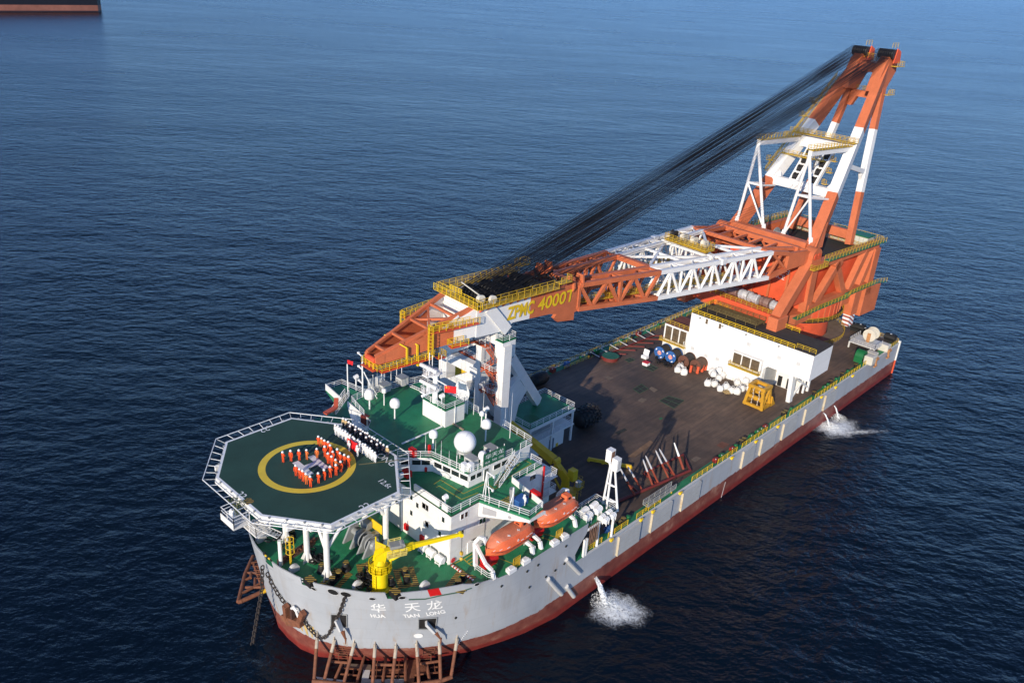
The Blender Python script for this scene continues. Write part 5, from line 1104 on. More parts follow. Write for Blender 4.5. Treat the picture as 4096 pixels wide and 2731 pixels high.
for dy,dz in ((.55,1.6),(-.75,.6)):
    c = tops+Vector((0,dy,dz)); mb = MB(); mb.prism([(c.x-.55,c.y-.5),(c.x+.55,c.y-.5),(c.x+.55,c.y+.5),(c.x-.55,c.y+.5)],c.z-1.1,c.z+1.1); mb.beam(c-Vector((0,0,1.0)),tops-Vector((0,0,.6)),.4); o = mb.build('lamp_box', WHITE2, tm)
    mb = MB(); mb.box((c.x+.0,c.y-.52,c.z),(.75,.05,1.7)); mb.build('box_opening', mat('brown_interior',(.2,.10,.06),.7) if dy > 0 else GREYW, o)
# ================================================================== AMBER DECK CRANE
ax, ay = 54.3, -12.4
am = thing('amber_deck_crane', 'large amber yellow pedestal crane with heavy jib lying across the deck behind the bridge', 'crane', (ax,ay,DECK))
mb = MB(); mb.lathe([(1.5,DECK),(1.3,DECK+.4),(1.25,DECK+1.6),(1.4,DECK+1.8),(1.4,DECK+2.),(0,DECK+2.)],(ax,ay,0),24); mb.build('pedestal', AMBER, am, smooth=True)
AML = mat('amber_lit',(.68,.46,.02),.45,.12)
def mx_(a, b, dx=0.): return P('mp',a,b,x=ax+dx)
for s_ in (-.7,.7):
    mb = MB(); mb.plate([mx_(a,b,s_) for a,b in ((590,880),(640,650),(690,610),(745,700),(715,900))],.3); mb.build('slew_cheek', AML, am)
    mb = MB(); mb.plate([mx_(a,b,s_) for a,b in ((640,660),(590,520),(650,490),(760,620),(740,700))],.25); mb.build('jib_heel_plate', AML, am)
h1 = P(4,1270,430,x=ax); h2 = P(3,1590,715,x=ax-.6)
mb = MB(); mb.beam(h1,h2,1.3,1.5,1.0,1.1); mb.build('jib', AMBER, am, bevel=.06)
mb = MB(); mb.beam(mx_(540,400),mx_(720,640),1.1,1.2); mb.build('jib_knuckle', AMBER, am, bevel=.06)
for s_ in (-.45,.45):
    mb = MB(); mb.tube(mx_(640,830,s_),mx_(470,500,s_),.2,10); mb.build('luffing_ram', AMBER, am, smooth=True)
c = mx_(560,380); mb = MB(); mb.box(c+Vector((0,0,.2)),(1.2,.8,.5)); mb.tube(c+Vector((-.7,.1,.5)),c+Vector((.7,.1,.5)),.35,12); mb.build('hoist_winch', AMBER, am)
c = mx_(540,520,-1.0); mb = MB(); mb.box(c,(1.0,1.7,.1)); mb.rail([(c.x-.5,c.y+.85,c.z),(c.x-.5,c.y-.85,c.z),(c.x+.5,c.y-.85,c.z)],r=.045,sp=.85); mb.build('jib_platform', YELR, am)
c = mx_(800,560,.2); mb = MB(); mb.box(c,(1.3,1.3,2.1)); mb.build('machinery_cab', AML, am, bevel=.08)
c = mx_(890,700,1.0); mb = MB(); mb.box(c-Vector((0,0,.7)),(1.6,1.3,.1)); mb.rail([(c.x+.8,c.y+.6,c.z-.65),(c.x+.8,c.y-.6,c.z-.65),(c.x-.8,c.y-.6,c.z-.65)],r=.045,sp=.8); mb.build('cab_platform', YELR, am)
mb = MB(); mb.box(c,(.8,.8,1.1)); mb.build('control_cabin', GREYW, am)
q = mx_(840,900,1.2); mb = MB(); mb.ladder((q.x,q.y,DECK),(q.x,q.y,DECK+4.6),.7,.05,side=(.7,-.7,0))
for i in range(7): mb.path([(q.x+.3+.5*math.cos(t_),q.y-.3+.5*math.sin(t_),DECK+1.0+i*.6) for t_ in [j*math.pi/5-1.6 for j in range(8)]],.035,4)
mb.build('access_ladder', YELR, am)
# ================================================================== MAIN CRANE (built in its own axes: r aft, w to starboard)
PH = R(4); C0 = Vector((149,0,0)); ea = Vector((math.cos(PH),-math.sin(PH),0)); es = Vector((math.sin(PH),math.cos(PH),0))
def CL(k, a, b, r=None, w=None, z=None):
    X0, Y0, s = CROP[k]; u, v = X0+a*s, Y0+b*s; d = fw*FPX+rt*(u-W0/2)-up*(v-H0/2); o = CP-C0
    t = (r-o.dot(ea))/d.dot(ea) if r is not None else (w-o.dot(es))/d.dot(es) if w is not None else (z-CP.z)/d.z
    p = o+d*t; return Vector((p.dot(ea), p.dot(es), p.z))
def crane_thing(name, label, cat):
    t = thing(name, label, cat, (149,0,DECK)); t.rotation_euler = (0,0,-PH); OFF[t.name] = Vector((0,0,DECK)); return t
ck = crane_thing('slewing_crane', 'giant orange red slewing crane with tall red and white A-frame near the stern', 'crane')
WCR = mat('crane_white_paint', (.78,.77,.75), .45, .05, rust=.08, rustcol=(.5,.40,.32))
RC = 2.5
# tub and galleries
mb = MB(); mb.lathe([(13.4,DECK),(13.4,DECK+.6),(12.3,DECK+1.2),(12.1,17.2),(12.9,17.6),(12.9,19.6),(0,19.6)],(RC,0,0),64); mb.build('pedestal_tub', RED, ck, smooth=True)
mb = MB(); mb.lathe([(12.5,18.9),(15,18.9),(15,19.05),(12.5,19.05)],(RC,0,0),64); o = mb.build('ring_gallery', DARKP, ck)
mb = MB(); n_ = 60; mb.rail([(RC+15*math.cos(2*math.pi*i/n_),15*math.sin(2*math.pi*i/n_),19.05) for i in range(n_)],closed=True,r=.05,sp=1.6); mb.build('gallery_rail', YELR, o)
mb = MB(); mb.lathe([(12.4,13.4),(16.4,13.4),(16.4,13.2),(12.4,13.2)],(RC,0,0),40,a0=R(-120),a1=R(20)); o = mb.build('lower_walkway', CONC, ck)
mb = MB(); mb.rail([(RC+16.4*math.cos(a),16.4*math.sin(a),13.4) for a in [R(-120+i*5) for i in range(29)]],r=.05,sp=1.5); mb.build('walkway_rail', YELR, o)
mb = MB()
for i in range(12): a = R(-120+i*12); mb.beam((RC+16.*math.cos(a),16.*math.sin(a),13.2),(RC+12.3*math.cos(a),12.3*math.sin(a),10.6),.2)
mb.build('walkway_brackets', DRED, o)
# slewing platform: box frame on top of the ring
mb = MB(); mb.prism([(-18,-10.5),(-18,10.5),(-12,12.2),(21,12.2),(21,-12.2),(-12,-12.2)],19.7,22.6); mb.build('slewing_platform', ORANGE, ck)
mb = MB(); mb.lathe([(12.6,19.62),(14.1,19.62),(14.1,22.9),(12.6,22.9)],(RC,0,0),64); mb.build('roller_housing', RED, ck, smooth=True)
for i in range(48): a = 2*math.pi*i/48; mb = MB(); mb.box((RC+14.15*math.cos(a),14.15*math.sin(a),21.2),(.14,.3,3.0),a); mb.build('housing_rib', ORANGE, ck)
# front beam with winches under grey wrapping
mb = MB(); mb.bb(-20.5,-17.5,-12.6,12.6,21.2,23.8); mb.build('front_beam', RED, ck)
for s_ in (-1,1):
    mb = MB(); mb.bb(-23.5,-19,s_*12.6-1.3,s_*12.6+1.3,20.2,24.6); mb.build('front_foot', ORANGE, ck, bevel=.15)
    mb = MB(); mb.beam((-21.5,s_*12.4,24.),(-11.2,s_*12.2,35.4),2.3,2.6); mb.build('front_leg', ORANGE, ck, bevel=.15)
    mb = MB(); mb.beam((-9.5,s_*12.2,34),(-8.6,s_*12,22.6),1.9,2.4); mb.build('front_column', ORANGE, ck)
    mb = MB(); mb.plate([Vector((-16.8,s_*12,25.4)),Vector((-9.4,s_*12,25.4)),Vector((-9.4,s_*12,32))],.5) ; mb.build('leg_web', RED, ck)
    # hinge block of the boom foot
    mb = MB(); mb.lathe([(2.0,-1.3),(2.0,1.3)],(-10.6,s_*12.1,36.8),22,axis='y'); mb.lathe([(0,-1.31),(2.0,-1.31)],(-10.6,s_*12.1,36.8),22,axis='y'); mb.lathe([(0,1.31),(2.0,1.31)],(-10.6,s_*12.1,36.8),22,axis='y'); mb.bb(-12.6,-8.4,s_*12.1-1.28,s_*12.1+1.28,33.6,36.4); mb.build('hinge_block', ORANGE, ck, smooth=True)
    mb = MB(); y = s_*13.45
    for dx in (-.75,.75): mb.lathe([(.2,-.12),(.75,-.1),(.75,.1),(.2,.12)],(-10.6+dx,y,36.9),14,axis='y')
    mb.build('pin_covers', RED, ck)
    # side truss: top beam, bottom beam, W braces
    mb = MB(); mb.beam((-9,s_*12.2,34.2),(22,s_*12.2,34.2),1.6,1.8); mb.build('top_side_beam', ORANGE, ck)
    mb = MB(); mb.beam((-9,s_*12.4,23.6),(21,s_*12.4,23.6),1.6,1.8); mb.build('lower_side_beam', ORANGE, ck)
    for a, b in (((3.4,33.6),(-5.4,24)),((.9,33.4),(8.1,24)),((16,33.4),(10.8,24)),((20.5,33.6),(16.6,24))):
        mb = MB(); mb.beam((a[0],s_*12.3,a[1]),(b[0],s_*12.3,b[1]),1.5,2.0); mb.build('side_brace', ORANGE, ck, bevel=.1)
    mb = MB(); mb.bb(19.6,22.4,s_*12.3-1.1,s_*12.3+1.1,21,33.4); mb.build('rear_column', ORANGE, ck)
    # walkways
    mb = MB(); mb.bb(-6,22.6,s_*13.6-.65,s_*13.6+.65,35.1,35.22); o = mb.build('roof_walkway', GREEN, ck)
    mb = MB(); mb.rail([(-5.9,s_*14.2,35.22),(22.5,s_*14.2,35.22)],r=.05,sp=1.6); mb.rail([(-5.9,s_*13.,35.22),(22.5,s_*13.,35.22)],r=.04,sp=1.6); mb.build('walkway_rail', YELR, o)
    mb = MB(); pts = [(-16.5,23.2),(-6,23.6),(7,23.6),(8,24.2),(22,24.4),(27.5,23.6)]
    for (a,b),(c_,d_) in zip(pts,pts[1:]): mb.beam((a,s_*14.2,b),(c_,s_*14.2,d_),1.3,.12)
    o = mb.build('side_walkway', GREEN, ck); mb = MB(); mb.rail([(a,s_*14.8,b+.06) for a,b in pts],r=.05,sp=1.6); mb.build('walkway_rail', YELR, o)
    # hinge gallery
    mb = MB(); mb.bb(-13.3,-7.2,s_*14.2-.6,s_*14.2+.6,34.3,34.42); o = mb.build('hinge_gallery', YELR, ck); mb = MB(); mb.rail([(-13.2,s_*13.7,34.42),(-13.2,s_*14.8,34.42),(-7.3,s_*14.8,34.42),(-7.3,s_*13.7,34.42)],r=.05,sp=1.2); mb.build('gallery_rail', YELR, o)
mb = MB(); mb.rail([(-20.4,-12.4,23.8),(-20.4,12.4,23.8)],r=.05,sp=1.5); mb.build('winch_platform_rail', YELR, ck)
# machinery house: red walls inside the trusses
mb = MB(); mb.bb(-8.4,20.5,-10.6,10.6,22.6,33.2); mb.build('machinery_house', RED, ck)
mb = MB()
for y in (-6.5,-2,2.5,7): mb.beam((-8.7,y,22.7),(-8.7,y,33.),.5,.5)
mb.build('wall_stiffeners', ORANGE, ck)
mb = MB(); mb.bb(-8.5,20.6,-11.2,11.2,33.2,33.5); mb.build('house_roof', ORANGE, ck)
tz = CL(8,1060,775,r=-8.9); text('house_lettering','务',2.0,CL(8,1113,740,r=-8.9),(0,-1,0),(0,0,1),WHITE2,ck,ext=.08); text('house_lettering','SERVICE',1.15,CL(8,1045,792,r=-8.9)+Vector((0,1.4,0)),(0,-1,0),(0,0,1),WHITE2,ck,ext=.08)
text('house_lettering','T',4.4,CL(8,1425,925,w=-10.7)+Vector((0,0,.3)),(1,0,0),(0,0,1),WHITE2,ck,ext=.06,bold=.03)
# roof machinery: drums, low green roofed houses at the rear
mb = MB(); mb.bb(-4,17,-9,9.5,33.52,33.7); mb.build('roof_grating', DARKP, ck)
for y in (3,8): 
    mb = MB(); mb.lathe([(1.9,-1.4),(1.9,-1.2),(1.1,-1.2),(1.1,1.2),(1.9,1.2),(1.9,1.4)],(-3.5 if y==8 else 1,y,35.5),20,axis='y'); mb.build('roof_drum', BLUE if y==8 else STEEL, ck, smooth=True)
for y0_, y1_ in ((1.5,11),(-11.4,-1.5)):
    mb = MB(); mb.bb(18.2,21.2,y0_,y1_,33.5,36.); mb.build('rear_cabin', mat('grey_cabin_wall',(.40,.42,.38),.6,.1), ck)
    mb = MB(); mb.prism([(17.8,y0_-.2),(21.6,y0_-.2),(21.6,y1_+.2),(17.8,y1_+.2)],36.,36.3); mb.build('cabin_roof', mat('cabin_green_roof',(.012,.13,.055),.5,.15), ck)
    n_ = int((y1_-y0_)/1.1)
    for i in range(n_):
        y = y0_+(y1_-y0_)*(i+.5)/n_; mb = MB(); mb.bb(18.1,18.19,y-.45,y+.45,33.8,35.8); mb.build('cabin_panel', mat('pale_cabin_panel',(.52,.55,.49),.6,.08), ck)
for q_ in ([(17.2,-11,33.6),(17.2,11,33.6)],[(22.4,-13.4,35.22),(22.4,13.4,35.22)],[(-5.9,13.2,35.22),(3,12.8,35.22)]): MB().rail(q_,r=.05,sp=1.7).build('roof_rail', YELR, ck)
mb = MB(); mb.bb(20.6,23.2,-12.4,12.4,20.5,33); mb.build('rear_wall', ORANGE, ck)
mb = MB(); mb.bb(19.5,27.8,-13.4,13.4,15.2,22.8); mb.build('counterweight', ORANGE, ck, bevel=.1)
mb = MB(); mb.bb(14.,17.2,-13.4,-11.2,16.6,23.); mb.build('rear_support_leg', ORANGE, ck)
mb = MB(); mb.bb(14.3,16.9,-13.2,-11.4,13.45,16.6); mb.build('striped_leg', LEGSTRIPE, ck)
# wrapped winches on the front beam
for i in range(6):
    y = -9.5+i*2.9; mb = MB(); pr = [(0,-1.25),(1.25,-1.2),(1.3,-.9),(1.05,-.7),(1.15,0),(1.05,.7),(1.3,.9),(1.2,1.2),(0,1.25)]
    mb.lathe([(r_*random.uniform(.85,1.1),h) for r_,h in pr],(-17.2+random.uniform(-.2,.2),y,25.0),12,axis='y')
    t = crane_thing('wrapped_winch', ('tarpaulin','brown sheet','tarpaulin','tarpaulin','brown sheet','tarpaulin')[i]+' wrapped winch on the crane front beam, '+('first','second','third','fourth','fifth','sixth')[i]+' from its port end', 'winch'); t['group'] = 'wrapped winches on the crane front'; mb.build('drum_cover', mat('brown_wrap',(.20,.12,.10),.5,.3) if i in (1,4) else FOIL, t)
# ---------------------------------------------------------------- A-frame
APX = {s_: Vector((23.7,s_*3.3,77.2)) for s_ in (-1,1)}
def split_leg(name, p, q, t0, t1, w, h, w2, h2):
    """box leg with a white middle length between red ends"""
    p, q = Vector(p), Vector(q)
    for (a,b,m_) in ((0,t0,ORANGE),(t0,t1,WCR),(t1,1,ORANGE)):
        mb = MB(); mb.beam(p.lerp(q,a),p.lerp(q,b),w+(w2-w)*a,h+(h2-h)*a,w+(w2-w)*b,h+(h2-h)*b); mb.build(name, m_, ck)
for s_ in (-1,1):
    fb = Vector((-8.4,s_*10.4,37.2)); split_leg('frame_leg', fb, APX[s_], .285,.625, 2.5,2.9,1.9,2.5)
    rb = Vector((15.2,s_*8.2,34)); split_leg('frame_rear_leg', rb, Vector((23.4,s_*3.6,74)), .32,.69, 1.5,1.7,1.4,1.6)
    mb = MB(); mb.plate([Vector((-10.5,s_*10.4,37.6)),Vector((-5.5,s_*10.4,37.6)),Vector((-3.6,s_*9.6,43)),Vector((-6.6,s_*10,41))],2.3); mb.build('leg_knee', ORANGE, ck)
    # leg head: widened plates and sheaves
    mb = MB(); mb.plate([Vector((17.5,s_*3.5,70.5)),Vector((22.8,s_*3.4,70.)),Vector((27.,s_*3.3,75)),Vector((26.4,s_*3.3,79.4)),Vector((23.8,s_*3.3,80)),Vector((20.4,s_*3.4,77))],2.4); mb.build('leg_head', ORANGE, ck, bevel=.1)
    mb = MB()
    for i in range(7): y = s_*3.3-1.7+i*.56; mb.lathe([(.2,-.2),(1.15,-.22),(.98,0),(1.15,.22),(.2,.2)],(22.7,y,79.0),20,axis='y')
    mb.build('apex_sheaves', GREASE, ck, smooth=True)
    mb = MB(); mb.plate([Vector((22.6,s_*3.3-2.0,77.)),Vector((25.8,s_*3.3-2.0,77)),Vector((25.2,s_*3.3-2.0,79.6)),Vector((23.4,s_*3.3-2.0,80.3))],.3); mb.build('sheave_cheek', RED, ck)
    mb = MB(); mb.bb(23.5,27.2,s_*3.3-2.9,s_*3.3-1.2,76.2,76.32); mb.rail([(23.5,s_*3.3-2.8,76.3),(27.1,s_*3.3-2.8,76.3),(27.1,s_*3.3-1.3,76.3)],r=.05,sp=1.2); mb.bb(22.6,26.,s_*3.3-2.6,s_*3.3-1.0,69.6,69.7); mb.rail([(22.6,s_*3.3-2.5,69.7),(25.9,s_*3.3-2.5,69.7),(25.9,s_*3.3-1.2,69.7)],r=.05,sp=1.2); mb.rail([(22.5,s_*3.3-1,80.4),(25.4,s_*3.3-1,80.4)],r=.04,sp=1.4); mb.build('apex_gallery', YELR, ck)
    # link between front and rear legs
    fl_ = fb.lerp(APX[s_],.44); rl_ = rb.lerp(Vector((23.4,s_*3.6,74)),.44); mb = MB(); mb.beam(fl_,rl_,.9,1.1); mb.plate([rl_+Vector((-.2,0,2.6)),rl_+Vector((-2.2,0,.2)),rl_+Vector((-2.,0,-.6)),rl_+Vector((-.6,0,-3))],.8); mb.build('leg_link', WCR, ck)
    mb = MB()
    if s_ == 1: mb.ladder(fb.lerp(APX[s_],.30)+Vector((-.5,s_*1.9,1.2)),fb.lerp(APX[s_],.86)+Vector((-.5,s_*1.6,1.2)),.8,.05,side=(0,1,0)); mb.rail([fb.lerp(APX[s_],.3)+Vector((-.5,s_*2.2,1.2)),fb.lerp(APX[s_],.86)+Vector((-.5,s_*1.9,1.2))],r=.04); (mb.build('leg_ladder', YELR, ck) if s_ == 1 else None)
    if s_ == 1:
        for f_ in (.36,.5,.62,.7):
            c = fb.lerp(APX[s_],f_)+Vector((-1.2,2.2,1.4)); mb = MB(); mb.box(c,(1.8,1.6,.12)); mb.rail([(c.x+.9,c.y+.8,c.z),(c.x-.9,c.y+.8,c.z),(c.x-.9,c.y-.8,c.z)],r=.05,sp=.9); mb.build('ladder_landing', YELR, ck)
    # white strut trestles in front of the frame
    TT = Vector((-10.7,s_*6.6,58.6)); f1 = Vector((-8.6,s_*10.,38.9)); f2 = Vector((-8.2,s_*2.7,38.8)); bk = fb.lerp(APX[s_],.30)
    for a, b in ((TT,f1),(TT,f2)):
        mb = MB(); mb.tube(a,b,.36,10); mb.build('trestle_strut', WCR, ck, smooth=True)
    m1_, m2_ = TT.lerp(f1,.48), TT.lerp(f2,.48)
    mb = MB(); mb.tube(m1_,m2_,.26,8); mb.tube(m1_,fb.lerp(APX[s_],.26),.26,8); mb.tube(m2_,fb.lerp(APX[s_],.26)+Vector((0,-s_*2,0)),.26,8); mb.tube(m1_,f2.lerp(m2_,.02),.22,8); mb.build('trestle_brace', WCR, ck)
    for f_ in (f1,f2):
        mb = MB(); mb.plate([f_+Vector((-.8,0,-1.2)),f_+Vector((.8,0,-1.2)),f_+Vector((.35,0,1.3)),f_+Vector((-.35,0,1.3))],.3); mb.plate([f_+Vector((0,-.8,-1.2)),f_+Vector((0,.8,-1.2)),f_+Vector((0,.35,1.3)),f_+Vector((0,-.35,1.3))],.3); mb.build('strut_foot', WCR, ck)
    lg = fb.lerp(APX[s_],.53); mb = MB(); mb.beam(TT+Vector((0,0,.4)),lg,.9,1.2); o = mb.build('gantry_beam', WCR, ck)
    mb = MB(); mb.rail([TT+Vector((0,-.7,1.0)),lg+Vector((0,-.7,.6))],r=.05,sp=1.3); mb.rail([TT+Vector((0,.7,1.0)),lg+Vector((0,.7,.6))],r=.05,sp=1.3); mb.beam(TT+Vector((0,0,1.0)),lg+Vector((0,0,.6)),1.5,.1); mb.build('gantry_walkway', YELR, o)
# cross members of the frame
def fpt(s_, t): return Vector((-8.4,s_*10.4,37.2)).lerp(APX[s_], t)
mb = MB(); mb.beam((-9.6,-10,38),(-9.6,10,38),2.2,2.4); mb.build('foot_cross_beam', ORANGE, ck, bevel=.15)
mb = MB(); mb.beam((15.6,-8,36.4),(15.6,8,36.4),1.2,2.2); mb.build('rear_foot_beam', ORANGE, ck)
mb = MB(); mb.beam(fpt(-1,.29),fpt(1,.29),1.6,2.0)
for s_ in (-1,1): a = fpt(s_,.29); mb.plate([a+Vector((0,0,-1)),a+Vector((0,-s_*3.2,-1)),a+Vector((2.4,-s_*.6,3.2)),a+Vector((2.4,0,3.2))],1.4)
mb.build('lower_cross_beam', WCR, ck)
mb = MB(); mb.beam(fpt(-1,.52),fpt(1,.52),2.2,2.4); o = mb.build('upper_cross_beam', WCR, ck)
mb = MB(); a, b = fpt(-1,.55)+Vector((-2,-1.5,.6)), fpt(1,.55)+Vector((-2,2.4,.6)); mb.beam(a,b,1.8,.12); mb.rail([a+Vector((-.9,0,0)),b+Vector((-.9,0,0))],r=.05,sp=1.2); mb.rail([a+Vector((.9,0,0)),b+Vector((.9,0,0))],r=.05,sp=1.2); mb.build('gantry_walkway', YELR, o)
mb = MB(); a, b = fpt(-1,.47)+Vector((-3,4,-1)), fpt(1,.47)+Vector((-3,1.5,-1)); mb.beam(a,b,1.6,.12); mb.rail([a+Vector((-.8,0,0)),b+Vector((-.8,0,0))],r=.05,sp=1.2); mb.build('gantry_walkway', YELR, o)
for y in (-2.4,2.4):
    a, b = fpt(-1,.30), fpt(-1,.52); A2, B2 = Vector((a.x-.6,y,a.z)), Vector((b.x-.6,y,b.z))
    mb = MB()
    for k in (-.9,.9): mb.beam(A2+Vector((0,k,0)),B2+Vector((0,k,0)),.5,.9)
    for i in range(5): c = A2.lerp(B2,(i+.3)/5); mb.beam(c+Vector((0,-.9,0)),c+Vector((0,.9,0)),.4,.5)
    o = mb.build('sheave_ladder', WCR, ck)
    for i in range(4): c = A2.lerp(B2,(i+.75)/5); mb = MB(); mb.lathe([(.2,-.5),(1.0,-.5),(.85,0),(1.0,.5),(.2,.5)],c,14,axis='y'); mb.build('guide_sheave', GREASE, o, smooth=True)
mb = MB()
for i in range(3): c = fpt(-1,.33+i*.06)+Vector((-.8,2.6,0)); mb.box(c,(1.2,1.2,.12)); mb.rail([(c.x-.6,c.y-.6,c.z),(c.x-.6,c.y+.6,c.z),(c.x+.6,c.y+.6,c.z)],r=.05,sp=.8)
mb.build('service_landings', YELR, ck)
mb = MB(); a, b = Vector((22.6,-3.2,69.2)), Vector((22.6,3.2,69.2)); mb.beam(a,b,1.4,1.5)
for s_ in (-1,1): mb.plate([Vector((22.6,s_*3.2,70)),Vector((22.6,s_*.8,70)),Vector((22.4,s_*2.6,66.2)),Vector((22.4,s_*3.6,66.2))],1.3)
mb.build('top_portal', ORANGE, ck); mb = MB(); mb.rail([(22,-2.6,70),(22,2.6,70)],r=.05,sp=1.1); mb.rail([(22.4,-2,77.6),(22.4,2,77.6)],r=.05,sp=1.); mb.build('portal_rail', YELR, ck)
mb = MB(); mb.beam((22.6,-3,75.6),(22.6,3,75.6),2.8,2.2); mb.build('apex_beam', ORANGE, ck, bevel=.1)
# ---------------------------------------------------------------- boom
bm_ = crane_thing('crane_boom', 'long red and white twin lattice crane boom lowered onto the white rest tower', 'boom')
ST = [(-12.4,12.,12.,37.6,36.2),(-26,10.7,7.7,39.8,34.1),(-60,7.,4.1,40.8,35.5),(-80,4.6,2.2,41.5,36.9)]
def bs(r):
    for a, b in zip(ST,ST[1:]):
        if r >= b[0]: t = (r-a[0])/(b[0]-a[0]); return [a[i]+(b[i]-a[i])*t for i in range(1,5)]
    return list(ST[-1][1:])
def node(r, s_, side, top): o = bs(r); return Vector((r, s_*(o[0] if side == 'o' else o[1]), o[2] if top else o[3]))
SEG = [(-26,-60,WCR,'w'),(-60,-80,ORANGE,'r')]
for s_ in (-1,1):
    # foot section: solid outer plate tapering to the hinge, light lattice
    mb = MB(); H_ = Vector((-11.6,s_*11.2,36.9))
    mb.plate([node(-26,s_,'o',1),Vector((-13.5,s_*11.9,38.4)),Vector((-11,s_*12.,37.6)),Vector((-11,s_*12.,36)),Vector((-14,s_*11.9,35.4)),Vector((-20,s_*11.3,34.7)),Vector((-18.4,s_*11.4,38.6))],.7) if False else None
    mb.plate([Vector((-20,s_*11.2,38.9)),Vector((-13,s_*11.9,38.4)),Vector((-10.8,s_*12.,37.6)),Vector((-10.8,s_*12.,36)),Vector((-14,s_*11.8,35.2)),Vector((-20,s_*11.2,34.8))],.8); o = mb.build('foot_plate', ORANGE, bm_)
    mb = MB(); 
    for tp_ in (1,0):
        mb.beam(node(-26,s_,'o',tp_),Vector((-19.9,s_*11.2,38.7 if tp_ else 35.)),.9,.9); mb.beam(node(-26,s_,'i',tp_),Vector((-13,s_*9.6,38.2 if tp_ else 35.4)),.8,.8)
    mb.beam(node(-26,s_,'o',1),Vector((-20,s_*11.2,35)),.5); mb.beam(node(-26,s_,'o',0),Vector((-22.5,s_*11,38.9)),.5); mb.beam(node(-26,s_,'o',1),node(-26,s_,'i',1),.6); mb.beam(node(-26,s_,'o',0),node(-26,s_,'i',0),.6); mb.beam(node(-26,s_,'i',1),Vector((-13,s_*9.6,35.4)),.45); mb.beam(Vector((-13,s_*9.6,38.2)),Vector((-13,s_*11.8,38.2)),.6); mb.beam(node(-26,s_,'i',1),Vector((-19.9,s_*11.2,38.7)),.4); mb.build('foot_chords', ORANGE, bm_)
    for ra, rb_, m_, tg in SEG:
        mb = MB()
        for side in 'oi':
            for tp_ in (1,0): mb.beam(node(ra,s_,side,tp_),node(rb_,s_,side,tp_),.85,.85)
        cho = mb.build('boom_chords', m_, bm_)
        n_ = 11 if tg == 'w' else 6
        for side in 'oi':
            for i in range(n_):
                r0_, r1_ = ra+(rb_-ra)*i/n_, ra+(rb_-ra)*(i+1)/n_
                a = node(r0_,s_,side,(i%2==0)); b = node(r1_,s_,side,(i%2==1)); mb = MB(); mb.tube(a,b,.30 if side=='o' else .24,8) if tg == 'w' else mb.beam(a,b,.55 if side=='o' else .45); mb.build('diagonal', m_, cho)
                if (i%3 == 2 or (tg == 'w' and i%2 == 1)):
                    a = node(r1_,s_,side,1); b = node(r1_,s_,side,0); mb = MB(); mb.tube(a,b,.26,8) if tg == 'w' else mb.beam(a,b,.6); mb.build('vertical', m_, cho)
        k_ = n_//1
        for tp_ in (1,0):
            for i in range(k_):
                r0_, r1_ = ra+(rb_-ra)*i/k_, ra+(rb_-ra)*(i+1)/k_
                a = node(r0_,s_,'oi'[i%2],tp_); b = node(r1_,s_,'oi'[(i+1)%2],tp_); mb = MB(); mb.tube(a,b,.2,8) if tg == 'w' else mb.beam(a,b,.32); mb.build('lacing', m_, cho)
                if i%3 == 0: mb = MB(); a = node(r0_,s_,'o',tp_); b = node(r0_,s_,'i',tp_); mb.beam(a,b,.4); mb.build('lacing', m_, cho)
    # collars
    for r in (-42.,):
        [MB().box(node(r,s_,e_,1),(1.6,1.2,1.3)).build('chord_collar', WCR, bm_, bevel=.1) for e_ in 'oi']
    # inner walkway low in the leg
    a, b = node(-80,s_,'i',0)+Vector((0,s_*.8,.6)), node(-36,s_,'i',0)+Vector((0,s_*.8,.6)); mb = MB(); mb.beam(a,b,1.0,.12); mb.rail([a+Vector((0,-.5,0)),b+Vector((0,-.5,0))],r=.05,sp=1.8); mb.rail([a+Vector((0,.5,0)),b+Vector((0,.5,0))],r=.05,sp=1.8); mb.build('boom_walkway', YELR, bm_)
    # solid plate section and boom head
    y = s_*4.3
    mb = MB(); mb.plate([Vector((-79.6,y,41.6)),Vector((-80.6,y,40.6)),Vector((-80.3,y,38.)),Vector((-79.4,y,37.4)),Vector((-79.4,y,36.6)),Vector((-80.8,y,36.4)),Vector((-80.8,y,34.9)),Vector((-85,y,35.5)),Vector((-86,y,36.4)),Vector((-85.4,y,37.1)),Vector((-87.2,y,37.5)),Vector((-92.1,y,37.8)),Vector((-92.1,y,41.9)),Vector((-88,y,42.)),Vector((-82,y,42.1)),Vector((-79.6,y,42.3))],.7); mb.build('head_side_plate', ORANGE, bm_)
    mb = MB(); mb.plate([Vector((-92.1,y,37.8)),Vector((-96.,y,38.)),Vector((-97.5,y,36.9)),Vector((-104,y,37.2)),Vector((-104.,y,42.4)),Vector((-98,y,42.4)),Vector((-92.1,y,41.9))],.7); mb.build('head_side_plate', WCR, bm_)
    mb = MB(); mb.beam((-101.6,y+s_*.35,42.),(-97.2,y+s_*.35,36.9),.7,1.9); mb.build('head_strut', WCR, bm_)
    for r in (-79.5,-81.8):
        mb = MB(); mb.plate([Vector((r,s_*4.9,43.4)),Vector((r,s_*3.4,43.4)),Vector((r,s_*3.,42.2)),Vector((r,s_*4.9,40.6)),Vector((r,s_*5.2,41.4))],.35); mb.build('lug', ORANGE, bm_)
    mb = MB(); mb.bb(-104.4,-86.4,s_*5.2-.7,s_*5.2+.6,42.5,42.6); mb.bb(-86.4,-83.6,s_*5.4-.7,s_*5.4+.7,43.3,43.4); o = mb.build('head_walkway', YELR, bm_)
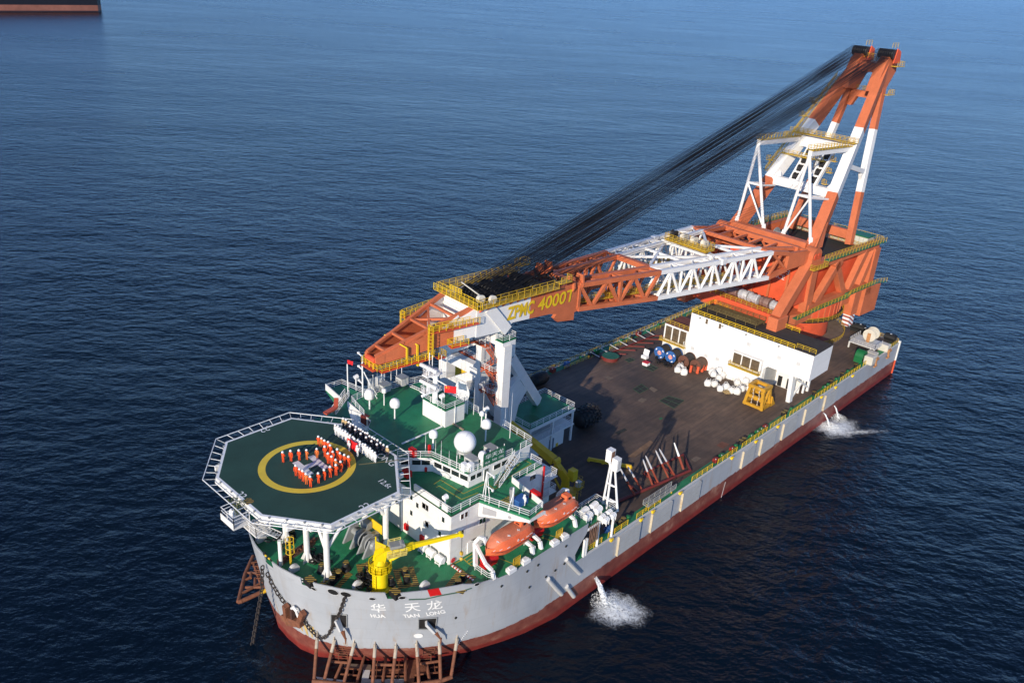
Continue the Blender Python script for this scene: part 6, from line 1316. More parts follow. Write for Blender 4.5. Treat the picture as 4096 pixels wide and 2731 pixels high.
    mb = MB(); mb.rail([(-104.3,s_*5.75,42.6),(-86.5,s_*5.75,42.6)],r=.038,sp=1.4); mb.rail([(-104.3,s_*4.6,42.6),(-86.5,s_*4.6,42.6)],r=.03,sp=1.8,bars=(.6,1.0)); mb.rail([(-86.3,s_*6,43.4),(-83.7,s_*6,43.4),(-83.7,s_*4.8,43.4)],r=.05,sp=1.2); mb.build('walkway_rail', YELR, o)
    mb = MB()
    for i in range(11): r = -103.5+i*1.65; mb.plate([Vector((r,s_*4.7,42.45)),Vector((r,s_*5.8,42.45)),Vector((r,s_*4.7,41.5))],.15)
    mb.build('walkway_brackets', RED, o)
for r_, y_, z_, w_ in ((-80.4,4,41.4,1.2),(-80.4,4,37.4,1.2),(-60,4.1,40.8,1.0),(-60,4.1,35.5,.8)): mb = MB(); mb.beam((r_,-y_,z_),(r_,y_,z_),w_,w_); mb.build('cross_beam', ORANGE, bm_)
mb = MB()
for r in (-26,-34,-42,-50):
    o_ = bs(r); mb.beam((r,-o_[1],o_[2]),(r,o_[1],o_[2]),.5); mb.beam((r,-o_[1],o_[3]),(r,o_[1],o_[3]),.5)
for a, b in ((-26,-42),(-42,-60)):
    oa, ob = bs(a), bs(b); mb.beam((a,-oa[1],oa[2]),(b,ob[1],ob[2]),.45); mb.beam((a,oa[1],oa[2]),(b,-ob[1],ob[2]),.45)
mb.build('cross_bracing', WCR, bm_)
# foot cross frame in red
mb = MB(); mb.beam((-14,-10.4,38.4),(-14,10.4,38.4),1.1,1.1); mb.beam((-15,-10.2,35.4),(-15,10.2,35.4),.9,.9); mb.beam((-26,-7.7,39.8),(-26,7.7,39.8),.8); mb.beam((-26,-7.7,34.1),(-26,7.7,34.1),.8)
for y in (-8,-4,0,4): mb.beam((-26,y,39.7),(-14,y+3,38.3),.4); mb.beam((-14,y,38.3),(-15,y+3.5,35.5),.45); mb.beam((-15,y,35.5),(-14,y+3.5,38.3),.35)
mb.build('foot_cross_frame', ORANGE, bm_)
# yellow sheave platform across the boom
a, b = CL(6,830,300,z=42.2), CL(6,1120,405,z=42.2)
pr_ = -42.; mb = MB(); mb.bb(pr_-1.6,pr_+1.6,-5.6,5.2,41.6,41.75); mb.bb(pr_-1.6,pr_+1.6,-5.6,5.2,41.3,41.4); o = mb.build('sheave_platform', YELR, bm_)
mb = MB(); mb.rail([(pr_-1.6,5.1,41.75),(pr_-1.6,-5.5,41.75),(pr_+1.6,-5.5,41.75),(pr_+1.6,5.1,41.75),(pr_-1.6,5.1,41.75)],r=.05,sp=1.1); mb.build('platform_rail', YELR, o)
for y in (-4,-1.3,1.3,4): mb = MB(); mb.lathe([(.15,-.5),(.85,-.5),(.7,-.15),(.7,.15),(.85,.5),(.15,.5)],(pr_,y,42.7),16,axis='y'); mb.build('guide_sheave', mat('cream_sheave',(.6,.55,.45),.5) if y < 2 else GREASE, o, smooth=True)
# black sheave nest and end bulkhead on the boom head
mb = MB(); mb.bb(-103.6,-80.8,-3.9,3.9,40.6,41.2); mb.build('head_deck', GREASE, bm_)
for j, r in enumerate((-99.5,-96,-92.5,-89)):
    for i in range(9):
        y = -3.2+i*.8; mb = MB(); mb.lathe([(.2,-.2),(1.35,-.2),(1.15,0),(1.35,.2),(.2,.2)],(r,y,41.9+.15*(j%2)),16,axis='y'); mb.build('head_sheave', GREASE, bm_, smooth=True)
mb = MB()
for i in range(26): r = random.uniform(-102,-82); y = random.uniform(-3.4,3.4); mb.beam((r,y,41.3),(r+random.uniform(-2,2),y+random.uniform(-1.5,1.5),42.2+random.random()*.5),.3)
mb.build('head_rigging', GREASE, bm_)
mb = MB(); mb.bb(-104.9,-103.9,-5.8,5.8,42.5,42.6); o = mb.build('head_end_walkway', YELR, bm_); mb = MB(); mb.rail([(-104.9,5.8,42.6),(-104.9,-5.8,42.6)],r=.055,sp=1.2); mb.rail([(-103.9,5.8,42.6),(-103.9,-5.8,42.6)],r=.05,sp=1.2); mb.rail([(-104.4,2,43.4),(-104.4,-1,43.4)],r=.07,sp=.7); mb.build('walkway_rail', YEL, o)
mb = MB(); mb.tube((-102.8,-4.4,43.6),(-102.8,-3.6,43.4),.7,14); mb.tube((-101,-5.2,43.4),(-101,-4.6,43.3),.7,14); mb.beam((-102,2,44.4),(-102.6,-3.8,43.9),.15); mb.build('head_floodlights', mat('cream_lamp',(.66,.62,.52),.5), bm_)
# fly jib at the boom head
def jw(r): return 4.3+(1.2-4.3)*(r+104)/(-122.2+104)
JT = lambda r: 42.3+(36.6-42.3)*((r+104)/(-18.2))**1.15 if r < -104 else 42.3
def JBt(r): return 37.4+(35.7-37.4)*max(0,(r+104)/(-18.2))
for s_ in (-1,1):
    rr = [-104,-108,-112,-116,-119,-121.3]
    for i,(ra,rb_) in enumerate(zip(rr,rr[1:])):
        m_ = WCR if i == 0 or (i == 1 and False) else ORANGE
        mb = MB(); zt = lambda r: 38.6+(JT(r)-38.6)*.55 if r > -119 else JT(r)
        top_a, top_b = (JT(ra) if i == 0 else (JT(ra)+JBt(ra))/2+.9), ((JT(rb_)+JBt(rb_))/2+.9)
        if i == 0: mb.plate([Vector((ra,s_*jw(ra),JBt(ra))),Vector((rb_,s_*jw(rb_),JBt(rb_))),Vector((rb_,s_*jw(rb_),40.4)),Vector((ra,s_*jw(ra),42.3))],.45)
        else: mb.plate([Vector((ra,s_*jw(ra),JBt(ra))),Vector((rb_,s_*jw(rb_),JBt(rb_))),Vector((rb_,s_*jw(rb_),min(JT(rb_),top_b))),Vector((ra,s_*jw(ra),min(JT(ra),top_a)))],.45)
        mb.build('jib_side_plate', m_, bm_)
    mb = MB(); mb.beam((-104,s_*3.9,42.4),(-121.2,s_*1.1,37.1),.6,.7,.45,.45); mb.build('jib_top_chord', ORANGE, bm_)
    for ra, rb_ in ((-107,-110),(-110,-113),(-113,-116.5),(-116.5,-119)):
        mb = MB(); mb.beam((ra,s_*jw(ra)*.93,42.4+(36.9-42.4)*(ra+104)/-18),(rb_,s_*jw(rb_),(JT(rb_)+JBt(rb_))/2+.7),.4); mb.build('jib_diagonal', WCR if ra > -108 else ORANGE, bm_)
for r in (-107.5,-112,-116,-119.5): mb = MB(); mb.beam((r,-jw(r)*.93,42.4+(36.9-42.4)*(r+104)/-18),(r,jw(r)*.93,42.4+(36.9-42.4)*(r+104)/-18),.4); mb.build('jib_cross_bar', ORANGE, bm_)
mb = MB(); mb.beam((-108,-3.2,41),(-112,2.6,39.8),.35); mb.beam((-108,3.2,41),(-112,-2.6,39.8),.35); mb.build('jib_cross_bracing', ORANGE, bm_)
mb = MB(); mb.plate([Vector((-104,-3.8,37.5)),Vector((-104,3.8,37.5)),Vector((-121.5,1.,35.4)),Vector((-121.5,-1.,35.4))],.3); mb.build('jib_floor_plate', ORANGE, bm_)
mb = MB(); mb.plate([Vector((-104.05,-3.9,38)),Vector((-104.05,3.9,38)),Vector((-104.05,3.9,42.3)),Vector((-104.05,-3.9,42.3))],.2)
for i in range(4): z = 39+i*.9; mb.beam((-104.3,-3.8,z),(-104.3,3.8,z),.25)
mb.build('head_bulkhead', WCR, bm_)
mb = MB(); mb.tube((-121.1,-1.2,36.2),(-121.1,1.2,36.2),.5,14); mb.build('tip_sheave', RED, bm_)
def plat(pts, w, name='jib_walkway'):
    mb = MB(); pts = [Vector(p) for p in pts]
    for a, b in zip(pts,pts[1:]): mb.beam(a,b,w,.12)
    o = mb.build(name, RED, bm_); mb = MB()
    for k in (-1,1): mb.rail([p+Vector((0,k*w/2,.06)) for p in pts],r=.055,sp=1.2)
    mb.rail([pts[-1]+Vector((0,-w/2,.06)),pts[-1]+Vector((0,w/2,.06))],r=.055,sp=1.2); mb.build('walkway_rail', YEL, o)
for s_ in (-1,1):
    plat([(-104,s_*4.95,40.0),(-109,s_*4.3,39.9),(-112.6,s_*3.7,39.9)],1.0); plat([(-112.3,s_*3.3,35.3),(-117,s_*2.5,35.0),(-120.9,s_*2.,34.7)],1.1)
    c = (-112.6,s_*3.8,0); mb = MB(); mb.ladder((c[0],c[1],35.3),(c[0],c[1],41.),.7,.05,side=(1,0,0))
    for h in range(9): mb.path([(c[0]+.5*math.cos(t_),c[1]-s_*0+.5*math.sin(t_),35.9+h*.6) for t_ in [j*math.pi/4 for j in range(9)]],.04,4)
    for j in range(4): t_ = j*math.pi/2+.4; mb.beam((c[0]+.5*math.cos(t_),c[1]+.5*math.sin(t_),35.8),(c[0]+.5*math.cos(t_),c[1]+.5*math.sin(t_),41),.06)
    mb.build('caged_ladder', YEL, bm_)
    mb = MB()
    for r in (-114.5,-116.5): mb.beam((r,s_*2.9,35.2),(r,s_*2.9,38),.22,.3); mb.beam((r,s_*2.9,38),(r-.8,s_*2.,38.6),.18)
    mb.build('davit_post', YEL, bm_)
    plat([(-106.5,s_*5.2,37.0),(-109.4,s_*4.6,36.9)],1.3,'jib_gallery'); plat([(-111.,s_*3.3,34.9),(-109.6,s_*3.4,34.9)],1.2,'jib_gallery')
plat([(-121.5,-1.6,34.9),(-121.6,1.6,34.9)],1.0,'tip_gallery')
mb = MB(); c = CL('jb',1035,1400,w=-2.4); mb.box(c,(.9,.5,.5)); mb.tube(c,c+Vector((0,0,1.4)),.03,4); mb.build('limit_weight', YEL, bm_)
mb = MB()
for y in (-.9,-.3,.3,.9): mb.tube((-121.4,y,35.6),(-120.6,y*.6,28.6),.03,4)
for y in (-.4,.4): mb.tube((-110,y-1,36.8),(-110,y-1,29),.03,4)
mb.build('jib_ropes', ROPE, bm_)
# lettering on the boom head plates, both sides
for s_ in (-1,1):
    xd = (1,0,0) if s_ < 0 else (-1,0,0)
    for txt, ra, rb_, zc, h in (('ZPMC',-97.6,-91.2,39.9,2.5),('4000T',-90.4,-81.2,40.0,2.4)):
        r0_, r1_ = (ra,rb_); text('boom_lettering',txt,h,((r0_+r1_)/2,s_*4.66,zc),xd,(0,0,1),YEL,bm_,ext=.12,shear=.12,bold=.02 if txt[0]=='4' else .035,wfit=abs(r1_-r0_))
# ---------------------------------------------------------------- luffing ropes
hr = crane_thing('luffing_ropes', 'two wide bundles of black luffing wire ropes from the A-frame heads to the boom head', 'ropes')
for s_ in (-1,1):
    for i in range(19):
        y0_ = s_*3.3-1.85+i*.205; y1_ = s_*2.1-1.75+i*.19
        for j, (r1_, z1_) in enumerate(((-103.2,42.6),(-99.4,42.9),(-95.,43.))):
            mb = MB(); a = Vector((21.6-.3*j,y0_,80.1-.9*j)); b = Vector((r1_+(i%3)*.8,y1_,z1_)); pts = [a.lerp(b,k/6)-Vector((0,0,.5*math.sin(math.pi*k/6)+.2*(i%2)*math.sin(math.pi*k/6))) for k in range(7)]
            mb.path(pts,.038,4); mb.build('wire_rope', ROPE, hr)
mb = MB()
for y in (-1.2,-.4,.5,1.3):
    mb.tube((21,y,76),(-60,y*1.5,41.6),.04,4) if False else None
    mb.path([Vector((-5,y,47)),Vector((-42,y*1.2,43.4)),Vector((-88,y*1.5,42.4))],.035,4); mb.tube((-5,y,47),(3,y*1.6,50),.035,4); mb.tube((-1,y*2,38),(4,y*1.8,56),.035,4)
mb.build('hoist_ropes', ROPE, hr)
# ================================================================== AFT DECKHOUSE
ah = thing('aft_deckhouse', 'long white deckhouse with dark roof and yellow roof rail before the crane', 'deckhouse', (124,-9,DECK))
RZ2 = 21.5; HF, HBk = 119.4, 128.6
mb = MB()
poly = [(6.5,RZ2),(-24.,RZ2),(-24.,15.6),(-20.6,15.6) if False else (-18.4,15.6),(-14.6,15.6),(-13.3,14.2),(-13.3,DECK),(6.5,DECK)]
poly = [(6.5,RZ2),(-24.,RZ2),(-24.,15.4),(-14.4,15.4),(-13.4,14.6),(-13.4,DECK),(6.5,DECK)]
n_ = len(poly); mb.add([(HF,y,z) for y,z in poly]+[(HBk,y,z) for y,z in poly],[tuple(range(n_)),tuple(range(2*n_-1,n_-1,-1))]+[(i,(i+1)%n_,n_+(i+1)%n_,n_+i) for i in range(n_)])
mb.build('house_wall', mat('house_white',(.82,.81,.79),.5,.03,rust=.16,rustcol=(.62,.56,.48),streak=True,seam=.10), ah)
mb = MB(); mb.bb(HF-.05,HBk+.05,-24.05,6.55,RZ2,RZ2+.06); mb.build('roof', mat('bitumen_roof',(.045,.042,.040),.85,.3,scale=.5,fine=.2), ah)
mb = MB(); mb.rail([(HF,6.4,RZ2),(HF,-19.4,RZ2)],r=.06,sp=1.6); mb.rail([(HF+.1,6.4,RZ2),(HBk,6.4,RZ2),(HBk,-16,RZ2)],r=.06,sp=1.8); mb.rail([(HF+1,-19.4,RZ2),(HF+1,-23.8,RZ2)],r=.03,sp=1.5); mb.build('roof_railing', YEL, ah)
mb = MB(); mb.bb(122.6,126.6,-8.5,4.5,RZ2+.9,RZ2+1.0)
for i in range(20): y = 4.3-i*.66; mb.beam((122.6,y,RZ2+1.02),(126.6,y,RZ2+1.02),.06)
for x in (122.6,126.6):
    for i in range(6): mb.beam((x,4.3-i*2.5,RZ2),(x,4.3-i*2.5,RZ2+1.),.1)
    mb.rail([(x,4.4,RZ2+1.0),(x,-8.4,RZ2+1.0)],r=.04,sp=1.6,h=.9)
mb.build('roof_catwalk', mat('old_yellow_steel',(.16,.12,.045),.8,.3), ah)
# shaft supporting the overhanging port end
leg = P(9,1285,970,z=DECK)
mb = MB(); mb.beam((leg.x,-20.4,DECK),(leg.x+.3,-20.0,15.4),.9,1.3,.9,1.9); mb.build('support_leg', WHITE, ah)
lb = P(9,1440,880,z=DECK); mb = MB(); mb.beam((lb.x,-20.7,DECK),(lb.x,-20.7,15.4),.5,.5); mb.beam((lb.x-1.8,-20.5,DECK),(lb.x-1.8,-20.5,15.4),.4,.4); mb.beam((leg.x+.6,-20.5,DECK+.8),(lb.x,-20.7,15.0),.4); mb.beam((leg.x+.6,-20.4,14.6),(lb.x-.5,-20.7,DECK+1.2),.4); mb.build('rear_support', WHITE, ah)
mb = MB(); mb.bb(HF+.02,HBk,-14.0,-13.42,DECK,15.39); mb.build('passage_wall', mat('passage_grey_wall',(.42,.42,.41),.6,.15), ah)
mb = MB(); mb.bb(HF+6,HF+6.2,-20,-14,DECK,15.3); mb.build('passage_bulkhead', WHITE, ah)
for y in (-15.2,-17.4): 
    mb = MB(); mb.bb(HF+5.9,HF+5.99,y-.5,y+.5,DECK+.1,DECK+2.6); mb.build('passage_door', BLACK, ah)
# three louvred windows with balcony
def win3(y0, z0, w, h, gap, sub):
    mb = MB(); mb.bb(HF-1.0,HF+.02,y0-3*w-2*gap-.5,y0+.5,z0-.4,z0+h+.35); mb.build('window_bay', WHITE, ah)
    for i in range(3):
        y = y0-i*(w+gap); mb = MB(); mb.bb(HF-1.08,HF-1.01,y-w,y,z0,z0+h); o = mb.build('louvre_window', BROWNG, ah)
        mb = MB(); 
        for zz_ in (z0,z0+h*.5,z0+h): mb.beam((HF-1.1,y-w,zz_),(HF-1.1,y,zz_),.09)
        for yy in (y-w,y,y-w*.5): mb.beam((HF-1.1,yy,z0),(HF-1.1,yy,z0+h),.09)
        mb.build('window_frame', mat('dark_brown_frame',(.10,.075,.05),.6), o)
    mb = MB(); mb.bb(HF-2.0,HF-1.0,y0-3*w-2*gap-.7,y0+.7,z0-.6,z0-.45); o = mb.build('window_balcony', YELR, ah)
    mb = MB(); mb.rail([(HF-1.1,y0+.6,z0-.45),(HF-1.95,y0+.6,z0-.45),(HF-1.95,y0-3*w-2*gap-.6,z0-.45),(HF-1.1,y0-3*w-2*gap-.6,z0-.45)],h=.9,r=.045,sp=1.5); mb.build('balcony_rail', YELR, o)
a_, b_ = P(9,830,555,x=HF-1), P(9,1035,690,x=HF-1)
win3(a_.y, P(9,820,640,x=HF-1).z, (a_.y-b_.y)*.29, a_.z-P(9,820,640,x=HF-1).z, (a_.y-b_.y)*.065, 0)
for k,a,b in ((9,593,290),(9,706,330)):
    p = P(k,a,b,x=HF); mb = MB(); mb.bb(HF-.05,HF+.01,p.y-.28,p.y+.28,p.z-.6,p.z+.6); mb.build('slot_window', BROWNG, ah)
mb = MB(); p = P(9,800,640,x=HF-.1); mb.ladder((HF-.2,p.y,DECK),(HF-.2,p.y,DECK+5.5),.6,.04,side=(0,1,0)); mb.build('wall_ladder', WHITE2, ah)
mb = MB(); p = P(9,415,490,x=HF-.1); mb.ladder((HF-.4,6.9,DECK),(HF-.4,6.9,DECK+5.),.6,.04,side=(0,1,0)); mb.build('wall_ladder', WHITE2, ah)
for y_, z_ in ((3.2,DECK+.15),(-11.6,DECK+.15)):
    mb = MB(); mb.bb(HF-.1,HF+.01,y_-.5,y_+.5,z_,z_+2.1); o = mb.build('steel_door', GREYW, ah); mb = MB(); mb.box((HF-.16,y_-.3,z_+1.05),(.08,.2,.06)); mb.build('handle', STEEL, o)
for y_, z_ in ((4.8,12.5),(1.,12.),(-2.,12.2),(-16.5,18.),(-21.,18.2),(-9.,18.5)):
    mb = MB(); mb.bb(HF-.12,HF+.01,y_-.45,y_+.45,z_,z_+.8); o = mb.build('vent_grille', GREYW, ah)
mb = MB(); mb.tube((HF-.12,5.9,DECK),(HF-.12,5.9,RZ2),.08,6); mb.tube((HF-.12,-13.,DECK),(HF-.12,-13.,RZ2),.08,6); mb.tube((HF-.12,-19.9,15.5),(HF-.12,-19.9,RZ2),.07,6); mb.build('downpipes', WHITE2, ah)
mb = MB(); mb.tube((HF-.1,6.2,17.),(HF-.1,-19.,17.),.05,6); mb.build('cable_run', GREYW, ah)
for y_ in (4,-2,-8,-16): mb = MB(); mb.box((HF-.3,y_,RZ2-.5),(.5,.3,.25)); mb.build('floodlight', STEEL, ah)
# annex on the starboard end
mb = MB(); mb.bb(HF+.0,HF+7,6.52,13.2,DECK,16.6); mb.build('annex_wall', WHITE, ah)
mb = MB(); mb.bb(HF-.05,HF+7.05,6.55,13.25,16.6,16.68); mb.build('annex_roof', mat('annex_red_roof',(.17,.06,.045),.8,.2), ah)
mb = MB(); mb.rail([(HF,6.7,16.68),(HF,13.1,16.68),(HF+6.9,13.1,16.68)],r=.05,sp=1.4); mb.build('annex_railing', YELR, ah)
for i in range(3):
    y = 12.7-i*2.05; mb = MB(); mb.bb(HF-.06,HF+.01,y-1.55,y,12.9,16.1); o = mb.build('louvre_window', BROWNG, ah)
    mb = MB()
    for zz_ in (12.9,14.5,16.1): mb.beam((HF-.08,y-1.55,zz_),(HF-.08,y,zz_),.1)
    for yy in (y-1.55,y,y-.78): mb.beam((HF-.08,yy,12.9),(HF-.08,yy,16.1),.1)
    mb.build('window_frame', MATS['dark_brown_frame'], o)
mb = MB(); mb.bb(HF-1.0,HF,6.55,13.8,12.3,12.42); o = mb.build('window_balcony', YELR, ah); mb = MB(); mb.rail([(HF-.95,6.6,12.42),(HF-.95,13.7,12.42),(HF,13.7,12.42)],h=.8,r=.045,sp=1.4); mb.build('balcony_rail', YELR, o)
# ================================================================== CARGO ON THE MAIN DECK
def drum(k, a, b, face, label, body=DRUMB, r=1.5, L=2.9):
    p = P(k,a,b,z=DECK); c = Vector((p.x+L/2,p.y,DECK+r)); t = thing('cable_drum', label, 'cable drum', (c.x,c.y,DECK))
    for s_ in (-1,1):
        mb = MB(); mb.lathe([(0,-.08),(r,-.08),(r,.08),(0,.08)],(c.x+s_*L/2,c.y,c.z),28,axis='x'); o = mb.build('flange', face, t, smooth=True)
        if s_ < 0:
            if face is BLUE:
                mb = MB(); mb.lathe([(0,-.1),(.55,-.1),(.55,-.09)],(c.x-L/2,c.y,c.z),14,axis='x'); mb.build('hub', RED, o)
                mb = MB()
                for i in range(8): t_ = i*math.pi/4; mb.beam((c.x-L/2-.12,c.y+.15*math.cos(t_),c.z+.15*math.sin(t_)),(c.x-L/2-.12,c.y+.6*math.cos(t_),c.z+.6*math.sin(t_)),.1,.05)
                for t_ in (.6,2.5,4.2): mb.box((c.x-L/2-.1,c.y+1.15*math.cos(t_),c.z+1.15*math.sin(t_)),(.04,.5,.22),m=Matrix.Rotation(t_+1.57,3,'X'))
                mb.build('hub_star', WHITE2, o)
            else:
                mb = MB(); mb.lathe([(0,-.1),(.3,-.1),(.3,-.09)],(c.x-L/2,c.y,c.z),12,axis='x')
                for i in range(3): t_ = i*2.1; mb.box((c.x-L/2-.09,c.y+.6*math.cos(t_),c.z+.6*math.sin(t_)),(.03,.35,.25))
                mb.build('hub', BLACK, o)
    mb = MB(); n_ = 22; pr = []
    for i in range(n_+1): x = -L/2+.1+(L-.2)*i/n_; pr += [(r*.93-(.05 if i%2 else 0),x)]
    mb.lathe([(0,pr[0][1])]+pr+[(0,pr[-1][1])],(c.x,c.y,c.z),28,axis='x'); mb.build('wound_rope', body, t, smooth=True)
    return t
drum(6,975,1305,BLUE,'rope drum with a blue flange and white star, farthest from the white bags'); drum(6,1072,1345,BLUE,'rope drum with a blue flange beside the brown drums')
drum(6,1188,1385,BROWN,'rope drum with a plain brown flange next to the blue ones'); drum(6,1295,1425,BROWN,'rope drum with a brown flange and orange fittings heaped before it',body=mat('brown_rope',(.10,.06,.04),.7,.3))
for i,(a,b) in enumerate(((1255,1430),(1318,1440),(1360,1425),(1390,1410))):
    p = P(6,a,b,z=DECK); mb = MB(); mb.tube((p.x,p.y,DECK),(p.x+.2,p.y,DECK+1.7),.32,12); mb.lathe([(.34,0),(.42,.1),(.34,.2)],(p.x,p.y,DECK+.2),12); tag(mb.build('orange_shackle', RED, smooth=True), 'upright orange steel fitting before the brown rope drum', 'fitting', 'orange fittings by the drums')
def bag_mesh(seed):
    rnd = random.Random(seed); mb = MB(); rows = []; N_ = 9; K_ = 14
    for i in range(N_):
        u = i/(N_-1); z = 1.25*u; rr = (.62+.14*math.sin(math.pi*min(1,u*1.15)))*(1 if u < .8 else (1-(u-.8)/.2*.72)); 
        rows.append([Vector(((rr+rnd.uniform(-.06,.06))*math.copysign(abs(math.cos(t))**.6,math.cos(t)),(rr+rnd.uniform(-.06,.06))*math.copysign(abs(math.sin(t))**.6,math.sin(t)),z+rnd.uniform(-.05,.05))) for t in [2*math.pi*k/K_ for k in range(K_)]])
    vs = [p for r_ in rows for p in r_]; mb.add(vs,[(j*K_+i,j*K_+(i+1)%K_,(j+1)*K_+(i+1)%K_,(j+1)*K_+i) for j in range(N_-1) for i in range(K_)]+[tuple(range(K_-1,-1,-1)),tuple(range((N_-1)*K_,N_*K_))])
    return mb
BAGS = []
for sidx in range(4):
    mb = bag_mesh(sidx); t = thing('bulk_bag', 'white woven bulk bag in the heap before the aft deckhouse', 'bag', (0,0,0), 'white bulk bags before the deckhouse'); mb.build('bag_body', BAG, t, smooth=True)
    mb = MB()
    for sx_ in (-1,1): mb.path([(sx_*.45,-.4,1.15),(sx_*.35,-.2,1.5),(sx_*.35,.2,1.5),(sx_*.45,.4,1.15)],.04,4)
    mb.build('lifting_loops', WHITE2, t); BAGS.append(t)
spots = [(640,740,0),(690,735,0),(720,770,0),(690,790,0),(740,745,1),(600,835,0),(655,840,0),(640,795,1),(690,760,1),(730,715,1),(830,790,0),(870,775,1),(850,830,0),(900,800,0),(935,830,0),(890,880,0),(850,905,0),(705,880,0),(755,865,0),(800,895,0),(920,850,1),(860,780,0),(965,885,0),(340,720,0),(395,740,0),(365,690,0)]
used = set()
for i,(a,b,lv) in enumerate(spots):
    p = P(9,a,b,z=DECK); lab = 'white woven bulk bag standing on deck in the heap before the aft deckhouse'; gr = 'white bulk bags before the deckhouse'
    if lv: lab = 'white woven bulk bag lying on top of other bags before the aft deckhouse'; gr = 'white bags on top of the heap'
    if i >= 23: lab = 'white woven bag standing apart in front of the rope drums'; gr = 'white bags at the rope drums'
    s_ = random.uniform(.95,1.2); src = BAGS[i%4]; z = DECK+(1.15 if lv else 0)
    if i%4 not in used: used.add(i%4); src.location = (p.x,p.y,z); src.scale = (s_,)*3; src.rotation_euler = (0,0,random.random()*3); src['label'] = lab; src['group'] = gr
    else: dup(src,(p.x,p.y,z),random.random()*3,lab,gr,s_)
p = P(9,762,905,z=DECK); mb = MB()
for i in range(16): mb.path([(p.x+random.gauss(0,.25)+.45*math.cos(t_),p.y+random.gauss(0,.2)+.45*math.sin(t_),DECK+.1+random.random()*.5) for t_ in [j*math.pi/4 for j in range(9)]],.05,4)
tag(mb.build('rope_coil', mat('tan_rope',(.42,.30,.14),.8)), 'tan rope coil among the white bags', 'rope')
for k,a,b,sz,m_,lab in ((9,62,603,(1.2,1.5,.7),WHITE2,'open white plastic box with raised lid on the brown deck'),(9,72,662,(1.3,1.4,.7),WHITE2,'white box with a red lid on the brown deck')):
    p = P(k,a,b,z=DECK); t = thing('storage_box', lab, 'box', (p.x,p.y,DECK)); mb = MB(); mb.box((p.x,p.y,DECK+sz[2]/2),sz); mb.build('box_body', m_, t, bevel=.05)
    mb = MB()
    if 'open' in lab: mb.box((p.x+.75,p.y+.2,DECK+1.3),(.1,1.5,1.3),m=Matrix.Rotation(R(15),3,'Y')); mb.build('lid', WHITE2, t)
    else: mb.box((p.x,p.y,DECK+.76),(1.35,1.45,.12)); mb.build('lid', BRED, t)
p = P(9,215,640,z=DECK); mb = MB()
for i in range(30): mb.box((p.x+random.gauss(0,1.0),p.y+random.gauss(0,1.5),DECK+.1+random.random()*.35),(random.uniform(.2,.7),random.uniform(.2,.9),random.uniform(.15,.4)),random.random()*3)
tag(mb.build('scrap_heap', BLACK, kind='stuff'), 'low heap of black tarpaulin and scrap before the blue drums', 'scrap heap')
# amber lifting frame
c = P(9,1020,1000,z=DECK); lf = thing('lifting_frame', 'heavy amber yellow steel lifting frame with chains standing on the main deck', 'lifting frame', (c.x,c.y,DECK))
LFM = mat('frame_amber',(.50,.26,.02),.5,.2,rust=.3,rustcol=(.25,.10,.03))
W_, D_, H_ = 2.1, 1.7, 4.6
for sx_ in (-1,1):
    for sy_ in (-1,1):
        mb = MB(); mb.beam((c.x+sx_*D_,c.y+sy_*W_,DECK),(c.x+sx_*D_*.8,c.y+sy_*W_*.72,DECK+H_),.6,.6); mb.build('frame_post', LFM, lf)
    for z,k_ in ((DECK+.4,1),(DECK+H_*.5,.88),(DECK+H_,.74)):
        mb = MB(); mb.beam((c.x+sx_*D_*(1.0 if z<DECK+1 else .82),c.y-W_*k_-.3,z),(c.x+sx_*D_*(1. if z<DECK+1 else .82),c.y+W_*k_+.3,z),.55,.65); mb.build('cross_beam', LFM, lf)
for sy_ in (-1,1):
    mb = MB(); mb.beam((c.x-D_,c.y+sy_*W_,DECK+.4),(c.x+D_,c.y+sy_*W_,DECK+.4),.6,.6); mb.beam((c.x-D_,c.y+sy_*W_*.8,DECK+H_),(c.x+D_,c.y+sy_*W_*.8,DECK+H_),.7,.7); mb.beam((c.x-D_,c.y+sy_*W_,DECK+.6),(c.x+D_*.8,c.y+sy_*W_*.8,DECK+H_-.4),.4,.4); mb.build('side_beam', LFM, lf)
mb = MB(); mb.plate([Vector((c.x+D_,c.y-W_-.2,DECK)),Vector((c.x+D_+1.8,c.y-W_-.2,DECK)),Vector((c.x+D_,c.y-W_-.2,DECK+2.4))],.4); mb.plate([Vector((c.x+D_,c.y+W_+.2,DECK)),Vector((c.x+D_+1.8,c.y+W_+.2,DECK)),Vector((c.x+D_,c.y+W_+.2,DECK+2.4))],.4); mb.build('toe_bracket', LFM, lf)
for y in (-.9,.5):
    mb = MB()
    for i in range(11): z = DECK+H_-.2-i*.38; mb.box((c.x-D_*.95-.15*(i%2),c.y+y+.1*math.sin(i),z),(.16,.22 if i%2 else .1,.34))
    mb.build('hanging_chain', mat('rope_cream',(.5,.42,.32),.7), lf)
# pole rack on the port side of the main deck
rk = thing('pole_rack', 'dark red pipe rack with white tipped leaning poles on the main deck', 'rack', (70,-19,DECK))
A_, B_ = P('mp',1440,985,z=DECK+.3), P(10,1395,1235,z=DECK+.3); C_ = P(10,1340,1110,z=DECK+.3); D2 = P('mp',1900,520,z=DECK+.3)
for a,b,w in ((A_,B_,.55),(B_,C_,.5),(C_,D2,.4),(A_.lerp(B_,.3),A_.lerp(B_,.3)+Vector((1,3.5,0)),.35),(A_.lerp(B_,.55),A_.lerp(B_,.55)+Vector((1,4,0)),.35),(A_.lerp(B_,.8),A_.lerp(B_,.8)+Vector((1,4.4,0)),.35)):
    mb = MB(); mb.tube(a,b,w/2,10); mb.build('rack_pipe', DRED, rk, smooth=True)
POLEW = mat('pole_white',(.50,.50,.52),.5,.1); POLER = mat('pole_red',(.26,.055,.03),.6,.2)
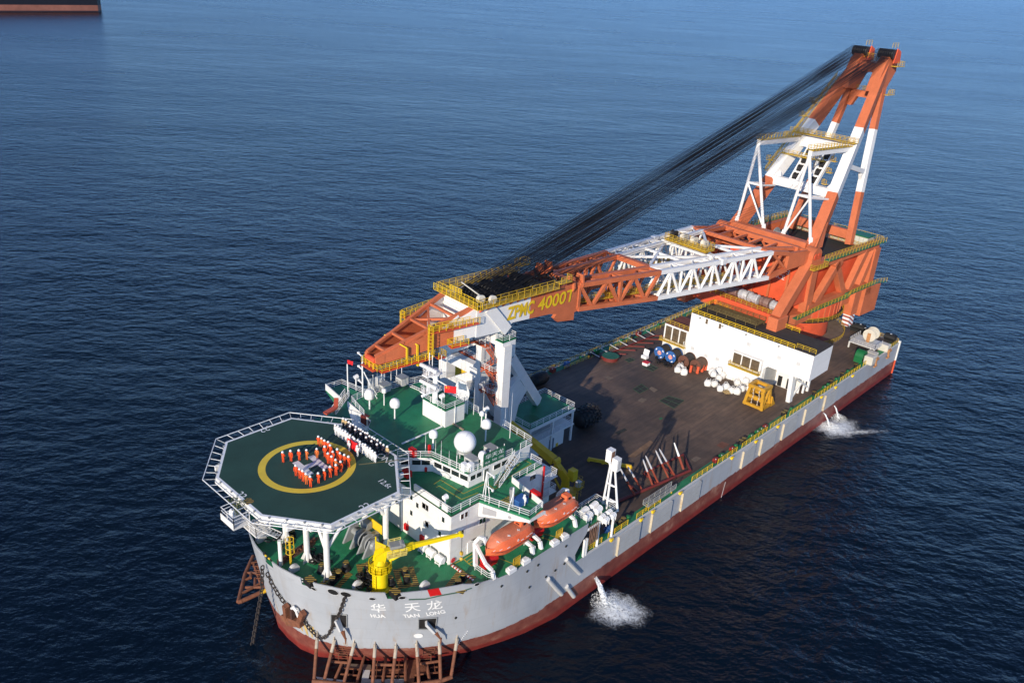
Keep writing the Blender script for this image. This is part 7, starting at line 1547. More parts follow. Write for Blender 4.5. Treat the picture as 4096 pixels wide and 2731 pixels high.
for (bx_,by_),(tx_,ty_) in (((1735,860),(1515,455)),((1840,770),(1630,430)),((2010,715),(1862,320)),((2095,680),(1905,270)),((2250,600),(2058,190)),((2340,560),(2112,165))):
    b_ = P('mp',bx_,by_,z=DECK+.4); t_ = P('mp',tx_,ty_,y=b_.y+2.2); m_ = b_.lerp(t_,.52); mb = MB(); mb.tube(b_,m_,.2,10,.19); o = mb.build('pole', POLER, rk, smooth=True); mb = MB(); mb.tube(m_,t_.lerp(m_,.15),.18,10,.15); mb.tube(t_.lerp(m_,.15),t_,.14,8,.04); mb.build('pole_tip', POLEW, o, smooth=True)
b_ = P(10,1340,1225,z=DECK+.4); t_ = P(10,1268,1020,y=b_.y+2.2); m_ = b_.lerp(t_,.5); mb = MB(); mb.tube(b_,m_,.24,10); o = mb.build('pole', POLER, rk); mb = MB(); mb.tube(m_,t_,.22,10,.12); mb.build('pole_tip', WHITE2, o)
# second, lower rack on the starboard side
r2 = thing('pipe_rack', 'low dark red pipe rack lying along the starboard rail', 'rack', (110,19,DECK))
a_, b_ = P(10,680,350,z=DECK+.3), P(10,1110,180,z=DECK+.3)
for i in range(7):
    t_ = i/6; q = a_.lerp(b_,t_); mb = MB(); mb.tube(q,q+Vector((2.6,-3.2,.2)),.16,8); mb.build('rack_arm', DRED, r2)
    mb = MB(); mb.tube(q+Vector((0,0,.1)),q+Vector((-1.6,1.6,1.3)),.14,8,.06); mb.build('arm_tip', POLEW, r2)
mb = MB(); mb.tube(a_,b_,.2,8); mb.build('rack_pipe', DRED, r2)
# yellow spreader beam on deck
a_, b_ = P('mp',1035,320,z=DECK+.45), P('mp',1690,440,z=DECK+.45); sb = thing('spreader_beam', 'long yellow spreader beam lying on the dark main deck', 'beam', ((a_.x+b_.x)/2,(a_.y+b_.y)/2,DECK))
mb = MB(); mb.beam(a_,b_,.4,.6); mb.build('beam', AMBER, sb); mb = MB()
for t_ in (.02,.35,.68,.98): q = a_.lerp(b_,t_); mb.box((q.x,q.y,DECK+.25),(.5,.5,.5))
mb.build('feet', AMBER, sb)
mb = MB(); p = P('mp',1245,900,z=DECK+.3); mb.path([(p.x+1.2*math.cos(t_),p.y+1.2*math.sin(t_),DECK+.5) for t_ in [j*math.pi/10 for j in range(21)]],.06,5); mb.path([(p.x+1.2*math.cos(t_),p.y+1.2*math.sin(t_),DECK+.1) for t_ in [j*math.pi/10 for j in range(21)]],.06,5); tag(mb.build('wire_coil', DRED), 'coil of wire on deck behind the tripod mast', 'coil')
# black pneumatic fender
p = P(10,570,915,z=DECK); fc = Vector((p.x+1.2,p.y+1.0,DECK+2.2)); fe = thing('pneumatic_fender', 'large black rubber fender covered in a tyre net beside the service deckhouse', 'fender', (fc.x,fc.y,DECK))
mb = MB(); L = 6.4; pr = [(0,-L/2),(.9,-L/2+.1),(1.7,-L/2+.6),(2.1,-L/2+1.5),(2.15,0),(2.1,L/2-1.5),(1.7,L/2-.6),(.9,L/2-.1),(0,L/2)]
mb.lathe(pr,(fc.x,fc.y,fc.z),28,axis='x'); mb.build('fender_body', BLACK, fe, smooth=True)
for i in range(6):
    for j in range(14):
        x = -L/2+.9+i*(L-1.8)/5; rr = 2.18 if 0 < i < 5 else 1.95; t_ = j*2*math.pi/14+(i%2)*.22
        if math.sin(t_) < -.6: continue
        mb = MB(); c = Vector((fc.x+x,fc.y+rr*math.cos(t_),fc.z+rr*math.sin(t_))); nrm = Vector((0,math.cos(t_),math.sin(t_))); mb.tube(c-nrm*.08,c+nrm*.14,.36,8,.3); mb.build('tyre', mat('tyre_grey',(.022,.022,.024),.7,.3), fe)
# green round hatch, red frame, small stuff
p = P(10,765,365,z=DECK); t = thing('round_hatch', 'round green topped turntable hatch on the starboard part of the deck', 'hatch', (p.x,p.y,DECK)); mb = MB(); mb.lathe([(1.9,DECK),(1.9,DECK+.7),(2.1,DECK+.75),(2.1,DECK+.95)],(p.x,p.y,0),26); mb.build('rim', DRED, t, smooth=True); mb = MB(); mb.lathe([(2.1,DECK+.95),(0,DECK+1.0)],(p.x,p.y,0),26); mb.build('cover', mat('hatch_green',(.02,.10,.05),.6,.2), t)
# second black fender near the tower foot
p = P(10,205,565,z=DECK); mb = MB(); mb.lathe([(0,-2.4),(1.2,-2.1),(1.5,-1.2),(1.5,1.2),(1.2,2.1),(0,2.4)],(p.x,p.y,DECK+1.5),20,axis='x'); tag(mb.build('small_fender', BLACK, smooth=True), 'smaller black rubber fender by the tower brace and starboard edge', 'fender')
# ================================================================== PORT AND STARBOARD EDGE FITTINGS
def green_vent(x, y, lab): 
    t = thing('mushroom_vent', lab, 'vent', (x,y,DECK), 'green mushroom vents along the deck edges'); mb = MB(); mb.lathe([(.2,DECK),(.2,DECK+.6)],(x,y,0),12); mb.build('stem', VGREEN, t); mb = MB(); mb.lathe([(.38,DECK+.5),(.42,DECK+.7),(.34,DECK+.92),(0,DECK+1.0)],(x,y,0),14); mb.build('cap', VGREEN, t, smooth=True)
VENT = 'green mushroom vent on the deck edge strip'
for k,a,b in (('hs',990,815),('hs',1290,610),('hs',1490,465),('hs',1720,205),(9,860,1345),(9,1335,1030),(9,1645,820),(9,1720,775),(9,1810,705)):
    p = P(k,a,b,z=DECK+1); green_vent(p.x,-22.9,VENT)
for x in (70,84,100,116,132): green_vent(x,22.9,VENT)
def edge_box(x, y, sz, m_, lab, gr, nm='deck_box', cat='box'):
    t = thing(nm, lab, cat, (x,y,DECK), gr); mb = MB(); mb.box((x,y,DECK+sz[2]/2),sz); mb.build('body', m_, t, bevel=.05); mb = MB(); mb.tube((x-sz[0]*.4,y-sz[1]*.3,DECK+sz[2]),(x-sz[0]*.4,y-sz[1]*.3,DECK+sz[2]+.2),.08,8); mb.build('cap', GREYW, t)
for k,a,b,c_ in ((9,740,1440,'g'),(9,690,1475,'r'),(9,1045,1235,'g'),(9,1080,1215,'g'),(9,1105,1190,'r'),(9,830,1380,'r'),(9,1610,850,'g'),(9,1000,1275,'g')):
    p = P(k,a,b,z=DECK+.6); edge_box(p.x,-22.9,(1.2,.8,.8),VGREEN if c_=='g' else mat('winch_red',(.24,.02,.015),.6),('green' if c_=='g' else 'red')+' machinery box on the port deck edge',('green' if c_=='g' else 'red')+' boxes on the port deck edge')
for x,m_ in ((66,VGREEN),(76,DRED),(90,DRED),(95,BLUE),(106,VGREEN),(123,DRED)):
    nm_ = 'green' if m_ is VGREEN else 'blue' if m_ is BLUE else 'dark red'; edge_box(x,22.8,(1.3,1.,1.),m_,nm_+' box on the starboard deck edge',nm_+' boxes on the starboard deck edge')
for k,a,b in (('hs',1330,550),('hs',1390,505),(9,905,1315),(9,935,1300),(9,1265,1075),(9,1285,1060),(9,1520,895),(9,1665,800),(9,1755,735),(9,1875,660)):
    p = P(k,a,b,z=DECK+.8); t = thing('edge_bollard', 'black mooring post with white cap on the port deck edge', 'bollard', (p.x,-22.7,DECK), 'mooring posts along the port edge'); mb = MB(); mb.lathe([(.42,DECK),(.4,DECK+.8),(.5,DECK+.9)],(p.x,-22.7,0),12); mb.build('post_body', BLACK, t, smooth=True); mb = MB(); mb.lathe([(.5,DECK+.9),(0,DECK+.95)],(p.x,-22.7,0),12); mb.build('post_cap', HAZARD, t)
for x in (78,79.4,103,104.4,120): 
    t = thing('edge_bollard', 'black mooring post on the starboard deck edge', 'bollard', (x,22.6,DECK), 'mooring posts along the starboard edge'); mb = MB(); mb.lathe([(.42,DECK),(.4,DECK+.8),(.5,DECK+.9),(0,DECK+.95)],(x,22.6,0),12); mb.build('post_body', BLACK, t, smooth=True)
for k,a,b in (('hs',1155,805),('hs',1620,488),('hs',1810,350),('hs',2240,55),(9,810,1435),(9,1015,1300),(9,1205,1165),(9,1578,912),(9,1700,830),(9,1845,730)):
    p = P(k,a,b,y=-24.2); mb = MB(); mb.box((p.x,-24.25,DECK-.15),(.5,.4,.45)); mb.tube((p.x-.3,-24.4,DECK+.1),(p.x+.3,-24.4,DECK+.1),.16,8); tag(mb.build('side_hook', YEL), 'small yellow hook bracket on the outside of the port deck edge', 'bracket', 'yellow hooks along the port side')
# gangway stowed on the port edge
a_, b_ = P('hs',1730,300,z=DECK+1.2), P('hs',2180,10,z=DECK+1.2); a_.y = b_.y = -23.3
gw = thing('accommodation_ladder', 'grey accommodation ladder stowed flat along the port rail', 'ladder', ((a_.x+b_.x)/2,-23.3,DECK)); mb = MB(); mb.ladder(a_,b_,1.0,.07,side=(0,1,0),rung=.5)
mb.rail([a_+Vector((0,.5,0)),b_+Vector((0,.5,0))],h=.9,r=.04); mb.rail([a_-Vector((0,.5,0)),b_-Vector((0,.5,0))],h=.9,r=.04); mb.build('ladder_frame', mat('galvanised_grey',(.34,.34,.32),.5,.15), gw)
mb = MB()
for t_ in (.05,.5,.95): q = a_.lerp(b_,t_); mb.beam((q.x,q.y,DECK),(q.x,q.y,q.z),.2)
mb.build('stands', YELR, gw)
p = P('hs',1165,690,z=DECK); mb = MB()
for i in range(26): mb.path([(p.x+random.gauss(0,.5)+.3*math.cos(t_),-22.6+random.gauss(0,.3)+.3*math.sin(t_),DECK+.1+random.random()*.35) for t_ in [j*math.pi/3 for j in range(7)]],.05,4)
tag(mb.build('blue_rope', BLUE), 'heap of blue rope on deck under the raft platform', 'rope')
mb = MB(); q = P('hs',735,990,y=-23.9); mb.beam((q.x-.25,-23.95,DECK),(q.x-.25,-23.95,12.2),.32); mb.beam((q.x+.25,-23.95,DECK),(q.x+.25,-23.95,12.2),.32); tag(mb.build('twin_pillar', WHITE2), 'pair of short white pillars in the rounded opening of the port side', 'pillar')
# ================================================================== STERN GEAR
sp = P('st',900,640,z=DECK+3.2); sw_ = thing('stern_winch', 'large cream hose reel winch on a railed platform at the port stern corner', 'winch', (164.2,-19.6,DECK))
cx_, cy_ = 164.2, -19.6
mb = MB(); mb.lathe([(0,-.1),(1.65,-.1),(1.65,.1),(1.05,.1),(1.05,.7),(1.6,.7),(1.6,.85),(1.05,.85),(1.05,1.5),(1.6,1.5),(1.6,1.65),(1.05,1.65),(1.05,2.4),(1.65,2.4),(1.65,2.6),(0,2.6)],(cx_-.4,cy_,DECK+3.6),28,axis='x'); mb.build('reel', mat('cream_paint',(.56,.53,.45),.5,.12,rust=.2), sw_, smooth=True)
mb = MB(); mb.bb(cx_-3.6,cx_+3,cy_-3.2,cy_+3.6,DECK+1.5,DECK+1.7); mb.build('reel_platform', GREYW, sw_)
for x in (cx_-3.4,cx_+2.8):
    for y in (cy_-3,cy_+3.4): mb = MB(); mb.beam((x,y,DECK),(x,y,DECK+1.5),.35); mb.build('leg', GREYW, sw_)
mb = MB(); mb.rail([(cx_+3,cy_+3.5,DECK+1.7),(cx_-3.5,cy_+3.5,DECK+1.7),(cx_-3.5,cy_-3.1,DECK+1.7),(cx_+1,cy_-3.1,DECK+1.7)],r=.05,sp=1.2); mb.build('platform_rail', GREYW, sw_)
mb = MB(); mb.bb(cx_-.8,cx_-.5,cy_-.4,cy_+.4,DECK+1.7,DECK+4.2); mb.bb(cx_+2.4,cx_+2.7,cy_-.4,cy_+.4,DECK+1.7,DECK+4.2); mb.build('reel_stand', mat('orange_rusty',(.42,.2,.08),.6,.3), sw_)
CREAM = MATS['cream_paint']
for i,(x,y) in enumerate(((166.2,-22.6),(158.2,-22.6))):
    t = thing('stern_roller', ('cream box roller fairlead over the port side nearest the stern corner post','cream box roller fairlead over the port side beside the green winch')[i], 'fairlead', (x,y,DECK), 'roller fairleads at the stern'); mb = MB(); mb.prism([(x-1.1,-21.8),(x+1.1,-21.8),(x+1.1,-24.4),(x-1.1,-24.4)],DECK,DECK+1.9); mb.build('roller_box', CREAM, t, bevel=.2)
    mb = MB(); mb.tube((x-.7,-24.5,DECK+.4),(x+.7,-24.5,DECK+.4),.45,12); mb.beam((x,-24.5,DECK),(x,-24.7,DECK-1.6),.4); mb.tube((x-.9,-24.65,DECK-1.4),(x+.7,-24.65,DECK-1.4),.22,8); mb.build('rusty_guide', mat('orange_rusty',(.42,.2,.08)), t)
p = P('st',520,1030,z=DECK+1.2); t = thing('green_winch', 'green cased mooring winch with cream end beside the port rail near the stern', 'winch', (p.x,p.y,DECK)); mb = MB(); mb.lathe([(0,-1),(1.5,-1),(1.5,1),(0,1)],(p.x+.5,p.y,DECK+1.5),20,axis='y'); mb.bb(p.x-1,p.x+2,p.y-1,p.y+1,DECK,DECK+1.2); mb.build('drum_case', VGREEN, t, smooth=True); mb = MB(); mb.box((p.x+.8,p.y-2.2,DECK+1.1),(2.6,2.2,2.2)); mb.build('motor_case', CREAM, t, bevel=.2)
for k,a,b,sz in (('st',470,350,(2,2.2,2)),('st',560,380,(1.6,2,2.2)),('st',670,420,(1.8,1.8,1.6)),('st',1240,620,(1.6,2.2,2.2)),('st',760,920,(2,1.8,1.4))):
    p = P(k,a,b,z=DECK+.5); x = min(p.x,173.2); t = thing('mooring_machine', 'black mooring machine standing at the stern edge', 'mooring machine', (x,p.y,DECK), 'black machines at the stern'); mb = MB(); mb.box((x,p.y,DECK+sz[2]/2),(sz[0]*.8,sz[1],sz[2])); mb.tube((x,p.y-sz[1]*.6,DECK+sz[2]*.6),(x,p.y+sz[1]*.6,DECK+sz[2]*.6),sz[2]*.45,12); mb.build('machine_body', BLACK, t, bevel=.0); mb = MB(); mb.lathe([(.2,0),(.3,.1),(0,.12)],(x-.2,p.y,DECK+sz[2]),8); mb.build('cap', WHITE2, t)
# ================================================================== BOW: ANCHOR RACKS, CHAINS, ANCHOR
def rack_rust(name, tops, bots, label, z0=1.0):
    t = thing(name, label, 'rack', (bots[0].x,bots[0].y,0.)); return t
ar = thing('bow_anchor_rack', 'rusty pipe anchor rack projecting from the bow just above the water', 'rack', (4,-10,.2))
colsT = [(235,110),(460,190),(730,230),(1000,260),(1300,265),(1560,240),(1865,220),(2110,170)]
bot_z = .9
def hullpt(k,a,b): y,z = on_hull(k,a,b); return outl_at(y,z,-.05)
tops = [hullpt('rk',a,b) for a,b in colsT]
bpx = [(190,735),(330,720),(590,770),(975,800),(1235,800),(1600,800),(1890,740),(2030,690)]
bots = [P('rk',a,b,z=bot_z) for a,b in bpx]
for i,(a,b) in enumerate(zip(tops,bots)):
    t_ = .32; m_ = a.lerp(b,t_) ; mb = MB(); mb.tube(a,m_,.25,10); mb.plate([a+Vector((0,0,.9)),a+Vector((-.1,0,-.2)),m_+Vector((0,0,.1))],.12); mb.build('rack_arm_top', RUSTL, ar, smooth=False)
    mb = MB(); mb.tube(m_,b,.25,10); mb.build('rack_arm', RUST, ar, smooth=True)
edge = [P('rk',165,745,z=bot_z),P('rk',600,790,z=bot_z),P('rk',1240,830,z=bot_z),P('rk',1890,745,z=bot_z),P('rk',2040,690,z=bot_z)]
mb = MB(); mb.path(edge,.3,10); mb.build('outer_pipe', RUST, ar, smooth=True)
mid = [(880,360,760,776),(1160,370,1110,790),(1415,370,1420,790),(560,510,460,745),(1700,510,1745,755)]
for a,b,c_,d_ in mid:
    p, q = P('rk',a,b,z=1.6), P('rk',c_,d_,z=bot_z-.3); mb = MB(); mb.tube(p,q,.22,8); mb.build('inner_pipe', RUST, ar, smooth=True)
for a,b,c_,d_ in ((395,480,650,500),(1000,525,1270,530),(1600,515,1860,480)):
    p, q = P('rk',a,b,z=2.0), P('rk',c_,d_,z=2.0); mb = MB(); mb.tube(p,q,.2,8); o = mb.build('cross_pipe', RUST, ar, smooth=True)
for a,b,c_,d_ in ((540,650,780,670),(580,570,800,590),(940,680,1400,680),(940,600,1400,590),(1290,530,1400,530),(1540,660,1860,630),(1750,570,1850,555)):
    p, q = P('rk',a,b,z=.7), P('rk',c_,d_,z=.7); mb = MB(); mb.beam(p,q,.2,.14); mb.build('grid_bar', RUST, ar)
for a,b,c_,d_ in ((720,600,710,660),(1040,480,1020,710),(1330,480,1325,710),(1800,510,1820,640)):
    p, q = P('rk',a,b,z=.7), P('rk',c_,d_,z=.7); mb = MB(); mb.beam(p,q,.12,.1); mb.build('grid_bar', RUST, ar)
for pts,m_ in (([(590,510),(950,530),(960,600),(600,580)],CONC),([(850,600),(945,600),(920,720),(830,720)],GREYW),([(1160,575),(1400,575),(1400,640),(1150,655)],RUST),([(1440,460),(1560,460),(1700,560),(1700,650),(1540,680),(1530,760),(1440,760)],RUST),([(830,725),(1400,720),(1400,770),(820,770)],STEEL),([(220,690),(600,740),(600,765),(230,715)],GREYW)):
    mb = MB(); mb.plate([P('rk',a,b,z=.55) for a,b in pts],.1); mb.build('rack_plate', m_, ar)
for a0,b0,a1,b1 in ((400,460,640,480),(1610,490,1760,480)):
    p, q = P('rk',a0,b0,z=2.2), P('rk',a1,b1,z=2.2); mb = MB(); mb.rail([p,q],h=1.3,r=.05,sp=1.2); mb.rail([p+Vector((1.0,.4,.2)),q+Vector((1.0,.4,.2))],h=1.3,r=.05,sp=1.2); mb.build('rack_rail', RUST, ar)
# starboard rack seen beyond the stem
a2 = thing('starboard_anchor_rack', 'rusty triangular pipe rack projecting beyond the stem on the starboard bow', 'rack', (2,10,.5))
ZR = 3.
tipp = P('bw',150,1300,z=ZR); R1 = P('bw',320,780,z=ZR); R2_ = P('bw',500,1165,z=ZR)
mb = MB(); mb.path([R1,P('bw',230,980,z=ZR),tipp],.3,10); mb.path([tipp,P('bw',190,1290,z=ZR),P('bw',400,1195,z=ZR)],.34,10); mb.build('outer_pipe', RUST, a2, smooth=True)
mb = MB(); mb.tube(P('bw',400,1195,z=ZR),P('bw',505,1160,z=ZR)+Vector((1.,0,0)),.34,10); mb.build('yellow_pipe_end', AMBER, a2, smooth=True)
for a,b,c_,d_ in ((170,1215,420,1080),(205,1065,300,1015),(265,880,360,835),(230,1135,490,1130),(250,970,400,970),(330,870,420,1130),(300,960,290,1030),(370,880,440,1120),(345,1030,340,1120)):
    p, q = P('bw',a,b,z=ZR), P('bw',c_,d_,z=ZR); mb = MB(); mb.tube(p,q,.22,8); mb.build('inner_pipe', RUST, a2, smooth=True)
for i in range(5): p, q = P('bw',300+i*14,850+i*45,z=ZR+.3), P('bw',400+i*18,845+i*45,z=ZR+.3); mb = MB(); mb.beam(p,q,.12); mb.build('grid_bar', RUST, a2)
# stowed anchor on the stem and its chains
an = hullpt(2,655,935); y_, z_ = on_hull(2,655,935); a3 = thing('bow_anchor', 'brown rusty stockless anchor hung against the white bow plating', 'anchor', (an.x,an.y,an.z))
def hb(a, b, o=.35): y,z = on_hull(2,a,b); return outl_at(y,z,-o)
mb = MB(); mb.beam(hb(590,830,.6),hb(610,950,.7),.75,.9,.6,.8); mb.build('fluke', RUST, a3, bevel=.08)
mb = MB(); mb.beam(hb(745,890,.6),hb(715,990,.7),.75,.9,.6,.8); mb.build('fluke', RUST, a3, bevel=.08)
mb = MB(); mb.beam(hb(575,930,.7),hb(735,1000,.7),1.0,1.0); mb.beam(hb(610,985,.6),hb(700,1000,.6),1.0,.7); mb.build('crown', RUST, a3, bevel=.12)
mb = MB(); mb.beam(hb(655,985,.7),hb(640,870,.55),.5,.5); mb.build('shank', mat('dark_rust',(.08,.035,.025),.8,.3), a3)
mb = MB(); mb.path([hb(630,865,.4),hb(655,850,.6),hb(685,875,.7),hb(705,930,.6)],.22,8); mb.build('white_ring', WHITE2, a3, smooth=True)
def hpath(k, pts, o): 
    out = []
    for a,b in pts: y,z = on_hull(k,a,b); out.append(outl_at(y,z,-o))
    return out
chain('anchor_chain', hpath(2,[(405,545),(450,650),(510,750),(580,840)],.3), 'stud link chain running down the stem to the rusty anchor', .75, .085)
chain('anchor_chain', hpath(2,[(740,970),(790,1050),(850,1110),(905,1143),(960,1110),(1010,1010),(1060,920),(1110,760)],.35), 'slack chain looping from the anchor up to the oval hawse hole', .75, .085)
yh, zh = on_hull(2,350,480); top_ = outl_at(.2,16.2,-.4); 
c1 = P(2,345,490,x=3.); c2 = P(2,340,700,x=2.6); c3 = P(2,250,1210,z=0.)
chain('hanging_chain', [Vector((3.,c1.y,c1.z)),c2,c3], 'black chain hanging from the stem straight into the sea', .8, .085)
# rust stain below the anchor
mb = MB()
STAIN = mat('rust_stain',(.50,.36,.14),.7,.25,scale=1.2,rust=.4,rustcol=(.34,.17,.05))
for i,(a,w,l_) in enumerate(((690,.5,1.8),(730,.6,2.4),(770,.45,2.6),(800,.3,2.0),(660,.3,1.2))):
    y,z = on_hull(2,a,1010+(a-690)*.35); q = [outl_at(y+w/2,z,-.02),outl_at(y-w/2,z,-.02),outl_at(y-w*.35,z-l_,-.02),outl_at(y+w*.25,z-l_*.9,-.02)]; mb.add(q,[(0,1,2,3)])
mb.build('rust_stains', STAIN, ship)
# ================================================================== PEOPLE ON THE HELIDECK
def body_mesh(name, mats, arms='side'):
    vs = [(0,0,.95),(0,0,1.15),(0,0,1.38),(0,0,1.5),(-.02,0,1.62),(-.02,0,1.72),
          (0,.10,.9),(.0,.11,.5),(.02,.11,.10),(-.12,.12,.045),(0,-.10,.9),(.0,-.11,.5),(.02,-.11,.10),(-.12,-.12,.045)]
    rad = [(.15,.17),(.15,.17),(.15,.21),(.075,.075),(.095,.085),(.09,.085),(.10,.095),(.08,.08),(.065,.065),(.06,.05),(.10,.095),(.08,.08),(.065,.065),(.06,.05)]
    ed = [(0,1),(1,2),(2,3),(3,4),(4,5),(0,6),(6,7),(7,8),(8,9),(0,10),(10,11),(11,12),(12,13)]
    hx = {'side':(-.02,.27,.80),'front':(-.24,.07,1.02),'back':(.18,.06,.92)}[arms]; ex = {'side':(0,.28,1.12),'front':(-.02,.30,1.10),'back':(.08,.29,1.12)}[arms]
    b = len(vs); 
    for s_ in (1,-1):
        k = len(vs); vs += [(0,s_*.21,1.40),(ex[0],s_*ex[1],ex[2]),(hx[0],s_*hx[1],hx[2]),(hx[0]-.02,s_*hx[1]*.97,hx[2]-.12)]; rad += [(.075,.075),(.06,.06),(.045,.045),(.045,.03)]; ed += [(2,k),(k,k+1),(k+1,k+2),(k+2,k+3)]
    me = bpy.data.meshes.new(name); me.from_pydata(vs,ed,[]); o = bpy.data.objects.new(name,me); COL.objects.link(o)
    md = o.modifiers.new('s','SKIN'); 
    if not me.skin_vertices: 
        bm = bmesh.new(); bm.from_mesh(me); bm.verts.layers.skin.verify(); bm.to_mesh(me); bm.free()
    for i,r_ in enumerate(rad): me.skin_vertices[0].data[i].radius = r_
    me.skin_vertices[0].data[0].use_root = True
    sb_ = o.modifiers.new('u','SUBSURF'); sb_.levels = 1; sb_.render_levels = 1
    dg = bpy.context.evaluated_depsgraph_get(); dg.update(); m2 = bpy.data.meshes.new_from_object(o.evaluated_get(dg)); bpy.data.objects.remove(o); m2.name = name
    m2.materials.clear()
    for x in mats: m2.materials.append(x)
    for p in m2.polygons:
        c = p.center; h = Vector(c)
        if c.z < .09: p.material_index = 2
        elif c.z > 1.5: p.material_index = 1
        elif (h-Vector((hx[0]-.02,hx[1]*.97,hx[2]-.1))).length < .09 or (h-Vector((hx[0]-.02,-hx[1]*.97,hx[2]-.1))).length < .09: p.material_index = 1
        elif len(mats) > 3 and c.z < .92: p.material_index = 3
        else: p.material_index = 0
        p.use_smooth = True
    return m2
helm = MB(); helm.lathe([(.17,1.66),(.155,1.69),(.145,1.76),(.11,1.83),(.05,1.865),(0,1.87)],(-.02,0,0),14); helm.lathe([(.145,1.672),(.19,1.662),(.19,1.668),(.145,1.68)],(-.04,0,0),14)
HM = helm.build('helmet', WHITE2, None, smooth=True); HMD = HM.data; bpy.data.objects.remove(HM)
HAIR = mat('black_hair',(.015,.012,.01),.6,.1)
hb_ = MB(); hb_.lathe([(.107,1.60),(.11,1.68),(.105,1.72),(.07,1.78),(0,1.80)],(-.005,0,0),12); HH = hb_.build('hair', HAIR, None, smooth=True); HHD = HH.data; bpy.data.objects.remove(HH)
BM = {}
for kname, mats in (('or',[SUIT,SKIN,BOOT]),('of',[SUIT2,SKIN,BOOT]),('wh',[WSUIT,SKIN,WSUIT]),('nv',[NAVY,SKIN,BOOT]),('tn',[TAN,SKIN,BOOT,NAVY])):
    for arms in ('side','back','front'): BM[kname,arms] = body_mesh('person_'+kname, mats, arms)
def person(k, a, b, kind, arms, label, group, yaw=0., foot=None, hair=True):
    p = P(k,a,b,z=HZ+1.84); s_ = random.uniform(.93,1.05); o = bpy.data.objects.new('person', BM[kind,arms]); COL.objects.link(o); o.location = (p.x,p.y,HZ+.004); o.scale = (s_*1.05,s_*1.05,s_); o.rotation_euler = (0,0,yaw+random.uniform(-.12,.12)); tag(o,label,'person',group)
    h = bpy.data.objects.new('helmet', HMD); COL.objects.link(h); h.parent = o
    q = bpy.data.objects.new('hair', HHD); COL.objects.link(q); q.parent = o
    return o
faded = {3,4,7,18,25}
OR = [(65,650),(265,625),(473,600),(665,585),(920,553),(1122,518),(960,250),(1042,287),(1115,355),(1207,393),(1257,477),(1325,632),(1435,588),(1505,660),(1613,718),(1718,775),(1203,683),(1295,757),(1397,832),(1522,887),(1400,975),(1255,1025),(1107,1087),(958,1165),(757,1260),(650,1195),(568,1125),(487,1055),(392,985)]
ORD = ['first','second','third','fourth','fifth','sixth','seventh','eighth','ninth','tenth','eleventh','twelfth','thirteenth','fourteenth','fifteenth','sixteenth','seventeenth']
FILES = {}
for nm_, idx in (('spaced row above the H, from the bow',[0,1,2,3,4,5]),('file crossing the yellow ring, from starboard',[6,7,8,9,10]),('outer file inside the ring, from starboard',[11,12,13,14,15]),('inner file beside the H, from starboard',[16,17,18,19]),('open row port of the H, from aft',[20,21,22,23]),('close file along the fore H stroke, from port',[24,25,26,27,28])):
    for q_, i_ in enumerate(idx): FILES[i_] = (ORD[q_], nm_)
for i,(a,b) in enumerate(OR):
    f = i in faded; od, nm_ = FILES[i]
    person('z1',a,b,'of' if f else 'or',('back','side','front')[i%3],od+(' person in faded orange in the ' if f else ' person in orange in the ')+nm_,'people in orange coveralls',yaw=R(22)+random.uniform(-.3,.3))
n_ = 17
for i in range(n_):
    t_ = i/(n_-1); a, b = 706+(1395-706)*t_+random.uniform(-4,4), 415+(885-415)*t_+random.uniform(-4,4)
    if i in (8,): a -= 14; b += 14
    person('z4',a,b,'wh','side',ORD[i]+' person in white uniform from the starboard end of the straight white row','people in white uniforms',yaw=R(8))
person('z4',1085,780,'wh','front','person in white holding the port edge of the large red flag','flag bearers',yaw=R(8)); person('z4',940,690,'wh','front','person in white holding the starboard edge of the large red flag','flag bearers',yaw=R(8))
NV = [(940,370),(975,390),(1015,405),(1062,432),(1115,475),(1150,497),(1185,520),(1225,540),(1265,563),(1300,600),(1347,632),(1387,660),(1440,685),(1490,718),(1545,752)]
for i,(a,b) in enumerate(NV): person('z4',a,b,'nv',('side','back')[i%2],ORD[i]+' person in navy uniform from the starboard end of the aft edge row','people in navy uniforms',yaw=R(8))
for i in range(13): person('z4',912+i*47,398+i*32,'nv','side',ORD[i//2]+' person in navy uniform from starboard in the second navy row','navy uniforms second row',yaw=R(8)) if i%2 else None
person('z4',1610,795,'tn','side','person in a tan jacket and dark trousers at the port end of the navy row','person in tan at port end',yaw=R(8)); person('z4',840,305,'tn','side','person in a tan jacket at the starboard end of the navy row','people in tan at starboard end',yaw=R(8)); person('z4',890,322,'tn','side','person in a tan jacket at the starboard end of the navy row','people in tan at starboard end',yaw=R(8))
fa, fb_ = P('z4',945,760,z=HZ+.5), P('z4',1075,840,z=HZ+.5)
fdir = Vector((fb_.x-fa.x,fb_.y-fa.y,0)); flag('held_flag',(fa.x-.35,fa.y,HZ+.25),fdir,max(2.2,fdir.length*1.0),1.45,'large red flag with yellow stars held up before the row in white')
p = P(4,1000,830,z=NAV); o = bpy.data.objects.new('person', BM['wh','side']); COL.objects.link(o); o.location = (p.x,p.y,NAV+.004); tag(o,'lone person in white standing on the port bridge wing beside the blue locker','person'); h = bpy.data.objects.new('helmet', HMD); COL.objects.link(h); h.parent = o
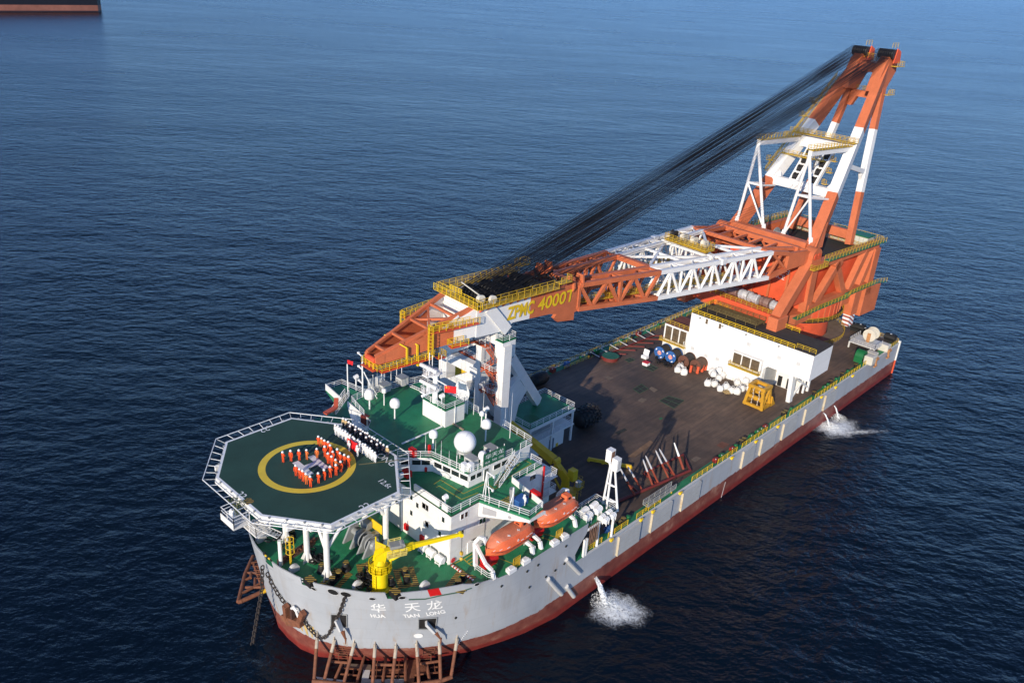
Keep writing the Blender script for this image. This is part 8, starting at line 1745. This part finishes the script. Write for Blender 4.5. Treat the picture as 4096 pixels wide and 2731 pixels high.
# ================================================================== WATER JETS AND FOAM
def foam_mat(name, scale, cov):
    m = bpy.data.materials.new(name); m.use_nodes = True; t = m.node_tree; n = t.nodes; l = t.links; p = n['Principled BSDF']; p.inputs['Base Color'].default_value = (.82,.86,.87,1); p.inputs['Roughness'].default_value = .6
    tc = n.new('ShaderNodeTexCoord'); nz = n.new('ShaderNodeTexNoise'); nz.inputs['Scale'].default_value = scale; nz.inputs['Detail'].default_value = 6; nz.inputs['Roughness'].default_value = .7; nz.inputs['Distortion'].default_value = 1.6
    at_ = n.new('ShaderNodeAttribute'); at_.attribute_name = 'cover'
    l.new(tc.outputs['Object'], nz.inputs['Vector'])
    n2 = n.new('ShaderNodeTexNoise'); n2.inputs['Scale'].default_value = scale*3.2; n2.inputs['Detail'].default_value = 5; n2.inputs['Roughness'].default_value = .6; n2.inputs['Distortion'].default_value = 2.2; l.new(tc.outputs['Object'], n2.inputs['Vector'])
    def mth(op, a_, b_=None, c_=None):
        q = n.new('ShaderNodeMath'); q.operation = op
        for i, v in enumerate((a_, b_, c_)):
            if v is None: continue
            if hasattr(v, 'is_linked'): l.new(v, q.inputs[i])
            else: q.inputs[i].default_value = v
        return q.outputs[0]
    vein = mth('SUBTRACT', 1., mth('MULTIPLY', mth('ABSOLUTE', mth('SUBTRACT', n2.outputs[0], .5)), 7.))
    s3 = n.new('ShaderNodeMath'); s3.operation = 'ADD'; l.new(mth('MULTIPLY_ADD', vein, .55, mth('MULTIPLY', nz.outputs[0], .9)), s3.inputs[0]); l.new(mth('MULTIPLY', at_.outputs['Fac'], cov), s3.inputs[1])
    mr = n.new('ShaderNodeMapRange'); mr.inputs[1].default_value = 1.05; mr.inputs[2].default_value = 1.55; mr.inputs[3].default_value = 0; mr.inputs[4].default_value = 1; l.new(s3.outputs[0], mr.inputs[0])
    l.new(mr.outputs[0], p.inputs['Alpha']); return m
FOAM = foam_mat('sea_foam', .8, .85)
def foam(c, rx, ry, ang, label, fn=None, n=40, k=14, z=.05):
    mb = MB(); rows = []; cov = []
    for i in range(k+1):
        u = i/k; row = []
        for j in range(n):
            t_ = 2*math.pi*j/n; w = 1+.10*math.sin(3*t_+1)+.07*math.sin(7*t_); x, y = rx*u*w*math.cos(t_), ry*u*w*math.sin(t_)
            row.append(Vector((c[0]+x*math.cos(ang)-y*math.sin(ang),c[1]+x*math.sin(ang)+y*math.cos(ang),z+.16*(1-u)*random.random()+.05*math.sin(u*9)))); cov.append(max(0,1-u**1.6)*(1 if fn is None else fn(x/rx,y/ry)))
        rows.append(row)
    vs = [p for r_ in rows for p in r_]; mb.add(vs,[(i*n+j,i*n+(j+1)%n,(i+1)*n+(j+1)%n,(i+1)*n+j) for i in range(k) for j in range(n)]); o = mb.build('foam_patch', FOAM, None, smooth=True, kind='stuff'); at_ = o.data.attributes.new('cover','FLOAT','POINT'); at_.data.foreach_set('value', cov); o['label'] = label; o['category'] = 'foam'; return o
f1 = P(11,455,400,z=0); foam((f1.x,f1.y),5.0,5.4,R(42),'round patch of white foam where the nearest water jet hits the sea')
f2 = P(9,1700,1200,z=0); foam((f2.x,f2.y),7.4,5.0,R(-20),'white foam patch below the two far water jets'); f3 = P(9,1900,1235,z=0); foam((f3.x,f3.y),8.5,1.6,R(-38),'streak of thin foam drifting away from the far water jets',fn=lambda x,y:.55)
JETM = mat('falling_water',(.80,.84,.86),.5,.08,scale=3,bump=.8)
def jet_alpha(m):
    t = m.node_tree; n = t.nodes; l = t.links; tc = n.new('ShaderNodeTexCoord'); mp = n.new('ShaderNodeMapping'); mp.inputs['Scale'].default_value = (5,5,.9); z = n.new('ShaderNodeTexNoise'); z.inputs['Scale'].default_value = 1; z.inputs['Detail'].default_value = 5
    l.new(tc.outputs['Object'], mp.inputs[0]); l.new(mp.outputs[0], z.inputs['Vector']); mr = n.new('ShaderNodeMapRange'); mr.inputs[1].default_value = .36; mr.inputs[2].default_value = .56; l.new(z.outputs[0], mr.inputs[0]); l.new(mr.outputs[0], n['Principled BSDF'].inputs['Alpha'])
jet_alpha(JETM)
def spray(c, rad, h, n_, label):
    mb = MB()
    for i in range(n_):
        t_ = random.random()*2*math.pi; q = random.random()**.7; x, y = c[0]+rad*q*math.cos(t_), c[1]+rad*q*math.sin(t_); z = .06+h*random.random()**2.2*(1-q*.8); r_ = random.uniform(.03,.10)*(1.2-q*.6)
        mb.add([(x-r_,y-r_,z),(x+r_,y-r_*.3,z),(x,y+r_,z),(x,y,z+r_*1.6)],[(0,1,2),(0,1,3),(1,2,3),(2,0,3)])
    o = mb.build('water_spray', FOAMD, None, kind='stuff'); o['label'] = label; o['category'] = 'spray'
FOAMD = mat('spray_white',(.84,.87,.88),.6,.03)
def jet(p, q, r0_, r1_, label, group):
    mb = MB(); n_ = 12; k = 10; rows = []; p, q = Vector(p), Vector(q)
    for i in range(n_+1):
        u = i/n_; c = Vector((p.x+(q.x-p.x)*u, p.y+(q.y-p.y)*u, p.z+(q.z-p.z)*(u**1.8*.8+u*.2))); rr = r0_+(r1_-r0_)*u
        rows.append([c+Vector((rr*math.cos(2*math.pi*j/k)*random.uniform(.75,1.2),rr*math.sin(2*math.pi*j/k)*random.uniform(.75,1.2),random.uniform(-.1,.1))) for j in range(k)])
    vs = [v for r_ in rows for v in r_]; mb.add(vs,[(i*k+j,i*k+(j+1)%k,(i+1)*k+(j+1)%k,(i+1)*k+j) for i in range(n_) for j in range(k)]); return tag(mb.build('water_jet', JETM, smooth=True),label,'water jet',group)
j0 = shell_pt(11,305,180,.0); jet(j0,P(11,375,350,z=.1),.35,.75,'thick white water jet pouring from the hull beside the round foam patch',None) if False else None
def jet1(k,a,b,c_,d_,r0_,r1_,label,group=None):
    a_ = shell_pt(k,a,b,.0); e = P(k,c_,d_,z=.1); o = jet(a_,e,r0_,r1_,label,group)
    if group is None and 'group' in o: del o['group']
e1 = P(11,375,350,z=0); spray((e1.x,e1.y),2.6,1.3,900,'fine spray thrown up where the thick water jet hits the sea'); e2 = P(9,1645,1190,z=0); spray((e2.x,e2.y),2.2,1.2,600,'fine spray at the foot of the thin far jet toward the bow'); e3 = P(9,1718,1118,z=0); spray((e3.x,e3.y),2.0,1.1,500,'fine spray at the foot of the thin far jet toward the stern')
jet1(11,305,180,370,345,.32,.62,'thick white water jet pouring from the hull into the round foam patch'); jet1(9,1590,1070,1640,1185,.13,.26,'thin water jet from the hull falling into the far foam, toward the bow'); jet1(9,1680,1008,1715,1115,.13,.24,'thin water jet from the hull falling into the far foam, toward the stern')
# ================================================================== DISTANT SHIP
dp = P(0,243,29,z=0); dq = P(0,0,29,z=0); dd = (dq-dp).normalized(); dn = Vector((-dd.y,dd.x,0)); dn = dn if dn.dot(CP-dp) > 0 else -dn
Lc, Bc = 250., 40.; fbz = dp+Vector((0,0,0))
ds = thing('distant_tanker', 'far dark hulled cargo ship with a red brown boot topping at the edge of view', 'ship', (dp.x,dp.y,0)); 
def dl(s_, t_, z): q = dp+dd*s_-dn*t_; return (q.x,q.y,z)
def dship(z0, z1, m_, nm, inset=0):
    mb = MB(); pr = [(0,Bc*.28),(0,Bc*.72),(10,Bc),(200,Bc),(245,Bc*.6),(250,Bc*.5),(245,Bc*.4),(200,0),(10,0)]
    n_ = len(pr); mb.add([dl(a,b,z0) for a,b in pr]+[dl(a,b,z1) for a,b in pr],[tuple(range(n_)),tuple(range(n_,2*n_))]+[(i,(i+1)%n_,n_+(i+1)%n_,n_+i) for i in range(n_)]); mb.build(nm, m_, ds)
dship(-2,2.,mat('far_dark_boot',(.05,.03,.035),.6),'boot_stripe'); dship(2.,9,mat('far_red_brown',(.45,.17,.11),.7,.3,scale=.05),'red_hull'); dship(9,17,mat('far_black_hull',(.02,.02,.028),.6),'black_hull')
mb = MB(); mb.prism([dl(a,b,0)[:2] for a,b in ((205,10),(205,30),(232,30),(232,10))],17,40); mb.build('deckhouse', WHITE, ds)
mb = MB(); 
for i in range(30): mb.beam(dl(3+i*7,.3,17),dl(3+i*7,.3,18.3),.25)
mb.beam(dl(2,.3,18.3),dl(210,.3,18.3),.25); mb.build('rail', WHITE2, ds)
